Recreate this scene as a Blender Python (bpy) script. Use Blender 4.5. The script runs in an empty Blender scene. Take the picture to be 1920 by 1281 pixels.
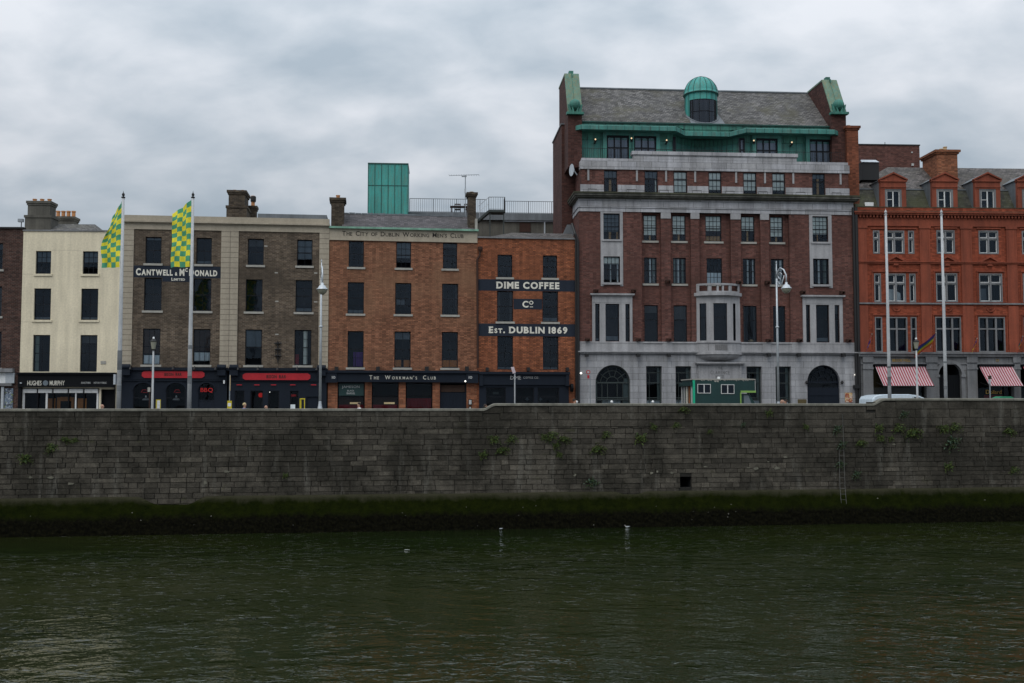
import bpy, math, random
from mathutils import Vector
random.seed(7)
R = math.radians
sc = bpy.context.scene
C = sc.collection
# ---------------------------------------------------------------- camera
F_PX = 2000.0; HOR = 762.0; CAMZ = 1.55
PITCH = math.atan((HOR - 640.5) / F_PX)
cd = bpy.data.cameras.new('camera'); cam = bpy.data.objects.new('camera', cd); C.objects.link(cam)
cam.location = (0, 0, CAMZ); cam.rotation_euler = (R(90) + PITCH, 0, 0)
cd.sensor_width = 36; cd.lens = 36 * F_PX / 1920; cd.clip_end = 6000; cd.clip_start = .2
sc.camera = cam
# ---------------------------------------------------------------- sky + sun
W = bpy.data.worlds.new('World'); sc.world = W; W.use_nodes = True
nt = W.node_tree; nt.nodes.clear()
def wn(t, **k):
    n = nt.nodes.new(t)
    for a, b in k.items(): setattr(n, a, b)
    return n
def wl(a, b): nt.links.new(a, b)
SUN_EL, SUN_AZ = 52, 205          # high, behind the camera and a little to the left
sky = wn('ShaderNodeTexSky', sky_type='NISHITA', sun_disc=False)
sky.sun_elevation = R(SUN_EL); sky.sun_rotation = R(SUN_AZ)
bg1 = wn('ShaderNodeBackground'); bg1.inputs[1].default_value = .08; wl(sky.outputs[0], bg1.inputs[0])
tc = wn('ShaderNodeTexCoord'); sep = wn('ShaderNodeSeparateXYZ'); wl(tc.outputs['Generated'], sep.inputs[0])
def wmath(op, a, b=None, c=None):
    n = wn('ShaderNodeMath', operation=op)
    for i, x in enumerate((a, b, c)):
        if x is None: continue
        if hasattr(x, 'links'): wl(x, n.inputs[i])
        else: n.inputs[i].default_value = x
    return n.outputs[0]
zc = wmath('MAXIMUM', sep.outputs[2], 0.0)
den = wmath('ADD', zc, .42)
cx = wmath('DIVIDE', sep.outputs[0], den); cy = wmath('DIVIDE', sep.outputs[1], den)
comb = wn('ShaderNodeCombineXYZ'); wl(cx, comb.inputs[0]); wl(cy, comb.inputs[1])
mp = wn('ShaderNodeMapping'); wl(comb.outputs[0], mp.inputs[0]); mp.inputs['Rotation'].default_value = (0, 0, R(28)); mp.inputs['Scale'].default_value = (1.0, 1.35, 1)
mp.inputs['Location'].default_value = (3.1, 1.2, 0)
n1 = wn('ShaderNodeTexNoise'); wl(mp.outputs[0], n1.inputs['Vector']); n1.inputs['Scale'].default_value = 1.9; n1.inputs['Detail'].default_value = 7; n1.inputs['Roughness'].default_value = .46; n1.inputs['Distortion'].default_value = .15
n2 = wn('ShaderNodeTexNoise'); wl(mp.outputs[0], n2.inputs['Vector']); n2.inputs['Scale'].default_value = 6.0; n2.inputs['Detail'].default_value = 8; n2.inputs['Roughness'].default_value = .5; n2.inputs['Distortion'].default_value = .2
mixn = wmath('MULTIPLY_ADD', n2.outputs[0], .46, wmath('MULTIPLY', n1.outputs[0], .54))
cr = wn('ShaderNodeValToRGB'); wl(mixn, cr.inputs[0])
e = cr.color_ramp.elements
e[0].position = .40; e[0].color = (.318, .374, .43, 1)
e[1].position = .615; e[1].color = (.57, .595, .635, 1)
m = cr.color_ramp.elements.new(.49); m.color = (.412, .458, .508, 1)
# an overcast sky is brighter overhead than at the horizon
lift = wmath('MULTIPLY_ADD', zc, 2.2, .78)
bg2 = wn('ShaderNodeBackground'); wl(cr.outputs[0], bg2.inputs[0]); wl(lift, bg2.inputs[1])
mx = wn('ShaderNodeMixShader'); mx.inputs[0].default_value = .93; wl(bg1.outputs[0], mx.inputs[1]); wl(bg2.outputs[0], mx.inputs[2])
wo = wn('ShaderNodeOutputWorld'); wl(mx.outputs[0], wo.inputs[0])
sd = bpy.data.lights.new('sun', 'SUN'); sd.energy = 1.2; sd.angle = R(45); sd.color = (1, .93, .82)
so = bpy.data.objects.new('sun', sd); C.objects.link(so)
_d = Vector((math.sin(R(SUN_AZ)) * math.cos(R(SUN_EL)), math.cos(R(SUN_AZ)) * math.cos(R(SUN_EL)), math.sin(R(SUN_EL))))
so.rotation_euler = _d.to_track_quat('Z', 'Y').to_euler()
sc.view_settings.view_transform = 'Standard'; sc.view_settings.look = 'None'; sc.view_settings.exposure = 0.0; sc.view_settings.gamma = 1
sc.render.engine = 'CYCLES'
sc.cycles.max_bounces = 6; sc.cycles.transparent_max_bounces = 8; sc.cycles.diffuse_bounces = 3; sc.cycles.glossy_bounces = 3
# ---------------------------------------------------------------- materials
MATS = {}
def _new(name):
    mt = bpy.data.materials.new(name); mt.use_nodes = True
    n = mt.node_tree; b = n.nodes['Principled BSDF']; MATS[name] = mt
    return mt, n, b
class NT:
    def __init__(s, n): s.n = n
    def node(s, t, ins=None, **k):
        x = s.n.nodes.new(t)
        for a, b in k.items(): setattr(x, a, b)
        for a, b in (ins or {}).items():
            if hasattr(b, 'links'): s.n.links.new(b, x.inputs[a])
            else: x.inputs[a].default_value = b
        return x
    def math(s, op, *a):
        return s.node('ShaderNodeMath', {i: v for i, v in enumerate(a)}, operation=op).outputs[0]
    def mix(s, f, a, b, mode='MIX'):
        x = s.node('ShaderNodeMix', data_type='RGBA', blend_type=mode)
        for i, v in ((0, f), (6, a), (7, b)):
            if hasattr(v, 'links'): s.n.links.new(v, x.inputs[i])
            else: x.inputs[i].default_value = v if i == 0 else (*v[:3], 1)
        return x.outputs[2]
    def noise(s, vec, scale, detail=5, rough=.55, dist=0.):
        return s.node('ShaderNodeTexNoise', {'Vector': vec, 'Scale': scale, 'Detail': detail, 'Roughness': rough, 'Distortion': dist}).outputs[0]
    def scale(s, vec, sx, sy, sz):
        return s.node('ShaderNodeMapping', {0: vec, 'Scale': (sx, sy, sz)}).outputs[0]
    def rng(s, v, a, b, c=0., d=1.):
        return s.node('ShaderNodeMapRange', {0: v, 1: a, 2: b, 3: c, 4: d}).outputs[0]
def coords(T): return T.node('ShaderNodeTexCoord').outputs['Object']
def face_uv(T, co):
    s = T.node('ShaderNodeSeparateXYZ', {0: co})
    return T.node('ShaderNodeCombineXYZ', {0: T.math('ADD', s.outputs[0], s.outputs[1]), 1: s.outputs[2]}).outputs[0]
def gray(T, v):
    return T.node('ShaderNodeCombineXYZ', {0: v, 1: v, 2: v}).outputs[0]
def weather(T, col, co, amt=.3, streak=.25):
    big = T.rng(T.noise(co, .45, 6, .6), .3, .72, 1 - amt, 1 + amt * .55)
    st = T.rng(T.noise(T.scale(co, 2.2, 2.2, .16), 1.2, 5, .6), .35, .7, 1 - streak, 1 + streak * .3)
    f = T.rng(T.noise(co, 9, 6, .7), .3, .7, .86, 1.12)
    k = T.math('MULTIPLY', T.math('MULTIPLY', big, st), f)
    return T.mix(1., col, gray(T, k), 'MULTIPLY')
def plain(name, col, rough=.75, var=.15, streak=.12, bump=.1, metal=0., spec=.4):
    mt, n, b = _new(name); T = NT(n); co = coords(T)
    n.links.new(weather(T, T.mix(0., col, col), co, var, streak), b.inputs['Base Color'])
    b.inputs['Roughness'].default_value = rough; b.inputs['Metallic'].default_value = metal
    b.inputs['Specular IOR Level'].default_value = spec
    if bump:
        bp = T.node('ShaderNodeBump', {'Strength': bump, 'Distance': .02, 'Height': T.noise(co, 14, 6, .65)})
        n.links.new(bp.outputs[0], b.inputs['Normal'])
    return mt
def brick(name, c1, c2, mortar, bw=.235, bh=.088, ms=.015, amt=.28, streak=.22, soot=None, bump=.5, off=.5, cv=(.66, 1.3)):
    mt, n, b = _new(name); T = NT(n); co = coords(T); uv = face_uv(T, co)
    wob = T.node('ShaderNodeVectorMath', {0: uv, 1: T.node('ShaderNodeVectorMath', {0: T.node('ShaderNodeTexNoise', {'Vector': co, 'Scale': 1.3}).outputs['Color'], 'Scale': .02}, operation='SCALE').outputs[0]}, operation='ADD').outputs[0]
    br = T.node('ShaderNodeTexBrick', {'Vector': wob, 'Color1': (*c1, 1), 'Color2': (*c2, 1), 'Mortar': (*mortar, 1), 'Scale': 1., 'Mortar Size': ms, 'Mortar Smooth': .3, 'Bias': 0., 'Brick Width': bw, 'Row Height': bh})
    br.offset = off
    col = br.outputs[0]
    # odd bricks and small patches
    cell = T.node('ShaderNodeTexWhiteNoise', {'Vector': T.node('ShaderNodeVectorMath', {0: T.scale(uv, 1 / bw, 1 / bh, 1)}, operation='FLOOR').outputs[0]}, noise_dimensions='2D').outputs[0]
    col = T.mix(1., col, gray(T, T.rng(cell, 0, 1, *cv)), 'MULTIPLY')
    if soot:
        col = T.mix(T.rng(T.noise(co, .28, 7, .65, .4), .46, .66, 0, .75), col, soot)
    n.links.new(weather(T, col, co, amt, streak), b.inputs['Base Color'])
    b.inputs['Roughness'].default_value = .9; b.inputs['Specular IOR Level'].default_value = .25
    bp = T.node('ShaderNodeBump', {'Strength': bump, 'Distance': .012, 'Height': T.math('SUBTRACT', 1., br.outputs[1])})
    n.links.new(bp.outputs[0], b.inputs['Normal'])
    return mt
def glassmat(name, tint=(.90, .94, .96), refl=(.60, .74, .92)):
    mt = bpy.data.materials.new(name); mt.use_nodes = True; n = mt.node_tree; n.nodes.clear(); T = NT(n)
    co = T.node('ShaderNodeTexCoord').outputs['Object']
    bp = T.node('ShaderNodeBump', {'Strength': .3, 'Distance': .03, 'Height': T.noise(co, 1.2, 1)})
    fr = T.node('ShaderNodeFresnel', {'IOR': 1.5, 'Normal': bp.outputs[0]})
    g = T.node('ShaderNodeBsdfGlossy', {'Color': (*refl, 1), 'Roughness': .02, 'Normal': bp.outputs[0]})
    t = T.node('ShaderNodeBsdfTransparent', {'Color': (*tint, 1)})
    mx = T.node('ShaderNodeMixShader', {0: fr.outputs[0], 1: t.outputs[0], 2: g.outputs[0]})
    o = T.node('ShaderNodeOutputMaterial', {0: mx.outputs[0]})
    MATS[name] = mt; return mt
def emit(name, col, st):
    mt, n, b = _new(name); b.inputs['Base Color'].default_value = (*col, 1)
    b.inputs['Emission Color'].default_value = (*col, 1); b.inputs['Emission Strength'].default_value = st
    return mt
brick('brick_maroon', (.085, .036, .026), (.055, .026, .022), (.10, .08, .07))
brick('brick_brown', (.135, .098, .068), (.080, .056, .042), (.17, .145, .115), soot=(.070, .056, .043), amt=.26)
brick('brick_sandy', (.33, .142, .078), (.235, .096, .054), (.13, .075, .052), soot=(.25, .135, .08), amt=.16)
brick('brick_orange', (.40, .130, .056), (.26, .080, .038), (.11, .06, .042), soot=(.26, .095, .048), amt=.26, streak=.3)
brick('brick_wine', (.165, .060, .048), (.108, .041, .036), (.125, .088, .075), soot=(.110, .052, .043), amt=.2, ms=.014)
brick('brick_wine_dark', (.10, .036, .029), (.068, .026, .023), (.07, .046, .04), amt=.25)
brick('brick_red', (.325, .076, .038), (.245, .056, .028), (.20, .062, .038), amt=.18, streak=.25, soot=(.24, .055, .028), ms=.009)
brick('brick_stack', (.10, .075, .05), (.055, .042, .032), (.10, .085, .07), amt=.4)
brick('brick_rust', (.24, .075, .038), (.17, .052, .028), (.16, .07, .045), amt=.25, soot=(.12, .045, .028))
brick('brick_tan', (.32, .11, .05), (.24, .075, .036), (.2, .12, .08), amt=.2)
plain('red_terracotta', (.26, .062, .031), .8, .25, .35)
plain('cream_render', (.74, .665, .50), .85, .12, .16, .05)
plain('beige_render', (.38, .335, .265), .85, .10, .14, .05)
plain('render_joint', (.15, .125, .10), .9)
plain('grey_render', (.12, .115, .10), .9, .35, .35)
brick('ashlar', (.385, .39, .41), (.34, .345, .365), (.16, .16, .165), bw=1.15, bh=.42, ms=.012, amt=.18, streak=.3, bump=.25, cv=(.9, 1.08))
brick('ashlar_pale', (.46, .465, .50), (.37, .37, .385), (.15, .15, .155), bw=1.05, bh=.40, ms=.014, amt=.24, streak=.3, bump=.25, cv=(.9, 1.08))
brick('ashlar_grey', (.22, .225, .235), (.18, .185, .19), (.10, .10, .10), bw=1.0, bh=.45, ms=.012, amt=.2, streak=.3, bump=.25, cv=(.9, 1.08))
plain('stone_smooth', (.36, .36, .375), .8, .2, .25)
plain('stone_dirty', (.15, .15, .13), .9, .5, .5)
plain('stone_mossy', (.075, .078, .05), .95, .5, .4)
plain('stone_sill', (.36, .35, .32), .85, .15, .1)
plain('stone_carved', (.17, .17, .175), .9)
plain('granite_grey', (.20, .205, .215), .8, .25, .3)
plain('navy_paint', (.011, .016, .026), .6, .12, .1, .03, 0., .15)
plain('black_paint', (.005, .006, .008), .6, .1, .05, .03, 0., .12)
plain('sign_navy', (.022, .029, .044), .8, .15, .1, .1, 0., .15)
plain('sign_white', (.72, .70, .62), .8, .12, .1)
plain('pale_letters', (.45, .46, .46), .7)
plain('black_letters', (.02, .018, .016), .8)
plain('gold_letters', (.42, .26, .06), .5)
plain('red_paint', (.42, .012, .022), .55, .08, .05)
plain('dark_frame', (.009, .011, .016), .6, .1, .05, 0, 0., .2)
plain('white_frame', (.62, .63, .63), .5, .06, .05, 0)
plain('interior_dark', (.007, .009, .013), .95, .4, .1, 0)
plain('blind_white', (.84, .88, .82), .9, .06, .12, 0)
plain('blind_grey', (.14, .17, .20), .9, .1, .2, 0)
plain('curtain_white', (.76, .84, .88), .9, .1, .2, 0)
plain('sticker_grey', (.26, .28, .30), .8, .6, .5, 0)
plain('net_grey', (.24, .27, .33), .9, .15, .3, 0)
plain('curtain_dim', (.055, .06, .065), .9, .3, .4, 0)
plain('curtain_tan_glow', (.50, .30, .12), .9, .1, .2, 0)  # tan curtain colour with the warm lamp glow put into it
plain('curtain_green', (.20, .26, .25), .9, .1, .2, 0)
plain('curtain_brown', (.05, .028, .02), .9, .1, .2, 0)
plain('curtain_red', (.30, .02, .03), .9, .15, .25, 0)
plain('purple_cloth', (.10, .03, .22), .9, .1, .2, 0)
plain('orange_wood', (.55, .22, .06), .6, .2, .2, 0)
plain('steel_grey', (.30, .33, .36), .45, .15, .1, 0, .4)
plain('galvanised', (.50, .54, .58), .42, .12, .12, 0, .3)
plain('pole_grey', (.48, .50, .52), .6, .25, .3, .1)
plain('black_iron', (.012, .012, .013), .5, .1, .1, 0)
plain('rust_brown', (.05, .022, .015), .8, .3, .2)
plain('steel_teal', (.035, .048, .048), .6)
plain('pot_orange', (.55, .25, .10), .8, .2, .2)
plain('pot_buff', (.55, .42, .24), .8, .2, .2)
plain('mint_copper', (.22, .42, .32), .7, .3, .4)
plain('lead_grey', (.16, .18, .20), .6, .25, .3)
plain('glass_milky', (.30, .30, .24), .3)
plain('white_plastic', (.75, .77, .78), .35, .05, .03, 0)
plain('truck_green', (.011, .042, .042), .45, .12, .1, .03)
plain('truck_lime', (.24, .42, .10), .5, .15)
plain('truck_mint', (.01, .42, .24), .5, .1)
plain('van_white', (.62, .72, .80), .25, .05, .05, 0, 0., .6)
plain('tyre', (.012, .012, .012), .9)
plain('yellow_paint', (.62, .50, .03), .5)
plain('bin_green', (.03, .25, .13), .5)
plain('poster_warm', (.40, .16, .07), .6, .8, .1)
plain('brown_board', (.10, .075, .03), .7)
plain('road_asphalt', (.05, .05, .052), .9, .25, .1)
plain('paving', (.17, .165, .155), .9, .25, .1)
plain('ground_mat', (.07, .07, .065), .95, .3)
plain('line_yellow', (.55, .42, .04), .8); plain('line_white', (.7, .7, .68), .8)
glassmat('glass'); glassmat('glass_dim_reflection', (.8, .84, .86), (.35, .42, .5))  # reflections dimmed in colour for unmodelled houses opposite, darker at street level
emit('lamp_glow', (1, .72, .42), 1.0); emit('neon_red', (1, .03, .02), .22); emit('neon_dim', (.5, .02, .02), .10); emit('lamp_white', (1, .95, .85), 1.6)
# copper with standing seams done as geometry; patina here
def copper(name, c1, c2, c3):
    mt, n, b = _new(name); T = NT(n); co = coords(T)
    a = T.noise(T.scale(co, 1, 1, .35), .9, 6, .6, .5); k = T.noise(T.scale(co, 3, 3, .5), 2.2, 6, .65)
    col = T.mix(T.rng(a, .35, .65), c1, c2); col = T.mix(T.rng(k, .44, .66, 0, .8), col, c3)
    n.links.new(weather(T, col, co, .18, .22), b.inputs['Base Color']); b.inputs['Roughness'].default_value = .65
    return mt
copper('copper_green', (.034, .20, .178), (.058, .26, .225), (.085, .165, .14))
copper('copper_dark', (.035, .19, .15), (.05, .235, .18), (.03, .09, .075))
copper('copper_bright', (.038, .32, .295), (.058, .38, .34), (.10, .25, .21))
copper('copper_pale', (.085, .20, .155), (.135, .225, .155), (.19, .185, .09))
copper('copper_seam', (.012, .085, .07), (.014, .08, .07), (.02, .05, .05))
def slate(name, c1, c2, moss, rows=.22):
    mt, n, b = _new(name); T = NT(n); co = coords(T)
    s = T.node('ShaderNodeSeparateXYZ', {0: co})
    uv = T.node('ShaderNodeCombineXYZ', {0: s.outputs[0], 1: T.math('MULTIPLY_ADD', s.outputs[2], 1.0, T.math('MULTIPLY', s.outputs[1], .6))}).outputs[0]
    br = T.node('ShaderNodeTexBrick', {'Vector': uv, 'Color1': (*c1, 1), 'Color2': (*c2, 1), 'Mortar': (.03, .03, .032, 1), 'Scale': 1., 'Mortar Size': .018, 'Mortar Smooth': .2, 'Brick Width': .26, 'Row Height': rows})
    cell = T.node('ShaderNodeTexWhiteNoise', {'Vector': T.node('ShaderNodeVectorMath', {0: T.scale(uv, 1 / .26, 1 / rows, 1)}, operation='FLOOR').outputs[0]}, noise_dimensions='2D').outputs[0]
    col = T.mix(1., br.outputs[0], gray(T, T.rng(cell, 0, 1, .5, 1.5)), 'MULTIPLY')
    col = T.mix(T.rng(T.noise(co, .55, 8, .7, .3), .48, .66, 0, .8), col, moss)
    col = T.mix(T.rng(T.noise(co, 8, 8, .8), .60, .70, 0, .6), col, (.26, .26, .25))
    n.links.new(weather(T, col, co, .22, .1), b.inputs['Base Color']); b.inputs['Roughness'].default_value = .8
    bp = T.node('ShaderNodeBump', {'Strength': .5, 'Distance': .02, 'Height': T.math('SUBTRACT', 1., br.outputs[1])}); n.links.new(bp.outputs[0], b.inputs['Normal'])
    return mt
slate('slate_grey', (.145, .138, .132), (.085, .082, .083), (.070, .066, .040), .19)
slate('slate_plum', (.085, .072, .078), (.055, .048, .052), (.06, .05, .05))
slate('slate_brown', (.12, .105, .10), (.08, .072, .07), (.07, .062, .045))
slate('slate_mossy', (.06, .06, .045), (.04, .042, .03), (.05, .055, .018))
# ---------------------------------------------------------------- mesh helpers
class MB:
    def __init__(s): s.v = []; s.f = []; s.m = []
    def poly(s, pts, m=0):
        i = len(s.v); s.v += [tuple(p) for p in pts]; s.f.append(tuple(range(i, i + len(pts)))); s.m.append(m); return s
    def box(s, x0, x1, y0, y1, z0, z1, m=0):
        i = len(s.v)
        s.v += [(x0, y0, z0), (x1, y0, z0), (x1, y1, z0), (x0, y1, z0), (x0, y0, z1), (x1, y0, z1), (x1, y1, z1), (x0, y1, z1)]
        for q in ((0, 1, 5, 4), (1, 2, 6, 5), (2, 3, 7, 6), (3, 0, 4, 7), (4, 5, 6, 7), (3, 2, 1, 0)):
            s.f.append(tuple(i + k for k in q)); s.m.append(m)
        return s
    def prism(s, pts, d, m=0):
        a = [Vector(p) for p in pts]; b = [p + Vector(d) for p in a]; n = len(a)
        s.poly(a[::-1], m); s.poly(b, m)
        for k in range(n): s.poly([a[k], a[(k + 1) % n], b[(k + 1) % n], b[k]], m)
        return s
    def tube(s, path, rad, n=8, m=0, caps=True):
        path = [Vector(p) for p in path]
        if not hasattr(rad, '__len__'): rad = [rad] * len(path)
        rings = []
        ref = None
        for k, p in enumerate(path):
            a = path[max(k - 1, 0)]; b = path[min(k + 1, len(path) - 1)]
            t = (b - a).normalized()
            if ref is None:
                ref = Vector((1, 0, 0)) if abs(t.x) < .9 else Vector((0, 1, 0))
            x = (ref - t * ref.dot(t)).normalized(); y = t.cross(x); ref = x
            i = len(s.v); s.v += [tuple(p + (x * math.cos(q * 2 * math.pi / n) + y * math.sin(q * 2 * math.pi / n)) * rad[k]) for q in range(n)]
            rings.append(i)
        for k in range(len(path) - 1):
            for q in range(n):
                s.f.append((rings[k] + q, rings[k] + (q + 1) % n, rings[k + 1] + (q + 1) % n, rings[k + 1] + q)); s.m.append(m)
        if caps:
            s.f.append(tuple(rings[0] + q for q in range(n))[::-1]); s.m.append(m)
            s.f.append(tuple(rings[-1] + q for q in range(n))); s.m.append(m)
        return s
    def lathe(s, c, prof, n=24, a0=0, a1=360, m=0):
        full = abs(a1 - a0) >= 359.9; cols = n if full else n + 1; base = len(s.v)
        for r, z in prof:
            for q in range(cols):
                a = R(a0 + (a1 - a0) * q / n); s.v.append((c[0] + r * math.cos(a), c[1] + r * math.sin(a), c[2] + z))
        for k in range(len(prof) - 1):
            for q in range(n):
                q2 = (q + 1) % cols
                s.f.append((base + k * cols + q, base + k * cols + q2, base + (k + 1) * cols + q2, base + (k + 1) * cols + q)); s.m.append(m)
        return s
    def build(s, name, mats, parent=None, smooth=False):
        me = bpy.data.meshes.new(name); me.from_pydata(s.v, [], s.f); me.update()
        if isinstance(mats, str): mats = [mats]
        for x in mats: me.materials.append(MATS[x])
        me.polygons.foreach_set('material_index', s.m)
        if smooth: me.polygons.foreach_set('use_smooth', [True] * len(s.f))
        o = bpy.data.objects.new(name, me); C.objects.link(o)
        if parent: o.parent = parent
        return o
def tag(o, label=None, cat=None, group=None, kind=None):
    if label: o['label'] = label
    if cat: o['category'] = cat
    if group: o['group'] = group
    if kind: o['kind'] = kind
    return o
def empty(name, loc, rz=0):
    o = bpy.data.objects.new(name, None); C.objects.link(o); o.location = loc; o.rotation_euler = (0, 0, rz); o.empty_display_size = .3
    return o
def copy_tree(o, parent=None):
    c = o.copy(); C.objects.link(c)
    if parent: c.parent = parent
    for ch in list(o.children): copy_tree(ch, c)
    return c
# ---------------------------------------------------------------- pixel ray -> point on a real plane of the place
def ray(px, py):
    a = (px - 960) / F_PX; b = (640.5 - py) / F_PX
    return a, math.cos(PITCH) - b * math.sin(PITCH), math.sin(PITCH) + b * math.cos(PITCH)
class Frame:
    def __init__(s, ox, oy, deg):
        s.o = (ox, oy); s.a = R(deg); s.d = (math.cos(s.a), math.sin(s.a)); s.n = (-math.sin(s.a), math.cos(s.a))
    def P(s, px, py, v=0.):
        rx, ry, rz = ray(px, py)
        ox, oy = s.o[0] + s.n[0] * v, s.o[1] + s.n[1] * v
        t = (s.n[0] * ox + s.n[1] * oy) / (s.n[0] * rx + s.n[1] * ry)
        x, y = rx * t, ry * t
        return ((x - s.o[0]) * s.d[0] + (y - s.o[1]) * s.d[1], CAMZ + rz * t)
    def u(s, px, py=640, v=0.): return s.P(px, py, v)[0]
    def z(s, px, py, v=0.): return s.P(px, py, v)[1]
    def rect(s, r, v=0.):
        x0, y0, x1, y1 = r; xm = (x0 + x1) / 2; ym = (y0 + y1) / 2
        return [s.u(x0, ym, v), s.u(x1, ym, v), s.z(xm, y1, v), s.z(xm, y0, v)]
    def world(s, u, v=0., z=0.): return (s.o[0] + s.d[0] * u + s.n[0] * v, s.o[1] + s.d[1] * u + s.n[1] * v, z)
    def root(s, name): return empty(name, (s.o[0], s.o[1], 0), s.a)
def at_px(px, Y, py=600):
    rx, ry, _ = ray(px, py); return rx / ry * Y
def along(frame, px_to, py=600):          # end point of a frame's front at a pixel column
    u = frame.u(px_to, py); return frame.world(u)[:2]
def back_from(pt, deg, px, py=600):       # origin of a front that ends at pt
    f = Frame(pt[0], pt[1], deg); u = f.u(px, py); return f.world(u)[:2]
YC = 70.0; pCD = (at_px(616, YC), YC)
fC = Frame(*back_from(pCD, 7.0, 229), 7.0)
fB = Frame(*back_from(fC.o, 2.3, 39.5), 2.3)
fA = Frame(*back_from(fB.o, 2.3, -170), 2.3)
fD = Frame(*pCD, 7.8)
fE = Frame(*along(fD, 895), 6.4)
fF = Frame(*along(fE, 1086.5), 4.4)
fG = Frame(*along(fF, 1607), 2.7)
wY0 = 53.1; fW = Frame(at_px(-140, wY0 - .5), wY0 - .5, 7.8)
def row(f, rects, v=0.):
    rs = [f.rect(r, v) for r in rects]
    z0 = sum(r[2] for r in rs) / len(rs); z1 = sum(r[3] for r in rs) / len(rs)
    return [(r[0], r[1], z0, z1) for r in rs]
# ---------------------------------------------------------------- lettering
_G = {}
def glyph(ch, bold):
    key = (ch, bold)
    if key not in _G:
        cu = bpy.data.curves.new('g', 'FONT'); cu.body = ch; cu.size = 1; cu.offset = bold; cu.resolution_u = 3
        o = bpy.data.objects.new('g', cu); C.objects.link(o)
        dg = bpy.context.evaluated_depsgraph_get(); me = bpy.data.meshes.new_from_object(o.evaluated_get(dg))
        vs = [(v.co.x, v.co.y) for v in me.vertices]; fs = [tuple(p.vertices) for p in me.polygons]
        bpy.data.objects.remove(o); bpy.data.curves.remove(cu); bpy.data.meshes.remove(me)
        x0 = min(v[0] for v in vs); x1 = max(v[0] for v in vs)
        _G[key] = ([(x - x0, y) for x, y in vs], fs, x1 - x0)
    return _G[key]
def serifs(vs, fs, w, h=.7):
    """small slab feet and caps at the ends of upright stems"""
    return None
def lettering(runs, rect, v, mat, parent, bold=.0, track=.09, name='lettering', slab=0., th=.012, space=.32):
    """runs: [(text, size)] laid on one base line, fitted to rect (u0,u1,z0,z1) at depth v"""
    mb = MB(); x = 0.; top = 0.
    for txt, sz, *up in runs:
        dy = up[0] if up else 0.
        for ch in txt:
            if ch == ' ': x += space * sz; continue
            vs, fs, w = glyph(ch, bold); i = len(mb.v)
            mb.v += [(x + a * sz, 0, dy + b * sz) for a, b in vs]
            for f_ in fs: mb.f.append(tuple(i + k for k in f_)); mb.m.append(0)
            if slab and ch in 'HITDEFLPRKB1':
                s_ = slab * sz; st = s_ * .42; h = .69 * sz
                left = {'T': None, 'W': ('t',), 'V': ('t',), 'U': ('t',), 'A': ('b',), '1': ('b',)}.get(ch, ('t', 'b'))
                def foot(cx0, cx1, where):
                    for q in where:
                        zz = dy if q == 'b' else dy + h - st
                        mb.poly([(cx0, -.0004, zz), (cx1, -.0004, zz), (cx1, -.0004, zz + st), (cx0, -.0004, zz + st)])
                sw = .13 * sz
                if ch == 'T': foot(x + w * sz / 2 - sw, x + w * sz / 2 + sw, ('b',))
                elif ch == '1': foot(x - .02 * sz, x + w * sz + .06 * sz, ('b',))
                elif ch == 'I': foot(x - s_ , x + w * sz + s_, ('t', 'b'))
                else:
                    foot(x - s_, x + sw, left)
                    if ch in 'HMNAWVUKR':
                        foot(x + w * sz - sw, x + w * sz + s_, left if ch not in 'KR' else ('b',))
            x += (w + track) * sz
    zs = [p[2] for p in mb.v]; xs = [p[0] for p in mb.v]
    sx = (rect[1] - rect[0]) / (max(xs) - min(xs)); sz_ = (rect[3] - rect[2]) / (max(zs) - min(zs)); x0 = min(xs); z0 = min(zs)
    vf = [(rect[0] + (p[0] - x0) * sx, v - th + p[1], rect[2] + (p[2] - z0) * sz_) for p in mb.v]
    # give the letters their thickness
    n = len(vf); mb.v = vf + [(p[0], v - .001, p[2]) for p in vf]
    ed = {}
    for f_ in mb.f:
        for k in range(len(f_)):
            a, b = f_[k], f_[(k + 1) % len(f_)]; kk = (min(a, b), max(a, b)); ed[kk] = ed.get(kk, 0) + 1
    for (a, b), c in ed.items():
        if c == 1: mb.f.append((a, b, b + n, a + n)); mb.m.append(0)
    return mb.build(name, mat, parent)
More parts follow.
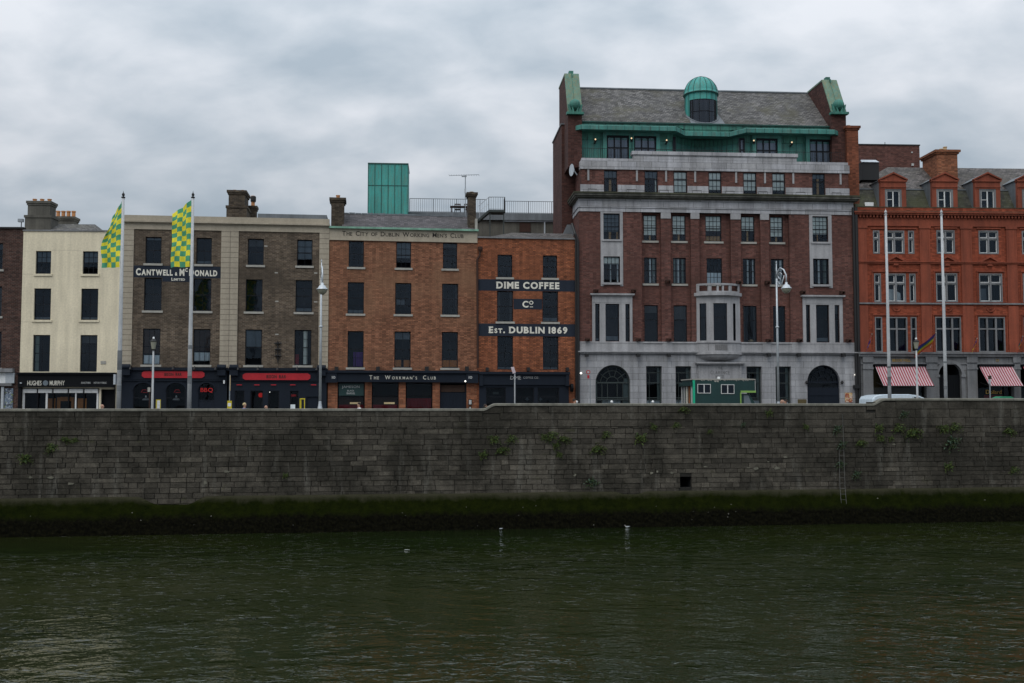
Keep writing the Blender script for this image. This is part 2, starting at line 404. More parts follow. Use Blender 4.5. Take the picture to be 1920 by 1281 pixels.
# ---------------------------------------------------------------- wall with openings
def wall(mb, u0, u1, z0, z1, holes, v=0., rev=.18, deep=1.0, m=0, md=1):
    """front sheet with openings; each opening gets reveals and (unless blind) a dark room behind.
    hole = (u0,u1,z0,z1,kind) kind: 'w' window, 'r' recess (reveal only, depth in [5]), 'a' arch"""
    us = sorted({u0, u1} | {h[0] for h in holes} | {h[1] for h in holes}); zs = sorted({z0, z1} | {h[2] for h in holes} | {h[3] for h in holes})
    us = [x for x in us if u0 - 1e-6 <= x <= u1 + 1e-6]; zs = [x for x in zs if z0 - 1e-6 <= x <= z1 + 1e-6]
    for a, b in zip(us, us[1:]):
        run = None
        for c, d in zip(zs, zs[1:]):
            cu, cz = (a + b) / 2, (c + d) / 2
            if any(h[0] < cu < h[1] and h[2] < cz < h[3] for h in holes):
                if run: mb.poly([(a, v, run[0]), (b, v, run[0]), (b, v, run[1]), (a, v, run[1])], m); run = None
            else: run = (run[0], d) if run else (c, d)
        if run: mb.poly([(a, v, run[0]), (b, v, run[0]), (b, v, run[1]), (a, v, run[1])], m)
    for h in holes:
        a, b, c, d = h[:4]; kind = h[4] if len(h) > 4 else 'w'
        if kind == 'w' or kind == 'r':
            w = v + (rev if kind == 'w' else h[5])
            for q in (((a, v, c), (a, w, c), (a, w, d), (a, v, d)), ((b, v, c), (b, v, d), (b, w, d), (b, w, c)), ((a, v, d), (a, w, d), (b, w, d), (b, v, d)), ((a, v, c), (b, v, c), (b, w, c), (a, w, c))):
                mb.poly(q, m)
        if kind == 'a':
            w = v + rev; r = (b - a) / 2; uc = (a + b) / 2; sp = d - r; N = 20
            arc = [(uc - r * math.cos(math.pi * k / N), sp + r * math.sin(math.pi * k / N)) for k in range(N + 1)]
            for (x0_, y0_), (x1_, y1_) in zip(arc, arc[1:]):
                if d - max(y0_, y1_) > 1e-5 or d - min(y0_, y1_) > 1e-5: mb.poly([(x0_, v, y0_), (x1_, v, y1_), (x1_, v, d), (x0_, v, d)], m)
                mb.poly([(x0_, v, y0_), (x0_, w, y0_), (x1_, w, y1_), (x1_, v, y1_)], m)
            mb.poly([(a, v, c), (a, w, c), (a, w, sp), (a, v, sp)], m); mb.poly([(b, v, c), (b, v, sp), (b, w, sp), (b, w, c)], m)
            # close the corners behind the arch
            for (x0_, y0_), (x1_, y1_) in zip(arc, arc[1:]):
                mb.poly([(x0_, w, y0_), (x1_, w, y1_), (x1_, w, d), (x0_, w, d)], m)
        if kind in 'wa':
            w0, w1 = v + rev, v + deep
            for q in (((a, w0, c), (a, w1, c), (a, w1, d), (a, w0, d)), ((b, w0, c), (b, w0, d), (b, w1, d), (b, w1, c)), ((a, w0, d), (a, w1, d), (b, w1, d), (b, w0, d)), ((a, w0, c), (b, w0, c), (b, w1, c), (a, w1, c)), ((a, w1, c), (b, w1, c), (b, w1, d), (a, w1, d))):
                mb.poly(q, md)
def shell(mb, u0, u1, v0, v1, z0, z1, m=0, left=True, right=True, top=True):
    if left: mb.poly([(u0, v0, z0), (u0, v0, z1), (u0, v1, z1), (u0, v1, z0)], m)
    if right: mb.poly([(u1, v0, z0), (u1, v1, z0), (u1, v1, z1), (u1, v0, z1)], m)
    mb.poly([(u0, v1, z0), (u0, v1, z1), (u1, v1, z1), (u1, v1, z0)], m)
    if top: mb.poly([(u0, v0, z1), (u1, v0, z1), (u1, v1, z1), (u0, v1, z1)], m)
def window(root, r, v=0., cols=2, rows=4, frame='dark_frame', ft=.05, rail=.5, bars=.022, blind=0., blindm='blind_white', curtains=(), low=0., lowm='curtain_white', sill=True, sillm='stone_sill', sillw=.1, setb=.12, glass='glass', open_=0.):
    a, b, c, d = r[:4]; w0, w1 = v + setb, v + setb + .06
    mb = MB(); e = .004
    mb.box(a + e, a + ft, w0, w1, c + e, d - e); mb.box(b - ft, b - e, w0, w1, c + e, d - e)
    mb.box(a + ft, b - ft, w0, w1, c + e, c + ft * 1.3); mb.box(a + ft, b - ft, w0, w1, d - ft, d - e)
    A, B, Cc, D = a + ft, b - ft, c + ft * 1.3, d - ft
    rz = None
    if rail:
        rz = Cc + (D - Cc) * rail; mb.box(A, B, w0 + .004, w1 - .004, rz - .025, rz + .025)
    for k in range(1, cols):
        x = A + (B - A) * k / cols
        if rz: mb.box(x - bars / 2, x + bars / 2, w0 + .015, w1 - .012, Cc, rz - .025); mb.box(x - bars / 2, x + bars / 2, w0 + .015, w1 - .012, rz + .025, D)
        else: mb.box(x - bars / 2, x + bars / 2, w0 + .015, w1 - .012, Cc, D)
    for k in range(1, rows):
        z = Cc + (D - Cc) * k / rows
        if rz and abs(z - rz) < .06: continue
        mb.box(A, B, w0 + .017, w1 - .014, z - bars / 2, z + bars / 2)
    W_ = mb.build('window', frame, root)
    g = MB().poly([(A - .01, w0 + .032, Cc - .01 + open_ * (D - Cc)), (B + .01, w0 + .032, Cc - .01 + open_ * (D - Cc)), (B + .01, w0 + .032, D + .01), (A - .01, w0 + .032, D + .01)]).build('pane', glass, W_)
    y = w1 + .02
    if not blind and not curtains and not low:
        q_ = random.Random(int(abs(a * 37 + c * 91))); ch = q_.random()
        if ch < .3: curtains = [(0, q_.uniform(.08, .2), 'curtain_dim'), (1 - q_.uniform(.08, .2), 1, 'curtain_dim')]
        elif ch < .55: blind, blindm = q_.uniform(.12, .4), 'curtain_dim'
        elif ch < .75: low, lowm = q_.uniform(.04, .12), 'blind_grey'
    if blind:
        MB().box(A - .02, B + .02, y, y + .01, D - (D - Cc) * blind, D + .02).build('blind', blindm, W_)
    if low:
        MB().box(A - .02, B + .02, y + .02, y + .03, Cc - .02, Cc + (D - Cc) * low).build('blind', lowm, W_)
    for cu in curtains:
        p0, p1, cm = cu[:3]; q0, q1 = (cu[3], cu[4]) if len(cu) > 4 else (0, 1)
        m2 = MB(); n = max(2, int((p1 - p0) * (B - A) / .06)); xx = [A + (B - A) * (p0 + (p1 - p0) * k / n) for k in range(n + 1)]
        zz0, zz1 = Cc + (D - Cc) * q0, Cc + (D - Cc) * q1
        for k in range(n):
            ya, yb = y + .05 + .03 * (k % 2), y + .05 + .03 * ((k + 1) % 2)
            m2.poly([(xx[k], ya, zz0), (xx[k + 1], yb, zz0), (xx[k + 1], yb, zz1), (xx[k], ya, zz1)])
        m2.build('curtain', cm, W_)
    if sill:
        MB().box(a - sillw, b + sillw, v - .07, v + .10, c - .14, c - .002).build('sill', sillm, W_)
    return W_
def part(root, name, mats, boxes, label=None):
    mb = MB()
    for bx in boxes: mb.box(*bx)
    o = mb.build(name, mats, root)
    if label: o['label'] = label
    return o
def pxbox(f, r, v0, v1, vr=None):
    a, b, c, d = f.rect(r, v0 if vr is None else vr); return (a, b, v0, v1, c, d)
def chimney(root, f, px0, px1, py_top, py_base, v, depth, mat='brick_stack', cap=.09, pots=2, potm='pot_orange', pot_h=.4, lower=None, capm=None, row_v=False):
    a, b, c, d = f.rect((px0, py_top, px1, py_base), v); mb = MB()
    mb.box(a, b, v, v + depth, c - .8, d - .28, 0); mb.box(a - cap * .5, b + cap * .5, v - cap * .5, v + depth + cap * .5, d - .28, d - .16, 0); mb.box(a - cap, b + cap, v - cap, v + depth + cap, d - .16, d, 1)
    if lower:
        a2, b2, c2, d2 = f.rect((lower[0], lower[2], lower[1], py_base), v); mb.box(a2, b2, v - .14, v + depth + .14, c2 - .8, d2, 0)
        mb.box(a2 - .05, b2 + .05, v - .19, v + depth + .19, d2 - .1, d2 + .06, 1)
    o = mb.build('chimney', [mat, capm or mat], root)
    for k in range(pots):
        t = (k + .5) / pots
        p = (a + (b - a) * t, v + depth / 2, d) if not row_v else ((a + b) / 2, v + depth * t, d)
        MB().lathe(p, [(.13, 0), (.12, pot_h * .8), (.15, pot_h * .82), (.15, pot_h), (.11, pot_h), (.10, pot_h * .3)], 10).build('chimney_pot', potm, o)
    return o
# ================================================================ THE SETTING
from mathutils import noise as mn
WZ = -4.85
def stonewall_mat():
    mt, n, b = _new('quay_stone'); T = NT(n); co = coords(T)
    at = T.node('ShaderNodeAttribute'); at.attribute_name = 'tone'
    col = T.mix(at.outputs['Fac'], (.033, .030, .025), (.108, .097, .079))
    col = T.mix(T.rng(T.noise(co, .30, 8, .68, .6), .44, .60, 0, .85), col, (.026, .024, .019))          # damp dark patches
    col = T.mix(T.rng(T.noise(T.scale(co, 1.6, 1, .22), 1.1, 6, .6), .56, .74, 0, .5), col, (.17, .165, .145))   # lime runs
    col = T.mix(T.rng(T.noise(T.scale(co, .5, 1, 1), 1.4, 7, .75), .60, .72, 0, .7), col, (.045, .050, .020))       # lichen
    col = T.mix(T.rng(T.noise(co, 6, 6, .75), .62, .74, 0, .6), col, (.22, .215, .19))
    f = T.math('MULTIPLY', T.rng(T.noise(co, 16, 7, .8), .3, .7, .5, 1.5), T.rng(T.noise(co, 2.3, 7, .75, .3), .3, .7, .6, 1.4))
    n.links.new(T.mix(1., col, gray(T, f), 'MULTIPLY'), b.inputs['Base Color'])
    b.inputs['Roughness'].default_value = .93; b.inputs['Specular IOR Level'].default_value = .2
    bp = T.node('ShaderNodeBump', {'Strength': .9, 'Distance': .05, 'Height': T.noise(co, 7, 8, .7)}); n.links.new(bp.outputs[0], b.inputs['Normal'])
stonewall_mat(); plain('quay_joint', (.020, .019, .016), .95, .4, .2)
def algae_mat():
    mt, n, b = _new('algae'); T = NT(n); co = coords(T)
    s = T.node('ShaderNodeSeparateXYZ', {0: co})
    z = T.math('ADD', s.outputs[2], T.math('MULTIPLY_ADD', T.noise(T.scale(co, 1, 1, .6), 1.3, 8, .75), .95, -.47))
    green = T.mix(T.rng(T.noise(co, 2.5, 8, .75), .35, .65), (.005, .0085, .0008), (.0135, .0185, .002))
    weed = T.mix(T.rng(T.noise(co, 9, 6, .8), .45, .7), (.0025, .0025, .0016), (.014, .0135, .006))
    col = T.mix(T.rng(z, -4.12, -3.82), weed, green)
    col = T.mix(T.rng(z, -3.35, -3.05), col, (.040, .039, .024))
    n.links.new(col, b.inputs['Base Color']); b.inputs['Roughness'].default_value = 1; b.inputs['Specular IOR Level'].default_value = .06
    bp = T.node('ShaderNodeBump', {'Strength': 1., 'Distance': .08, 'Height': T.noise(co, 11, 8, .8)}); n.links.new(bp.outputs[0], b.inputs['Normal'])
algae_mat()
def water_mat():
    mt = bpy.data.materials.new('water'); mt.use_nodes = True; MATS['water'] = mt; n = mt.node_tree; b = n.nodes['Principled BSDF']; T = NT(n); co = coords(T)
    murk = T.mix(T.rng(T.noise(T.scale(co, .5, 1, 1), .10, 5, .6), .35, .65), (.0085, .0155, .0042), (.0155, .0205, .0050))
    n.links.new(murk, b.inputs['Base Color']); b.inputs['Roughness'].default_value = .03; b.inputs['IOR'].default_value = 1.45
    b.inputs['Specular IOR Level'].default_value = .5
    r1 = T.node('ShaderNodeMapping', {0: co, 'Rotation': (0, 0, R(26)), 'Scale': (.62, 1.0, 1)}).outputs[0]
    r2 = T.node('ShaderNodeMapping', {0: co, 'Rotation': (0, 0, R(-32)), 'Scale': (.66, 1.0, 1)}).outputs[0]
    r3 = T.node('ShaderNodeMapping', {0: co, 'Rotation': (0, 0, R(14)), 'Scale': (.55, 1.0, 1)}).outputs[0]
    gust = T.rng(T.noise(T.scale(co, .6, 1, 1), .09, 5, .65, .6), .38, .62, .45, 1.5)
    h = T.math('ADD', T.math('MULTIPLY', T.noise(r1, .7, 2, .4, .4), .07), T.math('MULTIPLY', T.noise(r2, 1.9, 2, .4, .4), .030))
    h = T.math('ADD', h, T.math('ADD', T.math('MULTIPLY', T.noise(r1, 5.0, 2, .5, .3), .020), T.math('MULTIPLY', T.math('MULTIPLY', T.node('ShaderNodeMapRange', {0: T.noise(r3, 4.2, 2, .5, .6), 1: .60, 2: .73}, interpolation_type='SMOOTHSTEP').outputs[0], T.rng(T.noise(T.scale(co, .7, 1, 1), .16, 4, .6), .38, .6, .0, 1.)), .10)))
    h = T.math('MULTIPLY', h, gust)
    bp = T.node('ShaderNodeBump', {'Strength': 1., 'Distance': 1., 'Height': h}); n.links.new(bp.outputs[0], b.inputs['Normal'])
water_mat()
def strip(name, mat, pts, z, kind='structure'):
    mb = MB().poly([(x, y, z) for x, y in pts]); o = mb.build(name, mat); o['kind'] = kind; return o
a0 = fW.world(-420, .2); a1 = fW.world(460, .2)
strip('ground', 'ground_mat', [a0[:2], a1[:2], (3000, 3200), (-3000, 3200)], -.006)
n0 = (-420, -1.2); n1 = (460, -1.2)
strip('river', 'water', [(-420, -1.2), (460, -1.2), fW.world(460, 0)[:2], fW.world(-420, 0)[:2]], WZ)
mb = MB(); mb.box(-400, 400, -60, -1.2, -6, 0); o = mb.build('near_quay', 'paving'); o['kind'] = 'structure'
UL, UR = 0.0, 84.0
# road, pavements
def wpt(u, v): return fW.world(u, v)[:2]
fac = [fA.o, fB.o, fC.o, fD.o, fE.o, fF.o, fG.o, fG.world(25)[:2]]
def off(p, d): return (p[0] + .10 * d, p[1] - d)
strip('road', 'road_asphalt', [wpt(-60, 2.2), wpt(150, 2.2), (fG.world(70)[0], fG.world(70)[1] - 2.2), *[off(p, 2.4) for p in fac[::-1]], (-90, 62)], .0)
mb = MB(); p = [wpt(-60, .48), wpt(150, .48), wpt(150, 2.4), wpt(-60, 2.4)]
mb.prism([(x, y, 0.004) for x, y in p], (0, 0, .12)); mb.build('pavement', 'paving')['kind'] = 'structure'
mb = MB()
for q, r_ in zip(fac, fac[1:]):
    mb.prism([(*off(q, 2.3), .004), (*off(r_, 2.3), .004), (*r_, .004), (*q, .004)], (0, 0, .12))
mb.build('far_pavement', 'paving')['kind'] = 'structure'
mb = MB()
for dv in (2.7, 2.9):
    a, b_, c, d_ = wpt(-20, dv), wpt(110, dv), wpt(110, dv + .09), wpt(-20, dv + .09); mb.poly([(x, y, .006) for x, y in (a, b_, c, d_)])
mb.build('road_marking', 'line_yellow')['kind'] = 'structure'
mb = MB()
for k in range(30):
    u = -20 + k * 4; a, b_, c, d_ = wpt(u, 6.8), wpt(u + 2, 6.8), wpt(u + 2, 6.92), wpt(u, 6.92); mb.poly([(x, y, .006) for x, y in (a, b_, c, d_)])
mb.build('road_marking', 'line_white')['kind'] = 'structure'
# ---- quay wall
QW = fW.root('quay_wall'); tag(QW, 'long dark stone quay wall with moss along its foot at the water', 'quay wall')
uS1, uS2 = fW.u(905, 762), fW.u(930, 762); uT1, uT2 = fW.u(1634, 752), fW.u(1660, 752)
H1, H2, H3 = 1.435, fW.z(1250, 756.5), fW.z(1790, 746.8)
def smooth(t): t = max(0, min(1, t)); return t * t * (3 - 2 * t)
def topz(u): return H1 + (H2 - H1) * smooth((u - uS1) / (uS2 - uS1)) + (H3 - H2) * smooth((u - uT1) / (uT2 - uT1))
uD0, uD1 = fW.u(255, 940), fW.u(390, 940)
def ledge(u):
    t = (u - uD0) / (uD1 - uD0); d = smooth(min(t, 1 - t) * 3.2) * .42 if 0 < t < 1 else 0
    t2 = (u - fW.u(1150, 920)) / (fW.u(1215, 920) - fW.u(1150, 920)); d += smooth(min(t2, 1 - t2) * 3) * .14 if 0 < t2 < 1 else 0
    return -3.02 - d + .03 * mn.noise(Vector((u * .4, 3, 0)))
hole = fW.rect((1275.5, 894, 1296.5, 914.5))
rnd = random.Random(3)
mb = MB(); tone = []
def blk(u0, u1, z0, z1, t):
    d = rnd.uniform(-.028, .012); j = .005; nf = len(mb.f)
    a, b_, c, e_ = u0 + j + rnd.uniform(0, .006), u1 - j - rnd.uniform(0, .006), z0 + j, z1 - j
    k = .011; i = len(mb.v); q = lambda: rnd.uniform(-.007, .007)
    mb.v += [(a, .04, c), (b_, .04, c), (b_, .04, e_), (a, .04, e_), (a + k + q(), d + q(), c + k + q()), (b_ - k + q(), d + q(), c + k + q()), (b_ - k + q(), d + q(), e_ - k + q()), (a + k + q(), d + q(), e_ - k + q())]
    for f_ in ((4, 5, 6, 7), (0, 1, 5, 4), (1, 2, 6, 5), (2, 3, 7, 6), (3, 0, 4, 7)): mb.f.append(tuple(i + x for x in f_)); mb.m.append(0); tone.append(t)
courses = []; z = -3.62
while z < .42: h = rnd.uniform(.235, .30); courses.append((z, min(z + h, .46) if z + h > .34 else z + h)); z = courses[-1][1]
zt0 = z
for z0, z1 in courses:
    u = UL - rnd.uniform(0, .8); base = rnd.gauss(.42, .07)
    while u < UR:
        L = rnd.choice((rnd.uniform(.35, .7), rnd.uniform(.6, 1.25))); u2 = u + L
        t = min(1, max(0, rnd.gauss(base + (.10 if z0 < -1.6 else 0), .18) + (rnd.random() < (.14 if z0 < -1.6 else .05)) * .45))
        if u2 > hole[0] - .05 and u < hole[1] + .05 and z1 > hole[2] - .02 and z0 < hole[3] + .02:
            if hole[0] - u > .15: blk(u, hole[0], z0, z1, t)
            if u2 - hole[1] > .15: blk(hole[1], u2, z0, z1, t)
        else: blk(u, u2, z0, z1, t)
        u = u2
for k in range(3):       # the taller courses of the parapet
    u = UL - rnd.uniform(0, .8)
    while u < UR:
        u2 = u + rnd.uniform(.8, 1.9); um = (u + u2) / 2; T_ = topz(um) - .14; hh = (T_ - zt0) / 3
        blk(u, u2, zt0 + hh * k, zt0 + hh * (k + 1), min(1, max(0, rnd.gauss(.40, .09)))); u = u2
o = mb.build('masonry', 'quay_stone', QW); at = o.data.attributes.new('tone', 'FLOAT', 'FACE'); at.data.foreach_set('value', tone)
mb = MB(); wall(mb, UL, UR, -4.2, zt0, [(*hole, 'w')], v=.035, rev=.25, deep=1.6, m=0, md=1)
mb.poly([(UL, .035, zt0), (UR, .035, zt0), (UR, .035, H1 - .05), (UL, .035, H1 - .05)])
N = 240
us = [UL + (UR - UL) * k / N for k in range(N + 1)]
for a, b_ in zip(us, us[1:]):
    mb.poly([(a, .035, H1 - .05), (b_, .035, H1 - .05), (b_, .035, topz(b_) - .06), (a, .035, topz(a) - .06)])
    mb.poly([(a, .48, 0), (b_, .48, 0), (b_, .48, topz(b_) - .06), (a, .48, topz(a) - .06)])
mb.build('wall_core', ['quay_joint', 'interior_dark'], QW)
plain('coping_stone', (.20, .195, .165), .9, .35, .3, .4)
mb = MB(); u = UL; stops = [UL, UR] + [uS1 + (uS2 - uS1) * k / 10 for k in range(11)] + [uT1 + (uT2 - uT1) * k / 10 for k in range(11)]
while u < UR:
    u += rnd.uniform(1.2, 1.7)
    if not (uS1 - .4 < u < uS2 + .4 or uT1 - .4 < u < uT2 + .4) and u < UR: stops.append(u)
stops.sort()
for a, b_ in zip(stops, stops[1:]):
    j = rnd.uniform(-.006, .006) if b_ - a > .3 else 0; g = .005 if b_ - a > .3 else 0
    za, zb = topz(a), topz(b_); y0, y1 = -.06 + j, .52
    p = [(a + g, y0, za - .13), (b_ - g, y0, zb - .13), (b_ - g, y0, zb - .03), (a + g, y0, za - .03)]
    q = [(a + g, y1, za - .13), (b_ - g, y1, zb - .13), (b_ - g, y1, zb - .03), (a + g, y1, za - .03)]
    r1 = [(a + g, y0 + .04, za), (b_ - g, y0 + .04, zb), (b_ - g, y1 - .04, zb), (a + g, y1 - .04, za)]
    mb.poly(p); mb.poly([p[3], p[2], r1[1], r1[0]]); mb.poly(r1); mb.poly([r1[3], r1[2], q[2], q[3]]); mb.poly(q)
    mb.poly([p[0], q[0], q[1], p[1]]); mb.poly([p[0], p[3], r1[0], r1[3], q[3], q[0]]); mb.poly([p[1], p[2], r1[1], r1[2], q[2], q[1]])
mb.build('coping', 'coping_stone', QW)
mb = MB(); NU, NV = 900, 26; vs = []
for i in range(NU + 1):
    u = UL + (UR - UL) * i / NU; zl = ledge(u)
    prof = [(.03, zl + .04), (-.10, zl)]
    for k in range(1, NV + 1):
        t = k / NV; zz = zl + (-5.15 - zl) * t
        amp = .02 + .05 * smooth((-3.75 - zz) / .5)
        d = -.12 - .42 * t - amp * (mn.noise(Vector((u * 5.5, zz * 6, 1))) + .6 * mn.noise(Vector((u * 13, zz * 15, 5))) + .8)
        prof.append((d, zz))
    vs.append(prof)
for p in vs: mb.v += [(UL + (UR - UL) * (len(mb.v) // (NV + 2)) / NU, d, z) for d, z in p]
K = NV + 2
for i in range(NU):
    for k in range(K - 1): mb.f.append((i * K + k, (i + 1) * K + k, (i + 1) * K + k + 1, i * K + k + 1)); mb.m.append(0)
mb.build('algae_toe', 'algae', QW, smooth=True)
# litter and shells caught in the weed are specks of the toe itself
mb = MB()
for k in range(34):
    u = rnd.uniform(2, 76); zz = rnd.uniform(-4.7, -3.3); t = (zz - ledge(u)) / (-5.15 - ledge(u)); v_ = -.20 - .42 * t - .05; s = rnd.uniform(.008, .024)
    mb.prism([(u - s, v_, zz), (u + s, v_, zz - s * .3), (u + s * .6, v_, zz + s), (u - s * .5, v_, zz + s * .8)], (0, .06, 0))
mb.build('wrack', 'stone_sill', QW)['kind'] = 'stuff'
# small pale render patches left on the stones
mb = MB()
for px, py, w, h in ((1222, 887, 9, 6), (1232, 884, 5, 5), (1260, 887, 9, 6), (1323, 875, 7, 4), (1403, 877, 13, 5), (1418, 879, 13, 8), (1441, 866, 6, 4), (1458, 878, 12, 7), (1472, 857, 9, 4), (385, 905, 9, 8), (425, 884, 14, 6), (57, 895, 10, 6), (134, 907, 20, 7), (95, 895, 20, 6), (1676, 833, 8, 5), (1078, 891, 7, 5)):
    a, b_, c, d_ = fW.rect((px - w / 2, py - h / 2, px + w / 2, py + h / 2), -.03); pts = []
    for k in range(6):
        an = 2 * math.pi * (k + rnd.uniform(-.3, .3)) / 6; rr = rnd.uniform(.45, 1.15); pts.append(((a + b_) / 2 + (b_ - a) / 2 * rr * math.cos(an), -.036, (c + d_) / 2 + (d_ - c) / 2 * rr * math.sin(an)))
    mb.prism(pts, (0, .02, 0))
plain('lime_patch', (.17, .165, .13), .95, .5, .3, .4); mb.build('mortar_patch', 'lime_patch', QW)['kind'] = 'stuff'
# ================================================================ BUILDINGS, from the left
def bld(f, name, label, cat='building'):
    o = f.root(name); tag(o, label, cat); return o
# ---- A: far left brick house, cut by the edge of the photograph
A = bld(fA, 'brick_house', 'dark red brick house at the far left, left of the cream house')
wA = [fA.rect((-32, 456, 5, 505)), fA.rect((-34, 537, 3, 593)), fA.rect((-36, 622, 2, 690)), fA.rect((-120, 456, -88, 505)), fA.rect((-122, 537, -90, 593)), fA.rect((-124, 622, -92, 690))]
uA1 = fA.u(39.5, 600) - .01; zA = fA.z(20, 429); zA0 = fA.z(20, 696)
mb = MB(); wall(mb, 0, uA1, 0, zA, [(*r, 'w') for r in wA] + [(fA.u(-40), fA.u(8), .2, zA0 - 1.0, 'w')]); shell(mb, 0, uA1, 0, 9, 0, zA); mb.build('wall', ['brick_maroon', 'interior_dark'], A)
for r in wA: window(A, r, cols=3, rows=4)
part(A, 'parapet_coping', 'black_iron', [(-.05, uA1 + .04, -.12, .3, zA + .002, zA + .1)])
part(A, 'shop_cornice', 'granite_grey', [(-.1, uA1 - .3, -.35, -.003, zA0 - .08, zA0 + .16), (-.1, uA1 - .4, -.2, -.004, zA0 - .95, zA0 - .78)])
part(A, 'shop_fascia', 'white_plastic', [(0, fA.u(11, 715), -.08, -.003, zA0 - .77, zA0 - .1)])
part(A, 'fascia_end', 'galvanised', [(fA.u(11.5, 715), fA.u(28, 715), -.12, -.003, zA0 - .77, zA0 - .1)])
mtg, ng, bgx = _new('graffiti'); Tg = NT(ng); cg = coords(Tg)
gcol = Tg.mix(Tg.rng(Tg.noise(cg, 2.5, 5, .7, 1.2), .48, .52), (.03, .04, .06), (.12, .16, .22)); gcol = Tg.mix(Tg.rng(Tg.noise(cg, 4.5, 4, .7, 1.5), .57, .6), gcol, (.45, .5, .55)); gcol = Tg.mix(Tg.rng(Tg.noise(Tg.scale(cg, 1, 1, 1.4), 3.1, 3, .6, .8), .58, .62), gcol, (.16, .20, .03)); ng.links.new(gcol, bgx.inputs['Base Color'])
part(A, 'graffiti_panel', 'graffiti', [(fA.u(9, 740), fA.u(25, 740), -.05, -.003, .2, zA0 - 1.1)])
part(A, 'pilaster', 'galvanised', [(fA.u(3, 740), fA.u(8, 740), -.1, -.003, 0.1, zA0 - 1.0)])
o = MB().tube([fA_ for fA_ in [(uA1 - .1, -.1, zA + .1), (uA1 - .1, -.1, zA + .45)]], .03).build('floodlight', 'black_iron', A)
o2 = MB().box(uA1 - .3, uA1 + .02, -.2, 0, zA + .42, zA + .62).build('lamp_head', 'steel_grey', o)
# ---- B: cream house
B = bld(fB, 'cream_house', 'cream rendered house with a black shopfront, between brick houses')
uB1 = fB.u(229, 600) - .01; zB = fB.z(120, 434); zs = fB.z(120, 699.5)
w3 = row(fB, [(66.8, 471, 95.6, 513.8), (155, 471, 183.8, 513.8)]); w2 = row(fB, [(63.6, 541, 95.2, 600), (151.8, 541.3, 183.8, 600)]); w1 = row(fB, [(61.5, 628, 93.5, 697), (150, 628.5, 182, 697)])
mb = MB(); shopB = (fB.u(42, 745), fB.u(186, 745), .1, fB.z(120, 728)); doorB = (fB.u(189, 745), fB.u(216, 745), .05, fB.z(120, 730))
wall(mb, 0, uB1, 0, zB, [(*r, 'w') for r in w3 + w2 + w1] + [(*shopB, 'w'), (*doorB, 'w')], rev=.16); shell(mb, 0, uB1, 0, 9, 0, zB); mb.build('wall', ['cream_render', 'interior_dark'], B)
for i, r in enumerate(w3): window(B, r, cols=3, rows=4, blind=.5, blindm='blind_grey', sillm='cream_render', open_=.3 if i else 0)
for r in w2: window(B, r, cols=2, rows=4, sillm='cream_render', low=.06, lowm='blind_grey')
for i, r in enumerate(w1): window(B, r, cols=2, rows=4, sill=False, curtains=[(0, .25, 'curtain_green')] if i == 0 else ())
part(B, 'parapet_coping', 'granite_grey', [(-.03, uB1, -.06, .3, zB + .002, zB + .09)])
part(B, 'wall_plaque', 'stone_sill', [pxbox(fB, (188.7, 677, 198.5, 682.6), -.03, -.003)])
part(B, 'shop_fascia', 'black_paint', [(0.02, uB1 - .3, -.30, -.004, fB.z(120, 726), zs - .1), (-.02, uB1 - .25, -.42, -.004, zs - .1, zs + .02), (0.02, fB.u(42, 745), -.2, -.004, 0, fB.z(120, 726) - .002), (doorB[1], uB1 - .3, -.2, -.004, 0, fB.z(120, 726) - .002)])
lettering([('HUGHES', 1)], fB.rect((55, 714.2, 81.5, 723)), -.304, 'sign_white', B, .004, .10)
lettering([('MURPHY', 1)], fB.rect((96.8, 714.2, 124.5, 723)), -.304, 'sign_white', B, .004, .10)
lettering([('SOLICITORS', 1)], fB.rect((155.5, 716.4, 173, 719.8)), -.304, 'pale_letters', B, .01)
lettering([('NOTARY PUBLIC', 1)], fB.rect((179, 716.4, 203, 719.8)), -.304, 'pale_letters', B, .01)
mb = MB(); c = fB.P(89, 718.5); mb.tube([(c[0], -.325, c[1]), (c[0], -.304, c[1])], .17, 20); mb.build('round_emblem', 'blind_grey', B)
c = fB.P(43.5, 718.5); part(B, 'spotlight', 'galvanised', [(c[0] - .05, c[0] + .05, -.4, -.303, c[1] - .04, c[1] + .04)])
part(B, 'bracket_board', 'galvanised', [pxbox(fB, (212.5, 702, 216.5, 721), -.8, -.31)])
mb = MB(); a, b_, c, d_ = shopB
for p0, p1 in ((42, 46), (85.5, 89), (140.5, 143), (181, 184.5)): mb.box(fB.u(p0, 745), fB.u(p1, 745), .02, .1, c, d_ - .3)
for p0, p1 in ((43, 69), (72, 98), (101, 127), (130, 156), (159, 184)): mb.box(fB.u(p0, 731), fB.u(p1, 731), -.04, .09, d_ - .30, d_ - .05)
sh = mb.build('shop_window', 'white_frame', B)
MB().poly([(a, .12, c), (b_, .12, c), (b_, .12, d_), (a, .12, d_)]).build('pane', 'glass_dim_reflection', sh)
mb = MB()
for x in (70.5, 99.5, 128.5, 157.5): mb.box(fB.u(x - 1.2, 745), fB.u(x + 1.2, 745), 0, .1, c, d_ - .05)
mb.build('mullion', 'black_paint', sh)
mb = MB()
for p0, p1, y0 in ((80, 97, 747), (100, 106, 745), (106, 127, 744), (127, 132, 745), (139, 156, 747)): mb.box(fB.u(p0, 755), fB.u(p1, 755), .6, .64, .1, fB.z(100, y0))
mb.build('counter', 'orange_wood', sh); part(sh, 'screen', 'black_paint', [(fB.u(107, 755), fB.u(127, 755), .56, .59, .5, fB.z(100, 752))])
MB().box(doorB[0], doorB[1], .3, .34, .05, doorB[3]).build('door', 'black_paint', B)
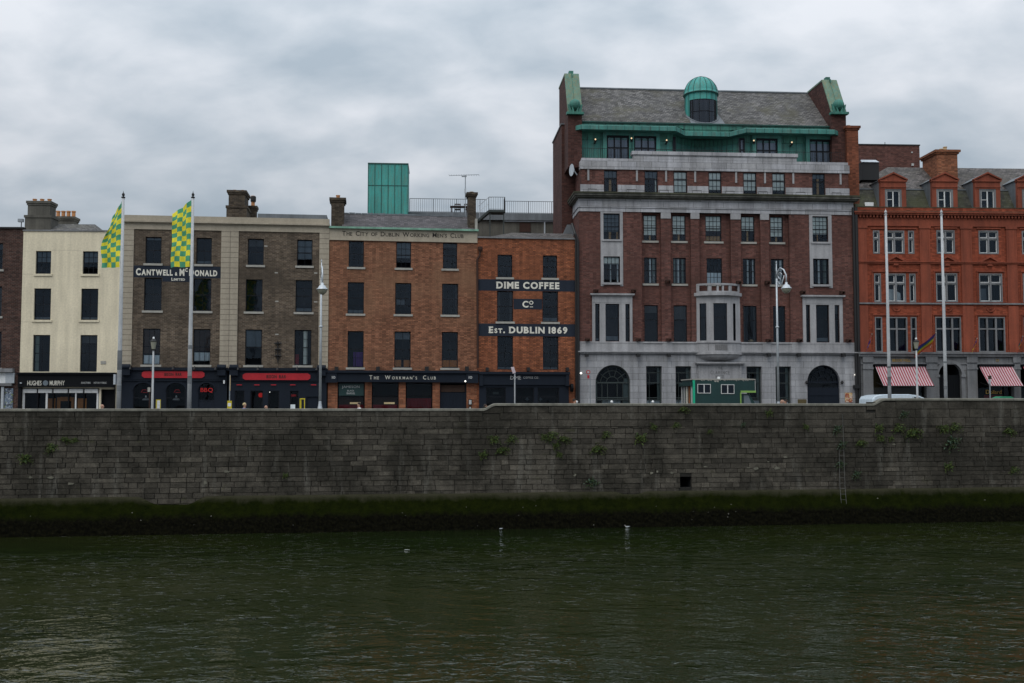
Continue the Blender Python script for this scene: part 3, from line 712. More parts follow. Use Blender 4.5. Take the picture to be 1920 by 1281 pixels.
part(B, 'render_line', 'beige_render', [(.02, uB1 - .02, -.004, .002, z_, z_ + .018) for z_ in (fB.z(120, 470) , w3[0][2] - .02, w2[0][2] - .17)] if False else [(.02, w3[0][0] - .12, -.004, .002, w3[0][2] - .03, w3[0][2] - .012), (w3[0][1] + .02, w3[1][0] - .12, -.004, .002, w3[0][3] + .05, w3[0][3] + .064), (.02, w2[0][0] - .12, -.004, .002, w2[0][2] - .14, w2[0][2] - .125)])
# roof, chimneys
a, b_ = fB.u(86, 430, 2), fB.u(197, 430, 2.); zr = fB.z(130, 420.5, 2.5)
mb = MB(); e0, e1 = (a, .4, zB), (b_, .4, zB); r0, r1 = (a + .5, 2.5, zr), (fB.u(178, 421, 2.5), 2.5, zr); g0, g1 = (a, 5.5, zB), (b_, 5.5, zB)
mb.poly([e0, e1, r1, r0]); mb.poly([e1, g1, r1]); mb.poly([g1, g0, r0, r1]); mb.poly([g0, e0, r0]); mb.build('roof', 'slate_grey', B)
chimney(B, fB, 51.6, 93.5, 377, 432, 1.2, 1.0, 'grey_render', pots=3, pot_h=.22, lower=(48, 97, 406), capm='grey_render')
chimney(B, fB, 99, 138, 406, 432, 4.0, .9, 'grey_render', pots=4, pot_h=.45, capm='grey_render')
# ---- C: twin beige-framed house over the two red-signed bars
Cb = bld(fC, 'twin_brick_house', 'wide brown brick building framed in beige quoins above two navy bar fronts')
uC1 = fC.u(616, 600) - .01; zC = fC.z(425, 407.5)
wc3 = row(fC, [(272.7, 443.7, 302.6, 493.9), (367.8, 446, 397, 496.4), (464.6, 448.6, 494.5, 497.3), (557, 449.6, 585.8, 498)])
wc2 = row(fC, [(270, 521, 303, 581.7), (362.5, 522.7, 396, 583.6), (460.6, 524, 492, 585), (554, 525.3, 585.4, 585.6)])
wc1 = row(fC, [(267.4, 615, 300.2, 684.5), (362, 617.3, 394.2, 683.7), (459.5, 618.6, 491, 685), (552, 619, 583.5, 685)])
zfr = fC.z(330, 431.5); zfr2 = zfr
zshC = fC.z(425, 691)
uP = [fC.u(x, 560) for x in (249, 413.5, 446, 598)]
archs = []
zA1 = fC.z(330, 718)
for cx_ in (269, 330.5): archs.append((fC.u(cx_ - 18.5, 745), fC.u(cx_ + 18.5, 745), .5, zA1, 'w'))
archs.append((fC.u(372, 745), fC.u(403, 745), .1, zA1, 'w'))
sh2 = [(fC.u(p0, 745), fC.u(p1, 745), .55, fC.z(500, 733), 'w') for p0, p1 in ((440.5, 458.5), (470, 493.5), (503, 524), (544, 560))] + [(fC.u(574.5, 745), fC.u(597, 745), .1, fC.z(580, 744), 'w')]
mb = MB()
wall(mb, uP[0], uP[1], zshC - .2, zfr, [(*r, 'w') for r in (wc3[0], wc3[1], wc2[0], wc2[1], wc1[0], wc1[1])])
wall(mb, uP[2], uP[3], zshC - .2, zfr, [(*r, 'w') for r in (wc3[2], wc3[3], wc2[2], wc2[3], wc1[2], wc1[3])])
mb.build('wall', ['brick_brown', 'interior_dark'], Cb)
mb = MB(); shell(mb, 0, uC1, .02, 9, 0, zC - .2); mb.poly([(0, .03, 0), (uC1, .03, 0), (uC1, .03, .02), (0, .03, .02)])
mb.box(0, uP[0], -.07, .12, zshC - .1, zfr + .002); mb.box(uP[1], uP[2], -.07, .12, zshC - .1, zfr + .002); mb.box(uP[3], uC1, -.07, .12, zshC - .1, zfr + .002)
mb.box(0, uC1, -.07, .3, zfr + .003, fC.z(425, 422.5)); mb.box(0, uC1, -.13, .3, fC.z(425, 422.5), fC.z(425, 420.5)); mb.box(-.06, uC1 + .04, -.26, .3, fC.z(425, 420.5), fC.z(425, 417.5)); mb.box(-.02, uC1, -.12, .35, fC.z(425, 417.5), zC)
fr = mb.build('quoin_frame', 'beige_render', Cb)
mb = MB(); z = zfr - .05
while z > zshC:
    for a, b_ in ((0.0, uP[0]), (uP[1], uP[2]), (uP[3], uC1)): mb.box(a + .01, b_ - .01, -.074, -.05, z - .014, z + .014)
    z -= .34
um = fC.u(430.5, 560); mb.box(um - .012, um + .012, -.075, -.05, zshC, zfr)
mb.build('quoin_joint', 'render_joint', fr)
for i, r in enumerate(wc3): window(Cb, r, cols=2, rows=2 if i < 3 else 4, blind=.75 if i == 3 else .08 * (i == 0), blindm='blind_grey', open_=.22 if i == 3 else 0)
for i, r in enumerate(wc2): window(Cb, r, cols=2, rows=2 + 2 * (i in (0, 3)))
window(Cb, wc1[0], cols=3, rows=2, rail=.5, low=.25, lowm='curtain_white', blind=.7, blindm='curtain_brown')
window(Cb, wc1[1], cols=3, rows=2, rail=.5, blind=.62, blindm='curtain_brown', curtains=[(0, 1, 'curtain_white', .10, .34)], open_=.06)
window(Cb, wc1[2], cols=1, rows=2, blind=.48, blindm='blind_grey', open_=.18)
window(Cb, wc1[3], cols=4, rows=4, curtains=[(.52, .78, 'blind_white'), (0, .25, 'curtain_red', 0, .3)])
# painted sign
r = fC.rect((249.7, 496.5, 413, 521.8)); zz0, zz1 = wc2[0][3] + .03, wc3[0][2] - .145
part(Cb, 'sign_band', 'sign_navy', [(uP[0] + .01, uP[1] - .01, -.008, .03, zz0, zz1), (wc2[0][1] + .03, wc2[1][0] - .03, -.008, .03, zz0 - .26, zz0)])
zc_ = (zz0 + zz1) / 2
lettering([('C', 1), ('ANTWELL', .84), (' ', 1), ('&', .5), (' ', 1), ('M', 1), ('C', .55, .42), (' ', .6), ('D', 1), ('ONALD', .84)], (fC.u(255, 508), fC.u(407.5, 508), zz0 + .12, zz1 - .12), -.010, 'sign_white', Cb, .045, .11, space=.25)
lettering([('L', 1), ('IMITED', .8)], (fC.u(321.5, 523), fC.u(347, 523), zz0 - .19, zz0 + .0), -.010, 'sign_white', Cb, .03)
# shopfronts (navy timber)
def console(root, u, v, z):
    o = MB().box(u - .26, u + .26, v - .32, v, z - .42, z + .1).build('console_bracket', 'navy_paint', root)
    m2 = MB().tube([(u - .27, v - .26, z + .12), (u + .27, v - .26, z + .12)], .17, 14); m2.build('scroll', 'navy_paint', o)
    return o
s1 = (fC.u(228.4, 740) + .0, fC.u(426, 740)); s2 = (fC.u(430, 740), fC.u(612.5, 740)); zf0 = fC.z(330, 712)
for (a, b_), hs in ((s1, archs), (s2, sh2)):
    mb = MB(); wall(mb, a, b_, 0, zf0, hs, v=-.12, rev=.1, deep=1.3, m=0, md=1)
    mb.poly([(a, -.12, 0), (a, .03, 0), (a, .03, zf0), (a, -.12, zf0)]); mb.poly([(b_, -.12, 0), (b_, .03, 0), (b_, .03, zf0), (b_, -.12, zf0)])
    mb.box(a - .02, b_ + .02, -.22, .02, zf0, zshC - .15); mb.box(a - .06, b_ + .06, -.36, .02, zshC - .15, zshC); mb.box(a - .03, b_ + .03, -.28, .02, zshC, zshC + .04)
    mb.box(a, b_, -.20, -.121, zf0 - .10, zf0 - .01)
    sf = mb.build('shopfront', ['navy_paint', 'interior_dark'], Cb)
    for k, h in enumerate(hs):
        w0 = -.05; a1, b1, c1, d1 = h[:4]
        m2 = MB(); m2.box(a1, a1 + .06, w0, w0 + .06, c1, d1); m2.box(b1 - .06, b1, w0, w0 + .06, c1, d1); m2.box(a1 + .06, b1 - .06, w0, w0 + .06, d1 - .06, d1); m2.box(a1 + .06, b1 - .06, w0, w0 + .06, c1, c1 + .07)
        if hs is archs: m2.box(a1 + .06, b1 - .06, w0 + .01, w0 + .05, c1 + (d1 - c1) * .62 - .03, c1 + (d1 - c1) * .62 + .03)
        if h in (archs[-1], sh2[-1]):
            m2.box(a1 + .06, b1 - .06, w0 + .02, w0 + .05, c1 + .08, c1 + (d1 - c1) * (.60 if hs is archs else .97)); wd = m2.build('door', 'navy_paint', sf)
        else: wd = m2.build('shop_window', 'dark_frame', sf)
        MB().poly([(a1, w0 + .065, c1), (b1, w0 + .065, c1), (b1, w0 + .065, d1), (a1, w0 + .065, d1)]).build('pane', 'glass_dim_reflection', wd)
        if hs is archs:     # segmental arch filled at the corners
            m3 = MB(); r_ = (b1 - a1) / 2; N = 12
            for q in range(N):
                t0, t1 = math.pi * q / N, math.pi * (q + 1) / N; f0 = lambda t: ((a1 + b1) / 2 - r_ * math.cos(t), d1 - .5 + .5 * math.sin(t))
                p0, p1 = f0(t0), f0(t1); m3.prism([(p0[0], -.124, p0[1]), (p1[0], -.124, p1[1]), (p1[0], -.124, d1 + .002), (p0[0], -.124, d1 + .002)], (0, .05, 0))
                q0 = ((a1 + b1) / 2 - r_ * 1.14 * math.cos(t0), d1 - .5 + .62 * math.sin(t0)); q1 = ((a1 + b1) / 2 - r_ * 1.14 * math.cos(t1), d1 - .5 + .62 * math.sin(t1))
                m3.prism([(p0[0], -.165, p0[1]), (p1[0], -.165, p1[1]), (q1[0], -.165, q1[1]), (q0[0], -.165, q0[1])], (0, .044, 0))
            m3.build('arch_moulding', 'navy_paint', sf)
    console(sf, a + .32, -.2, zshC - .05); console(sf, b_ - .32, -.2, zshC - .05)
    mb = MB(); n = 5
    for k in range(n):
        x = a + (b_ - a) * (k + .5) / n; mb.tube([(x, -.36, zshC + .02), (x, -.62, zshC + .12), (x, -.75, zshC - .02)], .02, 6); mb.tube([(x, -.75, zshC + .03), (x, -.78, zshC - .12)], [.05, .09], 8)
    mb.build('swan_lamp', 'black_iron', sf)
def rsign(root, f, r, v, text_r):
    a, b_, c, d_ = f.rect(r); k = .16; mb = MB()
    mb.prism([(a + k, v, c), (b_ - k, v, c), (b_, v, c + k * .7), (b_, v, d_ - k * .7), (b_ - k, v, d_), (a + k, v, d_), (a, v, d_ - k * .7), (a, v, c + k * .7)], (0, .04, 0)); o = mb.build('sign_board', 'red_paint', root)
    lettering([('BISON', 1), ('  ', 1), ('BAR', 1)], f.rect(text_r), v - .003, 'black_letters', o, .02, .14)
    return o
rsign(Cb, fC, (267.4, 696.3, 384.6, 709), -.27, (310, 699.6, 342, 705))
rsign(Cb, fC, (456, 700.2, 582.4, 712.8), -.27, (500.5, 703.5, 537, 709.6))
for x in (448.5, 481.5, 513, 549, 588): part(Cb, 'small_lettering', 'red_paint', [pxbox(fC, (x - 5, 721, x + 5, 722.6), -.215, -.205)])
lettering([('BBQ', 1)], fC.rect((376, 727.5, 399, 736.5)), .03, 'neon_red', Cb, 0, .08, name='neon_sign')
for x0, x1 in ((263, 275), (325, 337)):
    m2 = MB(); r = fC.rect((x0, 731, x1, 736)); m2.tube([(r[0], .25, r[2]), (r[0] + .1, .25, r[3]), (r[1] - .1, .25, r[3]), (r[1], .25, r[2]), (r[0] + .1, .25, r[2])], .02, 6); m2.build('neon_sign', 'neon_dim', Cb)
for x in (273.5, 330.5):
    c = fC.P(x, 746, .3); MB().lathe((c[0], .3, c[1] - .15), [(.24, 0), (.20, .07), (.06, .18), (.03, .30)], 14).build('pendant_lamp', 'white_plastic', Cb)
c = fC.P(489, 741, .4); MB().lathe((c[0], .45, c[1] - .15), [(0, 0), (.12, .02), (.17, .15), (.12, .28), (0, .3)], 14).build('red_lantern', 'neon_red', Cb)
c = fC.P(505.5, 735, .4); MB().lathe((c[0], .4, c[1]), [(0, -.05), (.05, 0), (0, .05)], 10).build('bulb', 'lamp_white', Cb)
MB().lathe((fC.u(549, 741, .4), .45, fC.z(549, 741, .4)), [(0, -.1), (.22, -.08), (.22, .04), (0, .06)], 14).build('red_lantern', 'neon_dim', Cb)
part(Cb, 'alarm_box', 'white_plastic', [pxbox(fC, (418.3, 713, 421.6, 719.4), -.3, -.22)])
# iron wall ornament between the windows
mb = MB()
def W2(px, py): c = fC.P(px, py); return (c[0], -.09, c[1])
mb.tube([W2(521, 640), W2(521, 680)], .035, 8); mb.tube([W2(515, 644), W2(528, 644)], .05, 8); mb.tube([W2(515.5, 655), W2(527.5, 655)], .05, 8); mb.tube([W2(515.5, 667), W2(527.5, 667)], .045, 8); mb.tube([W2(518, 655), W2(516.5, 667), W2(521, 676)], .02, 6); mb.tube([W2(525, 655), W2(526, 667), W2(521, 676)], .02, 6)
for y in (644, 655, 667): p = W2(521, y); mb.lathe((p[0], p[1], p[2]), [(0, -.1), (.1, -.03), (.1, .03), (0, .1)], 10)
mb.build('iron_ornament', 'black_iron', Cb)
mb = MB()
for px, py in ((498.5, 461.5), (518, 511.5), (592, 512), (519, 565), (592, 566), (519, 627)): mb.box(*pxbox(fC, (px - 3, py - 1, px + 3, py + 1.2), -.012, .02))
mb.build('pale_brick', 'stone_sill', Cb)
part(Cb, 'roof', 'lead_grey', [(fC.u(485, 405, 1), uC1 - .2, .5, 5, zC - .2, fC.z(550, 404.5, 1))])
chimney(Cb, fC, 428.5, 459, 357, 408, 1.0, 1.9, 'brick_stack', cap=.12, pots=2, pot_h=.2, lower=(425, 463, 388))
chimney(Cb, fC, 466, 480, 386, 408, 3.2, .7, 'brick_stack', pots=1, pot_h=.75)
mb = MB(); c = fC.P(474.7, 376, 3.5); mb.lathe((c[0], 3.55, c[1]), [(.17, -.1), (.19, 0), (.19, .26), (.15, .3), (0, .3)], 12); mb.build('chimney_cowl', 'black_iron', Cb)
# ---- D: the three-storey working men's club
D = bld(fD, 'club_building', 'sandy brick club building with lettered beige frieze and slate roof')
uD1_ = fD.u(895, 600) - .01; zDf0 = fD.z(755, 452.5); zDf1 = fD.z(755, 431.5)
wd3 = row(fD, [(653.8, 451.7, 682.3, 500.7), (742.9, 454, 770.7, 502.6), (830.5, 455.4, 857.4, 504.3)])
wd2 = row(fD, [(651.6, 529, 682.3, 588), (741, 531.4, 771.2, 590), (828.8, 532, 859, 590)])
wd1 = row(fD, [(651.6, 620.5, 681.7, 688.8), (739.5, 622, 769.8, 689.5), (828.4, 622.8, 858.6, 690.3)])
zDs = fD.z(755, 697); zDfa = fD.z(755, 717)
wd3 = [(a, b_, c, min(d_, zDf0 - .01)) for a, b_, c, d_ in wd3]
mb = MB(); wall(mb, 0, uD1_, zDs - .3, zDf0, [(*r, 'w') for r in wd3 + wd2 + wd1]); wall(mb, 0, uD1_, 0, zDs - .3, [(fD.u(p0, 740), fD.u(p1, 740), .1, zDfa, 'w') for p0, p1 in ((632.8, 684), (696.9, 747.7), (760.6, 811), (824.7, 874.7))], rev=.3, deep=1.4, m=2)
shell(mb, 0, uD1_, 0, 9, 0, zDf1 - .1); mb.build('wall', ['brick_sandy', 'interior_dark', 'brick_tan'], D)
part(D, 'frieze', 'beige_render', [(0, uD1_, -.04, .3, zDf0, zDf1), (0, uD1_, -.09, -.041, zDf0 - .02, zDf0 + .06)])
part(D, 'gutter', 'mint_copper', [(-.02, uD1_ + .06, -.22, .1, zDf1 + .001, zDf1 + .13)])
lettering([('T', 1), ('HE', .78), (' ', 1), ('C', 1), ('ITY OF', .78), (' ', 1), ('D', 1), ('UBLIN', .78), (' ', 1), ('W', 1), ('ORKING', .78), (' ', 1), ('M', 1), ('EN', .78), ("'", .9), ('S', .78), (' ', 1), ('C', 1), ('LUB', .78)], (fD.u(641.5, 439), fD.u(869, 439), fD.z(755, 444.2), fD.z(755, 435.6)), -.042, 'black_letters', D, .01, .13, slab=.07, space=.45)
for i, r in enumerate(wd3): window(D, r, cols=3, rows=4, sillm='stone_sill', blind=.62 if i == 1 else 0, blindm='blind_grey', open_=.2 if i == 1 else 0)
for i, r in enumerate(wd2): window(D, r, cols=3, rows=4, low=.10 if i == 0 else 0, lowm='blind_grey', curtains=[(.05, .6, 'blind_grey', .3, .48)] if i == 1 else [])
window(D, wd1[0], cols=2, rows=4, curtains=[(.35, 1, 'purple_cloth', 0, .42)]); window(D, wd1[1], cols=2, rows=4, curtains=[(0, .42, 'orange_wood', 0, .2), (.6, 1, 'orange_wood', 0, .2), (0, 1, 'blind_grey', .8, 1)]); window(D, wd1[2], cols=2, rows=4, curtains=[(0, 1, 'orange_wood', 0, .2)])
zr = fD.z(755, 403.8, 3.0); mb = MB(); a, b_ = fD.u(642, 415, 1), uD1_ - .15
mb.poly([(a, .0, zDf1 + .1), (b_, .0, zDf1 + .1), (b_, 3., zr), (a, 3., zr)]); mb.poly([(a, 3, zr), (b_, 3, zr), (b_, 6, zDf1), (a, 6, zDf1)]); mb.poly([(b_, 0, zDf1), (b_, 6, zDf1), (b_, 3, zr)]); mb.poly([(a, 0, zDf1), (a, 6, zDf1), (a, 3, zr)])
rf = mb.build('roof', 'slate_plum', D); mb = MB(); k = a
while k < b_ - .3: mb.box(k, k + .40, 2.9, 3.1, zr - .03, zr + .07 + (0 if int(k * 10) % 3 else .02)); k += .42
mb.build('ridge_tile', 'lead_grey', rf)
part(D, 'party_coping', 'stone_sill', [(uD1_ - .13, uD1_ + .02, .1, .5, zDf1, zDf1 + .9)])
chimney(D, fD, 621, 645, 371, 424, .6, 1.4, 'brick_stack', cap=.13, pots=1, pot_h=.3)
chimney(D, fD, 878, 892.5, 361, 424, .5, .8, 'brick_stack', cap=.12, pots=1, pot_h=.12, potm='pot_buff')
mb = MB(); mb.box(-.15, uD1_ + .05, -.26, -.003, zDfa, zDs - .1); mb.box(-.2, uD1_ + .1, -.4, -.003, zDs - .1, zDs + .06); mb.box(-.15, fD.u(632, 710), -.34, -.261, zDfa - .04, zDs - .1); mb.box(fD.u(873.5, 710), uD1_ + .05, -.34, -.261, zDfa - .04, zDs - .1)
sf = mb.build('shop_fascia', 'navy_paint', D)
lettering([('T', 1), ('HE', .72), ('  ', 1.2), ('W', 1), ('ORKMAN', .72), ("'", .9), ('S', .72), ('  ', 1.2), ('C', 1), ('LUB', .72)], fD.rect((692.5, 704.3, 816.5, 711.8)), -.264, 'sign_white', sf, .008, .34, slab=.09, space=.4)
for x in (622.5, 877.9): lettering([('10', 1)], fD.rect((x, 705.4, x + 6.5, 710.6)), -.343, 'pale_letters', sf, .02)
hs = [(fD.u(p0, 740), fD.u(p1, 740)) for p0, p1 in ((632.8, 684), (696.9, 747.7), (760.6, 811), (824.7, 874.7))]
for i, (a, b_) in enumerate(hs):
    mb = MB(); w0 = .15; mb.box(a, a + .07, w0, w0 + .08, .1, zDfa); mb.box(b_ - .07, b_, w0, w0 + .08, .1, zDfa); mb.box(a + .07, b_ - .07, w0, w0 + .08, zDfa - .08, zDfa)
    zt = fD.z(755, 743)
    if i < 3:
        mb.box(a + .07, b_ - .07, w0, w0 + .08, zt - .04, zt + .04); o = mb.build('shop_window', 'black_paint', D)
        MB().poly([(a, w0 + .05, .1), (b_, w0 + .05, .1), (b_, w0 + .05, zDfa), (a, w0 + .05, zDfa)]).build('pane', 'glass_dim_reflection', o)
    else:
        mb.box(a + .07, b_ - .07, w0 + .02, w0 + .06, .1, fD.z(845, 736)); n = 8
        for q in range(1, n): x = a + (b_ - a) * q / n; mb.box(x - .015, x + .015, w0 - .005, w0 + .02, .12, fD.z(845, 738))
        o = mb.build('door', 'navy_paint', D); MB().box(a + .1, b_ - .1, w0 + .03, w0 + .06, fD.z(845, 735), fD.z(845, 722)).build('transom_panel', 'curtain_brown', o)
    if i == 0:
        r = fD.rect((635.5, 719.5, 682, 742)); p = MB().box(r[0], r[1], w0 - .02, w0 - .004, r[2], r[3]).build('green_sign_board', 'curtain_green', o)
        p.data.materials[0] = MATS['truck_green']
        lettering([('JAMESON', 1)], fD.rect((641, 723, 674, 729)), w0 - .022, 'pale_letters', o, .0, .1); lettering([('BLACK', 1)], fD.rect((651, 731.2, 664, 734.2)), w0 - .022, 'pale_letters', o, .01); lettering([('BARREL', 1)], fD.rect((650, 735.8, 666, 739.4)), w0 - .022, 'pale_letters', o, .01)
    if i < 2:
        x = (656, 720)[i]; MB().box(*pxbox(fD, (x, 754.3, x + 20, 757.8), w0 - .012, w0 - .004)).build('menu_strip', 'pot_buff', o)
        MB().box(a + .08, b_ - .08, w0 + .14, w0 + .16, .1, fD.z(700, 759)).build('low_curtain', 'curtain_red', o); MB().box(a + .08, b_ - .08, w0 + .2, w0 + .22, fD.z(700, 759), fD.z(700, 745)).build('wood_panel', 'curtain_brown', o)
    if i == 2:
        m2 = MB(); n = 34
        for q in range(n):
            x0_, x1_ = a + .06 + (b_ - a - .12) * q / n, a + .06 + (b_ - a - .12) * (q + 1) / n; m2.poly([(x0_, w0 + .1 + .05 * (q % 2), .1), (x1_, w0 + .1 + .05 * ((q + 1) % 2), .1), (x1_, w0 + .1 + .05 * ((q + 1) % 2), fD.z(790, 747)), (x0_, w0 + .1 + .05 * (q % 2), fD.z(790, 747))])
        m2.build('curtain', 'curtain_red', o)
for r_ in ((878.3, 749, 885, 759.5), (879, 762, 884, 770)):
    o = part(D, 'menu_frame', 'black_paint', [pxbox(fD, r_, -.07, -.003)]); MB().box(*pxbox(fD, (r_[0] + 1, r_[1] + 1.2, r_[2] - 1, r_[3] - 1.2), -.075, -.071)).build('menu_sheet', 'pale_letters', o)
c = fD.P(871.4, 715.3); MB().lathe((c[0], -.42, c[1]), [(0, -.07), (.07, 0), (0, .07)], 10).build('wall_lamp', 'lamp_white', D)
mb = MB()
for x in (631, 708.5, 800, 875): c = fD.P(x, 690); mb.box(c[0] - .12, c[0] + .12, -.3, -.003, c[1] - .2, c[1] + .08)
mb.build('floodlight', 'black_iron', D)
# ---- E: the coffee house
Eb = bld(fE, 'coffee_house', 'narrow orange brick coffee house with three painted navy sign bands')
def E3(f, px, py, v=-.14): c = f.P(px, py); return (c[0], v, c[1])
mb = MB(); mb.tube([E3(fE, 899.5, 472), E3(fE, 899, 480), E3(fE, 894.5, 488), E3(fE, 894.5, 500), E3(fE, 895.5, 690)], .07, 8); c = fE.P(900, 468); mb.lathe((c[0], -.14, c[1] - .12), [(.06, -.1), (.16, .1), (.16, .28), (.0, .28)], 8)
mb.build('drainpipe', 'rust_brown', Eb)
uE1 = fE.u(1083, 600) - .02; zE = fE.z(985, 448); zEs = fE.z(985, 699)
we3 = row(fE, [(932.7, 477.7, 960.8, 520.5), (1017.8, 479.5, 1044.8, 521)]); we2 = row(fE, [(932, 546, 962.2, 602.8), (1017, 546.6, 1046.6, 604.2)]); we1 = row(fE, [(932.4, 631, 962, 693), (1017.8, 631, 1047, 694)])
shE = [(fE.u(p0, 740), fE.u(p1, 740), .5, fE.z(985, 727), 'w') for p0, p1 in ((911, 948), (967.5, 1001), (1008, 1048))]
mb = MB(); wall(mb, 0, uE1, 0, zE, [(*r, 'w') for r in we3 + we2 + we1] + [(shE[0][0], shE[-1][1], .5, shE[0][3], 'w')], rev=.16); shell(mb, 0, uE1, 0, 9, 0, zE - .05); mb.build('wall', ['brick_orange', 'interior_dark'], Eb)
part(Eb, 'parapet_coping', 'granite_grey', [(-.02, uE1 + .02, -.1, .35, zE + .001, zE + .1)])
for r in we3: window(Eb, r, cols=3, rows=4)
for r in we2: window(Eb, r, cols=2, rows=4)
for r in we1: window(Eb, r, cols=2, rows=4, sill=False, low=.05, lowm='blind_grey')
za0, za1 = we2[0][3] + .01, we3[0][2] - .145; zb0, zb1 = we1[0][3] + .01, we2[0][2] - .145
cz0, cz1 = fE.z(990, 580.3), fE.z(990, 560.7)
part(Eb, 'sign_band', 'sign_navy', [(.03, uE1 - .01, -.008, .03, za0, za1)]); part(Eb, 'sign_band', 'sign_navy', [(.03, uE1 - .01, -.008, .03, zb0, zb1)]); part(Eb, 'sign_band', 'sign_navy', [(we2[0][1] + .02, we2[1][0] - .02, -.008, .03, cz0, cz1)])
lettering([('DIME COFFEE', 1)], (fE.u(929.6, 535), fE.u(1048.7, 535), (za0 + za1) / 2 - .24, (za0 + za1) / 2 + .24), -.01, 'sign_white', Eb, .042, .13, slab=.07)
lettering([('C', 1), ('O', .6, .32)], (fE.u(979.5, 571), fE.u(1000, 571), cz0 + .12, cz1 - .12), -.01, 'sign_white', Eb, .03, .08, slab=.1)
part(Eb, 'lettering', 'sign_white', [pxbox(fE, (993.5, 575, 999.5, 576.3), -.02, -.01)])
lettering([('E', 1), ('ST', .7), ('.', 1), (' ', 1), ('DUBLIN 1869', 1)], (fE.u(915.5, 620), fE.u(1063.8, 620), (zb0 + zb1) / 2 - .24, (zb0 + zb1) / 2 + .24), -.01, 'sign_white', Eb, .042, .13, slab=.07)
mb = MB(); a, b_ = fE.u(898, 740), fE.u(1066, 740); wall(mb, a, b_, 0, fE.z(985, 722), [(*h[:4], 'r', .12) for h in shE], v=-.12)
mb.box(a, b_, -.24, -.003, fE.z(985, 722), zEs - .12); mb.box(a - .05, b_ + .05, -.38, -.003, zEs - .12, zEs + .04); mb.box(a, a + .25, -.32, -.241, fE.z(985, 724), zEs - .12); mb.box(b_ - .25, b_, -.32, -.241, fE.z(985, 724), zEs - .12); mb.box(b_ - .002, b_, -.12, -.003, 0, fE.z(985, 722))
sf = mb.build('shopfront', 'navy_paint', Eb)
lettering([('DIME', 1)], fE.rect((955.5, 705.3, 976, 711.9)), -.245, 'pale_letters', sf, .0, .1, slab=.09); lettering([('COFFEE CO.', 1)], fE.rect((980.5, 706.6, 1009.5, 710.4)), -.245, 'pale_letters', sf, .0, .25, slab=.08)
for h in shE:
    a1, b1, c1, d1 = h[:4]; m2 = MB(); m2.box(a1, b1, -.03, .02, d1 - .07, d1); m2.box(a1, b1, -.03, .02, c1, c1 + .07); m2.box(a1, b1, -.03, .02, c1 + (d1 - c1) * .72, c1 + (d1 - c1) * .72 + .05); m2.box(a1, a1 + .06, -.03, .02, c1 + .07, d1 - .07); m2.box(b1 - .06, b1, -.03, .02, c1 + .07, d1 - .07)
    o = m2.build('shop_window', 'dark_frame', Eb); MB().poly([(a1, .025, c1), (b1, .025, c1), (b1, .025, d1), (a1, .025, d1)]).build('pane', 'glass_dim_reflection', o)
part(Eb, 'open_sign', 'steel_teal', [pxbox(fE, (924, 735, 935, 739.5), .04, .05)])
for x in (989, 1014): c = fE.P(x, 749); MB().lathe((c[0], .2, c[1]), [(0, -.14), (.14, 0), (0, .14)], 10).build('pendant_lamp', 'blind_grey', Eb)
o = MB(); c = fE.P(1070.5, 727.5); o.tube([(c[0] - .1, -.003, c[1] + .15), (c[0], -.35, c[1] + .15)], .03); o.tube([(c[0] - .08, -.35, c[1]), (c[0] + .08, -.35, c[1])], .28, 16); o.build('round_bracket_sign', 'black_paint', Eb)
mb = MB()
for x in (913, 990, 1063): c = fE.P(x, 692); mb.box(c[0] - .1, c[0] + .1, -.3, -.003, c[1] - .14, c[1] + .1)
mb.build('floodlight', 'black_iron', Eb)
zr = fE.z(985, 437, 2.2); mb = MB(); a, b_ = fE.u(960, 440, 2), uE1
mb.poly([(0.1, .3, zE), (b_, .3, zE), (b_, 2.2, zr), (a, 2.2, zr)]); mb.poly([(a, 2.2, zr), (b_, 2.2, zr), (b_, 6, zE), (a, 6, zE)]); mb.poly([(0.1, .3, zE), (a, 2.2, zr), (a, 6, zE)]); mb.build('roof', 'slate_brown', Eb)
mb = MB(); P_ = lambda px, py, v=-.16: E3(fE, px, py, v)
mb.tube([P_(1083.2, 560), P_(1083.8, 764)], .10, 8)
mb.tube([P_(1074.5, 418, .4), P_(1078, 440), P_(1082.5, 455), P_(1083.2, 560)], .10, 8); mb.tube([P_(1079, 450), P_(1079.5, 700), P_(1080, 764)], .07, 8)
mb.build('drainpipe', 'black_iron', Eb)
# ---- F: the big hotel
H = bld(fF, 'hotel_building', 'tall dark red brick hotel with grey stone base, green copper top storey and dome', 'hotel')
X = lambda px, py=560, v=0.: fF.u(px, py, v)
Z = lambda px, py, v=0.: fF.z(px, py, v)
uF1 = X(1602) ; zg = Z(1345, 641.6); zt = Z(1345, 400.5)
wf4 = row(fF, [(1131.3, 398.8, 1162, 449), (1208.3, 402, 1233, 450.5), (1262.7, 402, 1287.6, 451), (1325, 404.5, 1355, 451.8), (1392.4, 405, 1417.4, 452.6), (1447, 405.4, 1471, 453.5), (1523, 404.5, 1552.5, 453.5)])
wf3 = row(fF, [(1131.6, 480, 1162.5, 529.8), (1209.5, 482.3, 1233.3, 531.5), (1264, 483, 1288.4, 532.3), (1327.2, 483.4, 1356.4, 531), (1395.6, 484.4, 1419, 533), (1448.5, 485, 1472.6, 533), (1525, 484.4, 1554.3, 533)])
wf2 = row(fF, [(1210, 571.6, 1235.7, 640.5), (1265.2, 572, 1290.3, 640.5), (1396.4, 572.5, 1421.8, 641.3), (1452.6, 573, 1475.6, 641)])
zt = max(zt, wf4[0][3] + .12)
wbL = row(fF, [(1115.7, 570, 1124, 640), (1135, 570, 1160.8, 640), (1172.3, 570, 1180.5, 640)])
wbR = row(fF, [(1510.8, 572, 1518.5, 642), (1529.7, 572, 1554.3, 642), (1564.6, 572, 1573.6, 642)])
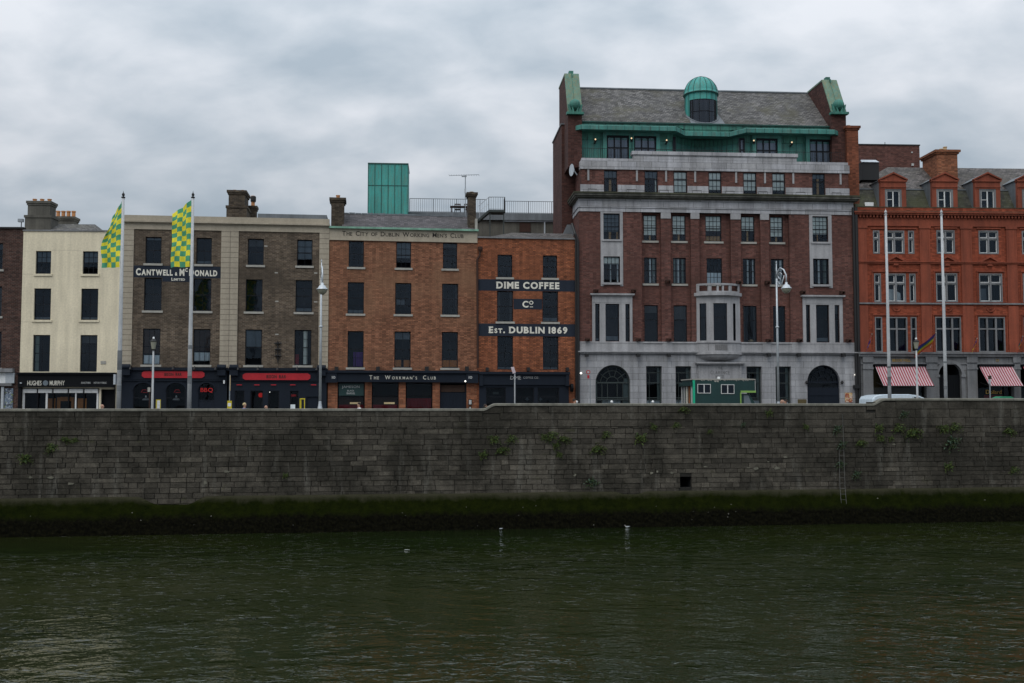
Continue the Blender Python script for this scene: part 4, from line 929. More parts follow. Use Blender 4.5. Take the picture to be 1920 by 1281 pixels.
mid = [wf4[k] for k in range(1, 6)]; RD = .32
recs = [(X(1204.3), X(1240.5)), (X(1258.5), X(1296.5)), (X(1312.5), X(1371.8)), (X(1390.2), X(1427.6)), (X(1443.5), X(1481.8))]
zrt = zt - .0
mb = MB()
outer = [wf4[0], wf4[6], wf3[0], wf3[6]] + wbL + wbR
wall(mb, 0, uF1, zg, zt, [(*r, 'w') for r in outer] + [(a, b_, zg, zrt, 'r', RD) for a, b_ in recs], rev=.15)
for k, (a, b_) in enumerate(recs):
    hs = [wf4[k + 1], wf3[k + 1]] + ([wf2[k if k < 2 else k - 1]] if k != 2 else [])
    wall(mb, a, b_, zg, zrt, [(*r, 'w') for r in hs], v=RD, rev=.14)
shell(mb, 0, uF1, 0, 7, zg, zt)
mb.build('wall', ['brick_wine', 'interior_dark'], H)
# ground storey in ashlar
gw = row(fF, [(1211.8, 687, 1241.3, 762), (1267, 687, 1296.4, 762), (1400.4, 687, 1428.8, 762), (1454.4, 687, 1483.6, 762)])
aL = fF.rect((1116.7, 684.6, 1181.8, 760)); aR = fF.rect((1513.8, 684.8, 1575.4, 760)); aL[2] = aR[2] = .02
gw = [(a, b_, .5, d_) for a, b_, c, d_ in gw]
zc1 = Z(1345, 661)
mb = MB(); wall(mb, 0, uF1, 0, zc1, [(*aL, 'a'), (*aR, 'a')] + [(*r, 'w') for r in gw], rev=.35, deep=1.6); shell(mb, 0, uF1, 0, 7, 0, zc1, top=False)
mb.build('stone_base', ['ashlar', 'interior_dark'], H)
mb = MB(); za_, zb_ = Z(1345, 664), Z(1345, 659.5)
mb.box(-.08, uF1 + .08, -.16, -.002, za_, za_ + .09); mb.box(-.14, uF1 + .14, -.26, -.002, za_ + .09, zb_); mb.box(-.04, uF1 + .04, -.07, .3, zb_ + .002, zg - .10)
mb.box(-.08, uF1 + .08, -.14, .3, zg - .10, zg)
for a, b_ in ((0, recs[0][0]), (recs[0][1], recs[1][0]), (recs[3][1], recs[4][0]), (recs[4][1], uF1)): mb.box(a, b_, -.12, -.071, zb_ + .004, zg - .102)
mb.build('stone_cornice', 'stone_smooth', H)
# windows of the hotel
kw = dict(frame='dark_frame', sillm='stone_sill')
window(H, wf4[0], cols=4, rows=6, blind=.7, blindm='blind_grey', curtains=[(.35, .5, 'curtain_tan_glow', 0, .5), (.85, .98, 'curtain_tan_glow', 0, .3)], sill=False)
for k, bl in ((1, .80), (2, .74), (3, .58), (4, .56), (5, .80)): window(H, wf4[k], v=RD, cols=4 if k == 3 else 3, rows=5, blind=bl, curtains=[(.45, .6, 'curtain_tan_glow', 0, 1 - bl + .04)] if k != 3 else [(0, 1, 'curtain_tan_glow', 0, .2)], sillw=.12, setb=.08)
window(H, wf4[6], cols=4, rows=6, blind=.70, curtains=[(.35, .42, 'curtain_tan_glow', 0, .32)], sill=False)
window(H, wf3[0], cols=4, rows=4, blind=.27, curtains=[(.42, .5, 'curtain_white', 0, .75), (.88, .97, 'curtain_white', 0, .75)], sill=False, open_=.1)
window(H, wf3[1], v=RD, cols=3, rows=4, curtains=[(.45, .6, 'curtain_white'), (.72, .95, 'curtain_white', 0, .35), (.72, .95, 'curtain_green')], sillw=.12, setb=.08)
window(H, wf3[2], v=RD, cols=3, rows=4, curtains=[(.32, .52, 'curtain_white'), (.72, .9, 'curtain_green'), (0.02, .2, 'curtain_green')], sillw=.12, setb=.08)
window(H, wf3[3], v=RD, cols=4, rows=4, low=.44, lowm='curtain_white', setb=.08, sillw=.1)
window(H, wf3[4], v=RD, cols=3, rows=4, curtains=[(.34, .52, 'curtain_white'), (.86, .97, 'curtain_white')], sillw=.12, setb=.08)
window(H, wf3[5], v=RD, cols=3, rows=4, curtains=[(.3, .45, 'curtain_green'), (.5, .62, 'curtain_green'), (.75, .95, 'curtain_white')], sillw=.12, setb=.08)
window(H, wf3[6], cols=4, rows=4, curtains=[(.36, .5, 'curtain_white'), (.72, .95, 'curtain_green')], sill=False, open_=.04)
for k, r in enumerate(wf2): window(H, r, v=RD, cols=1 if k != 2 else 2, rows=1, rail=.6, sill=False, setb=.08, blind=.0)
for r in wbL + wbR: window(H, r, cols=1, rows=1, rail=.62, sill=False, setb=.08)
for k in (2,): c = fF.P(1406.5, 635.5, 1.0); MB().lathe((c[0], .8, c[1] - .3), [(.01, 0), (.24, .02), (.17, .2), (0, .26)], 12).build('table_lamp', 'pot_buff', H)
c = fF.P(1537.5, 637, .6); MB().lathe((c[0], .6, c[1] - .3), [(.01, 0), (.24, .02), (.17, .2), (0, .26)], 12).build('table_lamp', 'pot_buff', H)
# stone surrounds of the outer windows: one tall panel per side
for s, (px0, px1) in enumerate(((1126, 1167.8), (1517.5, 1559.5))):
    a, b_ = X(px0, 460), X(px1, 460); h4, h3 = (wf4[0], wf3[0]) if s == 0 else (wf4[6], wf3[6]); mb = MB(); y = -.05; zb2 = Z(1345, 538.5)
    mb.box(a, h4[0], y, .03, zb2, zt - .02); mb.box(h4[1], b_, y, .03, zb2, zt - .02)
    mb.box(h4[0], h4[1], y, .03, h4[3], zt - .02); mb.box(h4[0], h4[1], y, .03, h3[3], h4[2]); mb.box(h4[0], h4[1], y, .03, h3[2] - .16, h3[2])
    mb.box(h4[0] - .12, h4[1] + .12, y - .08, y - .002, h4[2] - .12, h4[2]); mb.box(h4[0] - .12, h4[1] + .12, y - .08, y - .002, h3[2] - .14, h3[2])
    mb.build('window_surround', 'stone_smooth', H)
for s, (ws, px0, px1) in enumerate(((wbL, 1110.2, 1185.4), (wbR, 1505, 1579.5))):
    a, b_ = X(px0, 600), X(px1, 600); y = -.09; zf = ws[0][3]; ztop = Z(1345, 557.2); mb = MB()
    for p0, p1 in ((a, ws[0][0]), (ws[0][1], ws[1][0]), (ws[1][1], ws[2][0]), (ws[2][1], b_)): mb.box(p0, p1, y, .03, zg, zf)
    mb.box(a, b_, y, .03, zf, ztop); mb.box(a - .05, b_ + .05, y - .08, .0 - .003, ztop, ztop + .06); mb.box(a - .13, b_ + .13, y - .2, -.003, ztop + .06, ztop + .17); mb.box(a, b_, y - .02, y - .002, zf + .08, zf + .10)
    mb.build('window_surround', 'stone_smooth', H)
# capitals and entablature
mb = MB()
for (a, b_), (c, d_) in zip(recs, recs[1:]): mb.box(b_ - .01, c + .01, -.05, .05, zt - .42, zt - .001)
mb.build('capital', 'stone_smooth', H)
zk0, zk1 = Z(1345, 392), Z(1345, 376.5); ztop = Z(1345, 366.5)
part(H, 'frieze', 'ashlar_pale', [(-.04, uF1 + .04, -.06, 5.5, zt, zt + (zk0 - zt) * .92), (-.10, uF1 + .10, -.12, 5.5, zt + (zk0 - zt) * .92, zk0), (-.04, uF1 + .04, -.06, 5.5, zk0, zk1)])
mb = MB(); mb.box(-.12, uF1 + .12, -.16, 5.6, zk1, zk1 + .07); mb.box(-.28, uF1 + .28, -.38, 5.7, zk1 + .07, zk1 + .17); mb.box(-.36, uF1 + .36, -.5, 5.75, zk1 + .17, ztop - .07)
co_ = mb.build('cornice', 'stone_dirty', H); MB().box(-.42, uF1 + .42, -.56, 5.8, ztop - .07, ztop + .03).build('moss_edge', 'stone_mossy', co_)
# attic storey
va = .25; wf5 = row(fF, [(1132.5, 319.8, 1157, 359.9), (1208.6, 320.9, 1233, 360.7), (1263, 321, 1288, 361.6), (1328.6, 322.6, 1352.4, 362.8), (1393.8, 324.3, 1418.2, 364), (1448, 325, 1472, 365.4), (1523, 326.4, 1546.7, 366)], va)
uA0, uA9 = X(1089, 330, va), X(1590.5, 330, va); zp0 = Z(1345, 321.5, va)
mb = MB(); wall(mb, uA0, uA9, ztop, zp0, [(*r, 'w') for r in wf5], v=va, rev=.13); shell(mb, uA0, uA9, va, 6, ztop, zp0); mb.build('attic_wall', ['brick_wine', 'interior_dark'], H)
zsb = Z(1345, 350, va); mb = MB(); xs = [uA0 - .04] + [q for r in wf5 for q in (r[0] - .03, r[1] + .03)] + [uA9 + .04]
for k in range(0, len(xs), 2): mb.box(xs[k], xs[k + 1], va - .06, va + .02, ztop + .03, zsb)
mb.box(uA0, uA9, va - .09, va + .02, ztop + .03, min(wf5[0][2] - .02, ztop + .12)); mb.build('attic_plinth', 'ashlar_pale', H)
for px in (1103, 1194, 1248.7, 1303.2, 1380, 1434, 1487, 1575.6): u = X(px, 330, va); MB().box(u - .065, u + .065, va - .05, va + .02, Z(1345, 342.5, va), zp0 - .001).build('stone_slot', 'stone_smooth', H)
for k, r in enumerate(wf5):
    window(H, r, v=va, cols=3, rows=3, sill=False, setb=.05, blind=(.35, .3, .98, .85, .85, .82, .2)[k], blindm='blind_white' if 2 <= k <= 5 else 'blind_grey', curtains=[(.4, .6, 'curtain_tan_glow')] if k in (0, 6) else ([(.88, .98, 'blind_white')] if k == 1 else ()), rail=.62)
# parapet in stepped stone
zq = Z(1130, 297, va), Z(1340, 286.5, va); us_ = X(1187, 290, va), X(1493, 290, va)
mb = MB(); mb.box(uA0 - .05, uA9 + .06, va - .10, va + .5, zp0, Z(1140, 303, va)); mb.box(uA0 + .06, uA9 - .02, va - .04, va + .45, Z(1140, 303, va), zq[0])
mb.box(us_[0], us_[1], va - .05, va + .449, zq[0], zq[1] - .24); mb.box(us_[0] - .08, us_[1] + .08, va - .13, va + .5, zq[1] - .24, zq[1]); mb.build('parapet', 'ashlar_pale', H)
mb = MB()
for px in (1111, 1184, 1245, 1307, 1369, 1430.5, 1501, 1568.5):
    a, b_, c, d_ = fF.rect((px - 8.5, 356, px + 8.5, 365), -.1); q = ztop + .03; mb = MB(); mb.tube([(a, -.1, q), (a, -.1, q + .26), (b_, -.1, q + .26), (b_, -.1, q)], .018, 6); mb.build('cornice_rail', 'black_iron', H)
mb = MB()
for px, py in ((1117, 546.5), (1187.5, 546.5), (1251.5, 529), (1384, 530.5), (1438, 530.5), (1504, 549), (1578, 549.5), (1101, 638), (1196.5, 638), (1253.5, 638), (1440, 639), (1498, 639), (1590, 639.5)):
    c = fF.P(px, py, -.1); mb = MB(); mb.box(c[0] - .16, c[0] + .16, -.42, -.08 - .003, c[1] + .05, c[1] + .12); mb.box(c[0] - .15, c[0] - .11, -.40, -.003, c[1] - .08, c[1] + .05); mb.box(c[0] + .11, c[0] + .15, -.40, -.003, c[1] - .08, c[1] + .05); mb.build('floodlight_bracket', 'rust_brown', H)
for px in (1100.7, 1197.6, 1255, 1443, 1499, 1583): o = part(H, 'box_lamp', 'black_iron', [pxbox(fF, (px - 3.2, 663, px + 3.2, 668.8), -.45, -.18)])
# centre bow with balcony
ubc = X(1347, 600); rb = (X(1388, 600) - X(1305, 600)) / 2; zbf = Z(1347, 568, -.5); zbt = Z(1347, 556, -.5)
def bow(u0, u1, depth, n=14):      # plan points of a shallow segmental bow
    w = (u1 - u0) / 2; rr = (w * w + depth * depth) / (2 * depth); t = math.asin(w / rr); c = depth - rr
    return [((u0 + u1) / 2 + rr * math.sin(-t + 2 * t * k / n), -(c + rr * math.cos(-t + 2 * t * k / n))) for k in range(n + 1)]
def bowband(mb, u0, u1, depth, z0, z1, m=0, n=14, k0=None, k1=None, th=None, cap=True):
    pl = bow(u0, u1, depth, n); pl = pl[(k0 or 0):((k1 + 1) if k1 is not None else n + 1)]
    inner = [(x, 0.0 if th is None else min(y + th, 0)) for x, y in pl]
    for q in range(len(pl) - 1):
        (x0_, y0_), (x1_, y1_) = pl[q], pl[q + 1]; (a0_, b0_), (a1_, b1_) = inner[q], inner[q + 1]
        mb.poly([(x0_, y0_, z0), (x1_, y1_, z0), (x1_, y1_, z1), (x0_, y0_, z1)], m)
        mb.poly([(x0_, y0_, z1), (x1_, y1_, z1), (a1_, b1_, z1), (a0_, b0_, z1)], m); mb.poly([(x0_, y0_, z0), (x1_, y1_, z0), (a1_, b1_, z0), (a0_, b0_, z0)], m)
    if cap:
        for (x0_, y0_), (a0_, b0_) in ((pl[0], inner[0]), (pl[-1], inner[-1])): mb.poly([(x0_, y0_, z0), (a0_, b0_, z0), (a0_, b0_, z1), (x0_, y0_, z1)], m)
bu0, bu1 = X(1306, 600), X(1387.5, 600); BD = .58
pl = bow(bu0, bu1, BD, 28)
mb = MB(); bowband(mb, bu0, bu1, BD, zbf - .02, zbt, n=28); bowband(mb, bu0 - .04, bu1 + .04, BD + .05, zg - .02, zg + .08, n=28)
# piers between five lights
edges = [0, 2.6, 6.4, 10.6, 19.6, 23.2, 26.0, 28]
def near(px): u = X(px, 600, -.5); return min(range(29), key=lambda k: abs(pl[k][0] - u))
piers = [(0, near(1313.8)), (near(1325), near(1337)), (near(1362.8), near(1374.8)), (near(1381.6), 28)]
for k0, k1 in piers: bowband(mb, bu0, bu1, BD, zg + .08, zbf - .02, n=28, k0=k0, k1=max(k1, k0 + 1), th=.2)
mb.box(bu0 + .1, bu1 - .1, -.03, -.02, zg + .08, zbf - .02, 1)
for k0, k1 in piers:  # backs of the piers
    (x0_, y0_), (x1_, y1_) = pl[k0], pl[max(k1, k0 + 1)]; mb.poly([(x0_, min(y0_ + .2, -.04), zg), (x1_, min(y1_ + .2, -.04), zg), (x1_, min(y1_ + .2, -.04), zbf), (x0_, min(y0_ + .2, -.04), zbf)])
bw_ = mb.build('bow_window', ['stone_smooth', 'interior_dark'], H)
lights = [(piers[0][1], piers[1][0]), (piers[1][1], piers[2][0]), (piers[2][1], piers[3][0])]
mb = MB(); mg = MB()
for k0, k1 in lights:
    (x0_, y0_), (x1_, y1_) = pl[k0], pl[k1]; y0_, y1_ = y0_ + .12, y1_ + .12
    mg.poly([(x0_, y0_, zg + .08), (x1_, y1_, zg + .08), (x1_, y1_, zbf - .02), (x0_, y0_, zbf - .02)])
    zz_ = zg + (zbf - zg) * .63
    mb.prism([(x0_, y0_ - .02, zz_ - .03), (x1_, y1_ - .02, zz_ - .03), (x1_, y1_ - .02, zz_ + .03), (x0_, y0_ - .02, zz_ + .03)], (0, .03, 0))
    mb.tube([(x0_, y0_ - .01, zg + .08), (x0_, y0_ - .01, zbf)], .04, 4); mb.tube([(x1_, y1_ - .01, zg + .08), (x1_, y1_ - .01, zbf)], .04, 4)
mb.build('bow_frame', 'dark_frame', bw_); mg.build('pane', 'glass', bw_)
zr0, zr1, zr2 = Z(1347, 547, -.6), Z(1347, 534.5, -.6), Z(1347, 531, -.6)
mb = MB(); bowband(mb, bu0 - .06, bu1 + .06, BD + .12, zbt, zbt + .06); bowband(mb, bu0 - .16, bu1 + .16, BD + .28, zbt + .06, zr0 - .04); bowband(mb, bu0 + .02, bu1 - .02, BD + .08, zr0 - .04, zr0 + .06)
bowband(mb, bu0 - .0, bu1 + .0, BD + .10, zr1, zr2, n=28, th=.24)
pb = bow(bu0, bu1, BD + .08, 28)
for k0, k1 in ((0, 2), (7, 9), (12, 13), (15, 16), (19, 21), (26, 28)): bowband(mb, bu0, bu1, BD + .06, zr0 + .06, zr1, n=28, k0=k0, k1=k1, th=.2)
mb.build('balcony', 'stone_smooth', H)
# base of the bow and its bowl
zw0 = Z(1347, 660, -.6); mb = MB(); bowband(mb, bu0 - .1, bu1 + .12, BD + .12, zw0, zg - .08, n=28); bowband(mb, bu0 - .16, bu1 + .18, BD + .2, zg - .08, zg + .001, n=28); bowband(mb, bu0 - .22, bu1 + .22, BD + .25, zw0 - .16, zw0, n=28)
prev = None
for k in range(7):
    t = k / 6; s_ = math.cos(t * 1.35); prev2 = (bu0 + (1 - s_) * 1.25, bu1 - (1 - s_) * 1.25, (BD + .15) * s_ + .02, zw0 - .16 - .42 * math.sin(t * 1.4))
    if prev: pa, pb2 = bow(*prev[:3], 20), bow(*prev2[:3], 20); [mb.poly([(pa[q][0], pa[q][1], prev[3]), (pa[q + 1][0], pa[q + 1][1], prev[3]), (pb2[q + 1][0], pb2[q + 1][1], prev2[3]), (pb2[q][0], pb2[q][1], prev2[3])]) for q in range(20)]
    prev = prev2
mb.build('bow_base', 'stone_smooth', H)
pl2 = bow(bu0, bu1, BD + .135, 28); mb = MB()
for k in list(range(11, 18)):
    x_, y_ = pl2[k]; mb.box(x_ - .05, x_ + .05, y_ - .01, y_ + .05, zw0 + .12, zg - .2)
for k0, k1 in ((3, 7), (21, 25)):
    for q in (k0, k1): x_, y_ = pl2[q]; mb.box(x_ - .02, x_ + .02, y_ - .012, y_ + .05, zw0 + .1, zg - .18)
mb.build('carved_panel', 'stone_carved', H)
# entrance panel
a, b_, c, d_ = fF.rect((1308.5, 684, 1390, 762)); mb = MB(); mb.box(a, b_, -.14, -.003, 0, d_); mb.box(a - .12, b_ + .12, -.34, -.003, d_, d_ + .07); mb.box(a - .2, b_ + .2, -.44, -.003, d_ + .07, d_ + .17); mb.box(a + .02, a + .12, -.18, -.141, 0, d_ - .01); mb.box(b_ - .12, b_ - .02, -.18, -.141, 0, d_ - .01)
ep = mb.build('entrance_panel', 'stone_smooth', H)
lettering([('THE', 1)], fF.rect((1345, 687.6, 1354, 693)), -.142, 'stone_carved', ep, .0, .1, slab=.06); lettering([('C', 1.15), ('LARENCE', 1)], fF.rect((1331, 695, 1366.5, 702)), -.142, 'stone_carved', ep, .0, .22, slab=.06); lettering([('HOTEL', 1)], fF.rect((1340.5, 703.8, 1357.5, 709.2)), -.142, 'stone_carved', ep, .0, .15, slab=.06)
# arches: left glazed fan, right with navy doors
def fan(root, r, v, doors):
    a, b_, c, d_ = r; rr = (b_ - a) / 2; uc = (a + b_) / 2; sp = d_ - rr; mb = MB()
    def arc(q, n=20): return [(uc - q * math.cos(math.pi * k / n), v, sp + q * math.sin(math.pi * k / n)) for k in range(n + 1)]
    mb.tube(arc(rr - .05), .05, 6); 
    for q in (.68, .34): mb.tube(arc(rr * q), .025, 6)
    for k in (1, 2, 3, 4): t = math.pi * k / 5; mb.tube([(uc - rr * .34 * math.cos(t), v, sp + rr * .34 * math.sin(t)), (uc - rr * math.cos(t), v, sp + rr * math.sin(t))], .022, 6)
    mb.box(a, b_, v - .04, v + .05, sp - .05, sp + .04); mb.box(a, a + .08, v - .03, v + .04, c, sp - .05); mb.box(b_ - .08, b_, v - .03, v + .04, c, sp - .05)
    if not doors:
        for q in (.2, .36, .64, .8): mb.box(a + (b_ - a) * q - .02, a + (b_ - a) * q + .02, v - .02, v + .03, c, sp - .05)
        mb.box(a, b_, v - .05, v + .05, Z(1345, 747), Z(1345, 745)); mb.box(a, b_, v - .05, v + .05, Z(1345, 750.5), Z(1345, 748.8))
    o = mb.build('arched_window', 'steel_teal' if not doors else 'navy_paint', root)
    pts = [(a, v + .06, c), (b_, v + .06, c)] + [(x, v + .06, z) for x, _, z in arc(rr)[::-1]]
    MB().poly(pts).build('pane', 'glass_dim_reflection', o)
    return o
o = fan(H, aL, .28, False); a, b_, c, d_ = aL
for q0, q1 in ((.0, .07), (.83, .98)): MB().box(a + (b_ - a) * q0, a + (b_ - a) * q1, .45, .47, .3, d_ - (.9 if q0 else 1.0)).build('curtain', 'curtain_white', o).data.materials.__setitem__(0, MATS['curtain_green'])
MB().box(a + .5, b_ - .6, .5, .52, .3, Z(1150, 750.5)).build('frosted_panel', 'curtain_white', o)
o = fan(H, aR, .28, True); a, b_, c, d_ = aR; zd = Z(1345, 726.5); mb = MB(); mb.box(a + .03, b_ - .03, .2, .26, .05, zd)
mb.box(a + .03, b_ - .03, .17, .199, zd - .55, zd - .50)
for k in range(1, 12): x = a + (b_ - a) * k / 12; mb.box(x - .012, x + .012, .185, .199, .05, zd - .56)
mb.build('door', 'navy_paint', o)
for k, r in enumerate(gw):
    a, b_, c, d_ = r; v = .28; mb = MB(); mb.box(a, a + .07, v, v + .06, c, d_); mb.box(b_ - .07, b_, v, v + .06, c, d_); mb.box(a, b_, v + .002, v + .058, d_ - .07, d_)
    for y in (699, 718, 746, 750): mb.box(a + .07, b_ - .07, v + .01, v + .05, Z(1345, y) - .03, Z(1345, y) + .025)
    mb.box(a + .25, a + .28, v + .01, v + .05, c, Z(1345, 700))
    o = mb.build('window', 'steel_teal', H); MB().poly([(a, v + .065, c), (b_, v + .065, c), (b_, v + .065, d_), (a, v + .065, d_)]).build('pane', 'glass_dim_reflection', o)
    MB().box(a + (b_ - a) * .78, a + (b_ - a) * .95, v + .2, v + .22, c, d_).build('curtain', 'curtain_green', o); MB().box(a + .08, b_ - .08, v + .15, v + .17, c, Z(1345, 751)).build('frosted_panel', 'curtain_white', o)
for px in (1511.5, 1577.8): c = fF.P(px, 717.5); MB().lathe((c[0], -.12, c[1]), [(0, -.12), (.11, -.02), (.08, .1), (0, .14)], 10).build('wall_lamp', 'black_iron', H)
for px, py in ((1089, 700), (1603, 703)): c = fF.P(px, py); MB().lathe((c[0], -.10, c[1]), [(0, -.08), (.09, 0), (0, .08)], 10).build('wall_lamp', 'lamp_white', H)
mtP, nP, bP = _new('poster_print'); TP = NT(nP); cp_ = coords(TP); pc = TP.mix(TP.rng(TP.noise(cp_, 4.5, 3, .6, 1.), .48, .52), (.30, .07, .03), (.55, .38, .16)); pc = TP.mix(TP.rng(TP.noise(cp_, 7, 3, .6, 1.2), .56, .6), pc, (.6, .5, .45)); nP.links.new(pc, bP.inputs['Base Color'])
o = part(H, 'poster', 'poster_print', [pxbox(fF, (1584.8, 736.5, 1598.3, 754.5), -.05, -.003)])
part(H, 'low_sign', 'brown_board', [pxbox(fF, (1496.5, 748.8, 1512, 758), -.05, -.003)])
mb = MB()
for px, r_ in ((1604.5, .10), (1609.5, .12)): mb.tube([(X(px, 640, -.15), -.16, 0), (X(px, 640, -.15), -.16, zt + .5)], r_, 8)
c = fF.P(1604, 726); mb.box(c[0] - .2, c[0] + .2, -.34, -.05, c[1] - .1, c[1] + .14)
mb.build('drainpipe', 'black_iron', H)
# side stack rising behind the coffee house
vs0 = 3.0; a = X(1053.3, 330, vs0); zt2 = Z(1060, 234, vs0)
mb = MB(); mb.box(a, 0.5, vs0, vs0 + 5.4, 4, zt2); mb.build('side_stack', 'brick_wine_dark', H)
part(H, 'stack_cap', 'lead_grey', [(a - .06, .5, vs0 - .06, vs0 + 5.5, zt2, zt2 + .09)])
mb = MB(); q = Z(1060, 421, vs0 - .3); mb.prism([(a - .02, vs0 - .25, q - .8), (a + .35, vs0 - .25, q), (-.01, vs0 - .25, q), (-.01, vs0 - .25, q - .8)], (0, .24, 0)); mb.build('lead_flashing', 'lead_grey', H)
c = fF.P(1077, 319, -.1); mb = MB(); mb.tube([(c[0] - .20, -.10, c[1]), (c[0] - .02, -.05, c[1])], [.42, .1], 16); mb.tube([(c[0] - .05, -.05, c[1]), (c[0] + .2, .1, c[1] - .3)], .04, 6); mb.build('satellite_dish', 'galvanised', H)
# gable walls with copper-clad slopes
zrd = Z(1300, 171, 5.5)
def gable(px0, px1, v0, pyb):
    zb = Z((px0 + px1) / 2, 212, v0); a, b_ = X(px0, 212, v0), X(px1, 212, v0); zpk = zrd + .05
    prof = [(v0, zb), (v0 + 1.7, zpk), (v0 + 5.0, zpk), (v0 + 5.0, ztop + 2), (v0, ztop + 2)]
    g = MB().prism([(a, y, z) for y, z in prof], (b_ - a, 0, 0)).build('gable_wall', 'brick_wine_dark', H)
    cp = MB(); e = .03; q0 = [(v0 - .10, zb), (v0 + 1.66, zpk + .12), (v0 + 5.1, zpk + .12), (v0 + 5.1, zpk), (v0 + 1.7, zpk), (v0, zb)]
    cp.prism([(a - e, y, z) for y, z in q0], (b_ - a + 2 * e, 0, 0)); xm = (a + b_) / 2; cp.build('copper_cladding', 'copper_pale', g)
    MB().box(xm - .02, xm + .02, v0 + 1.4, v0 + 1.6, zpk - .2, zpk + .1).tube([(xm, v0 - .11, zb + .02), (xm, v0 + 1.66, zpk + .14)], .014, 6).build('copper_seam', 'copper_dark', g)
    m2 = MB(); m2.box(xm - .16, xm + .16, v0 + 1.9, v0 + 2.3, zpk + .1, zpk + .40); m2.build('finial_block', 'copper_dark', g)
    MB().box(a - .12, b_ + .12, v0 - .28, v0 + .15, zb - .14, zb + .02).build('copper_cap', 'copper_dark', g)
    # bronze globe with winged supporters
    m3 = MB(); cz = zb + .58; N = 10; m3.lathe((xm, v0 + .02, cz), [(0, -.40)] + [(.40 * math.sin(math.pi * k / N), -.40 * math.cos(math.pi * k / N)) for k in range(1, N)] + [(0, .40)], 16)
    for s in (-1, 1): m3.prism([(xm + s * .18, v0 - .12, zb), (xm + s * .40, v0 - .12, zb), (xm + s * .52, v0 - .1, zb + .62), (xm + s * .40, v0 - .1, zb + .55)], (0, .16, 0)); m3.tube([(xm + s * .12, v0 - .2, zb), (xm + s * .2, v0 - .18, zb + .35)], [.08, .05], 6)
    m3.build('globe_ornament', 'copper_dark', g, smooth=False)
gable(1065, 1091, .9, 235); gable(1559, 1586, .9, 241)
# slate roof
ve = 1.45; zev = Z(1330, 233.5, ve); u0, u1 = X(1088, 235, ve), X(1570, 237, ve)
mb = MB(); mb.poly([(u0, ve, zev), (u1, ve, zev), (u1, 5.5, zrd), (u0, 5.5, zrd)]); mb.poly([(u0, 5.5, zrd), (u1, 5.5, zrd), (u1, 9.5, zev), (u0, 9.5, zev)]); rf = mb.build('roof', 'slate_grey', H)
MB().tube([(u0, 5.5, zrd + .03), (u1, 5.5, zrd + .03)], .09, 8).build('ridge_roll', 'lead_grey', rf)
MB().prism([(u1 - .45, ve, zev + .01), (u1 - .05, ve, zev + .01), (u1 - .05, 5.5, zrd + .01), (u1 - .45, 5.5, zrd + .01)], (0, 0, .10)).build('verge_lead', 'lead_grey', rf)
# copper penthouse: canopy bands on a stepped plan
VW, VC = .55, 1.30
zb0, zb1 = Z(1170, 243.7, VW), Z(1170, 236.2, VW)
c1, c2, c3, c4 = X(1268, 245, VW), X(1284, 250, VC), X(1368, 250, VC), X(1400, 245, VW)
uL0 = X(1071, 245, VW); uR0 = X(1584, 245, VW)
plan = [(uL0, VW + 1.5), (uL0 + .05, VW + .65), (uL0 + .7, VW), (c1, VW), (c2, VC, -.12), (c3, VC, -.12), (c4, VW), (uR0 - .7, VW), (uR0 - .05, VW + .65), (uR0, VW + 1.5)]
def offs(pl, d): return [(x, y + d) for x, y in pl]
def sweep(mb, pl, prof, m=0):      # prof: list of (setback, z)
    for (d0, z0), (d1, z1) in zip(prof, prof[1:]):
        for p, q in zip(pl, pl[1:]):
            a_, b2 = (p[2] if len(p) > 2 else 0), (q[2] if len(q) > 2 else 0)
            mb.poly([(p[0], p[1] + d0, z0 + a_), (q[0], q[1] + d0, z0 + b2), (q[0], q[1] + d1, z1 + b2), (p[0], p[1] + d1, z1 + a_)], m)
mb = MB(); sweep(mb, plan, [(.9, zb0), (0, zb0), (0, zb1), (.06, zb1 + .05)]); canopy = mb.build('canopy', 'copper_green', H)
mb = MB(); sweep(mb, [p[:2] for p in plan], [(.06, zb1 + .05 - .0), (.30, zb1 + .10)]); mb.box(uL0 + .5, uR0 - .5, ve - .06, ve + .3, zb1 - .2, zev - .03); mb.poly([(u0, ve, zev + .02), (u1, ve, zev + .02), (u1, ve + .3, zev - .02), (u0, ve + .3, zev - .02)]); mb.build('canopy_roof', 'copper_dark', H)
part(H, 'gutter', 'copper_seam', [(u0, u1, ve - .16, ve + .02, zev - .06, zev + .03)])
mb = MB()
def alongp(pl, step):
    out = []
    for p, q in zip(pl, pl[1:]):
        L = math.dist(p[:2], q[:2]); n = max(1, round(L / step)); out += [(p[0] + (q[0] - p[0]) * k / n, p[1] + (q[1] - p[1]) * k / n) for k in range(n)]
    return out + [pl[-1][:2]]
for x, y in alongp(plan, .62): dz = -.12 * max(0, min(1, (y - VW) / (VC - VW))) if c1 - .01 < x < c4 + .01 else 0; mb.box(x - .013, x + .013, y - .018, y + .02, zb0 + dz, zb1 + .02 + dz); mb.box(x - .013, x + .013, ve - .08, ve - .05, zb1 + .05, zev - .04)
mb.build('standing_seam', 'copper_seam', H)
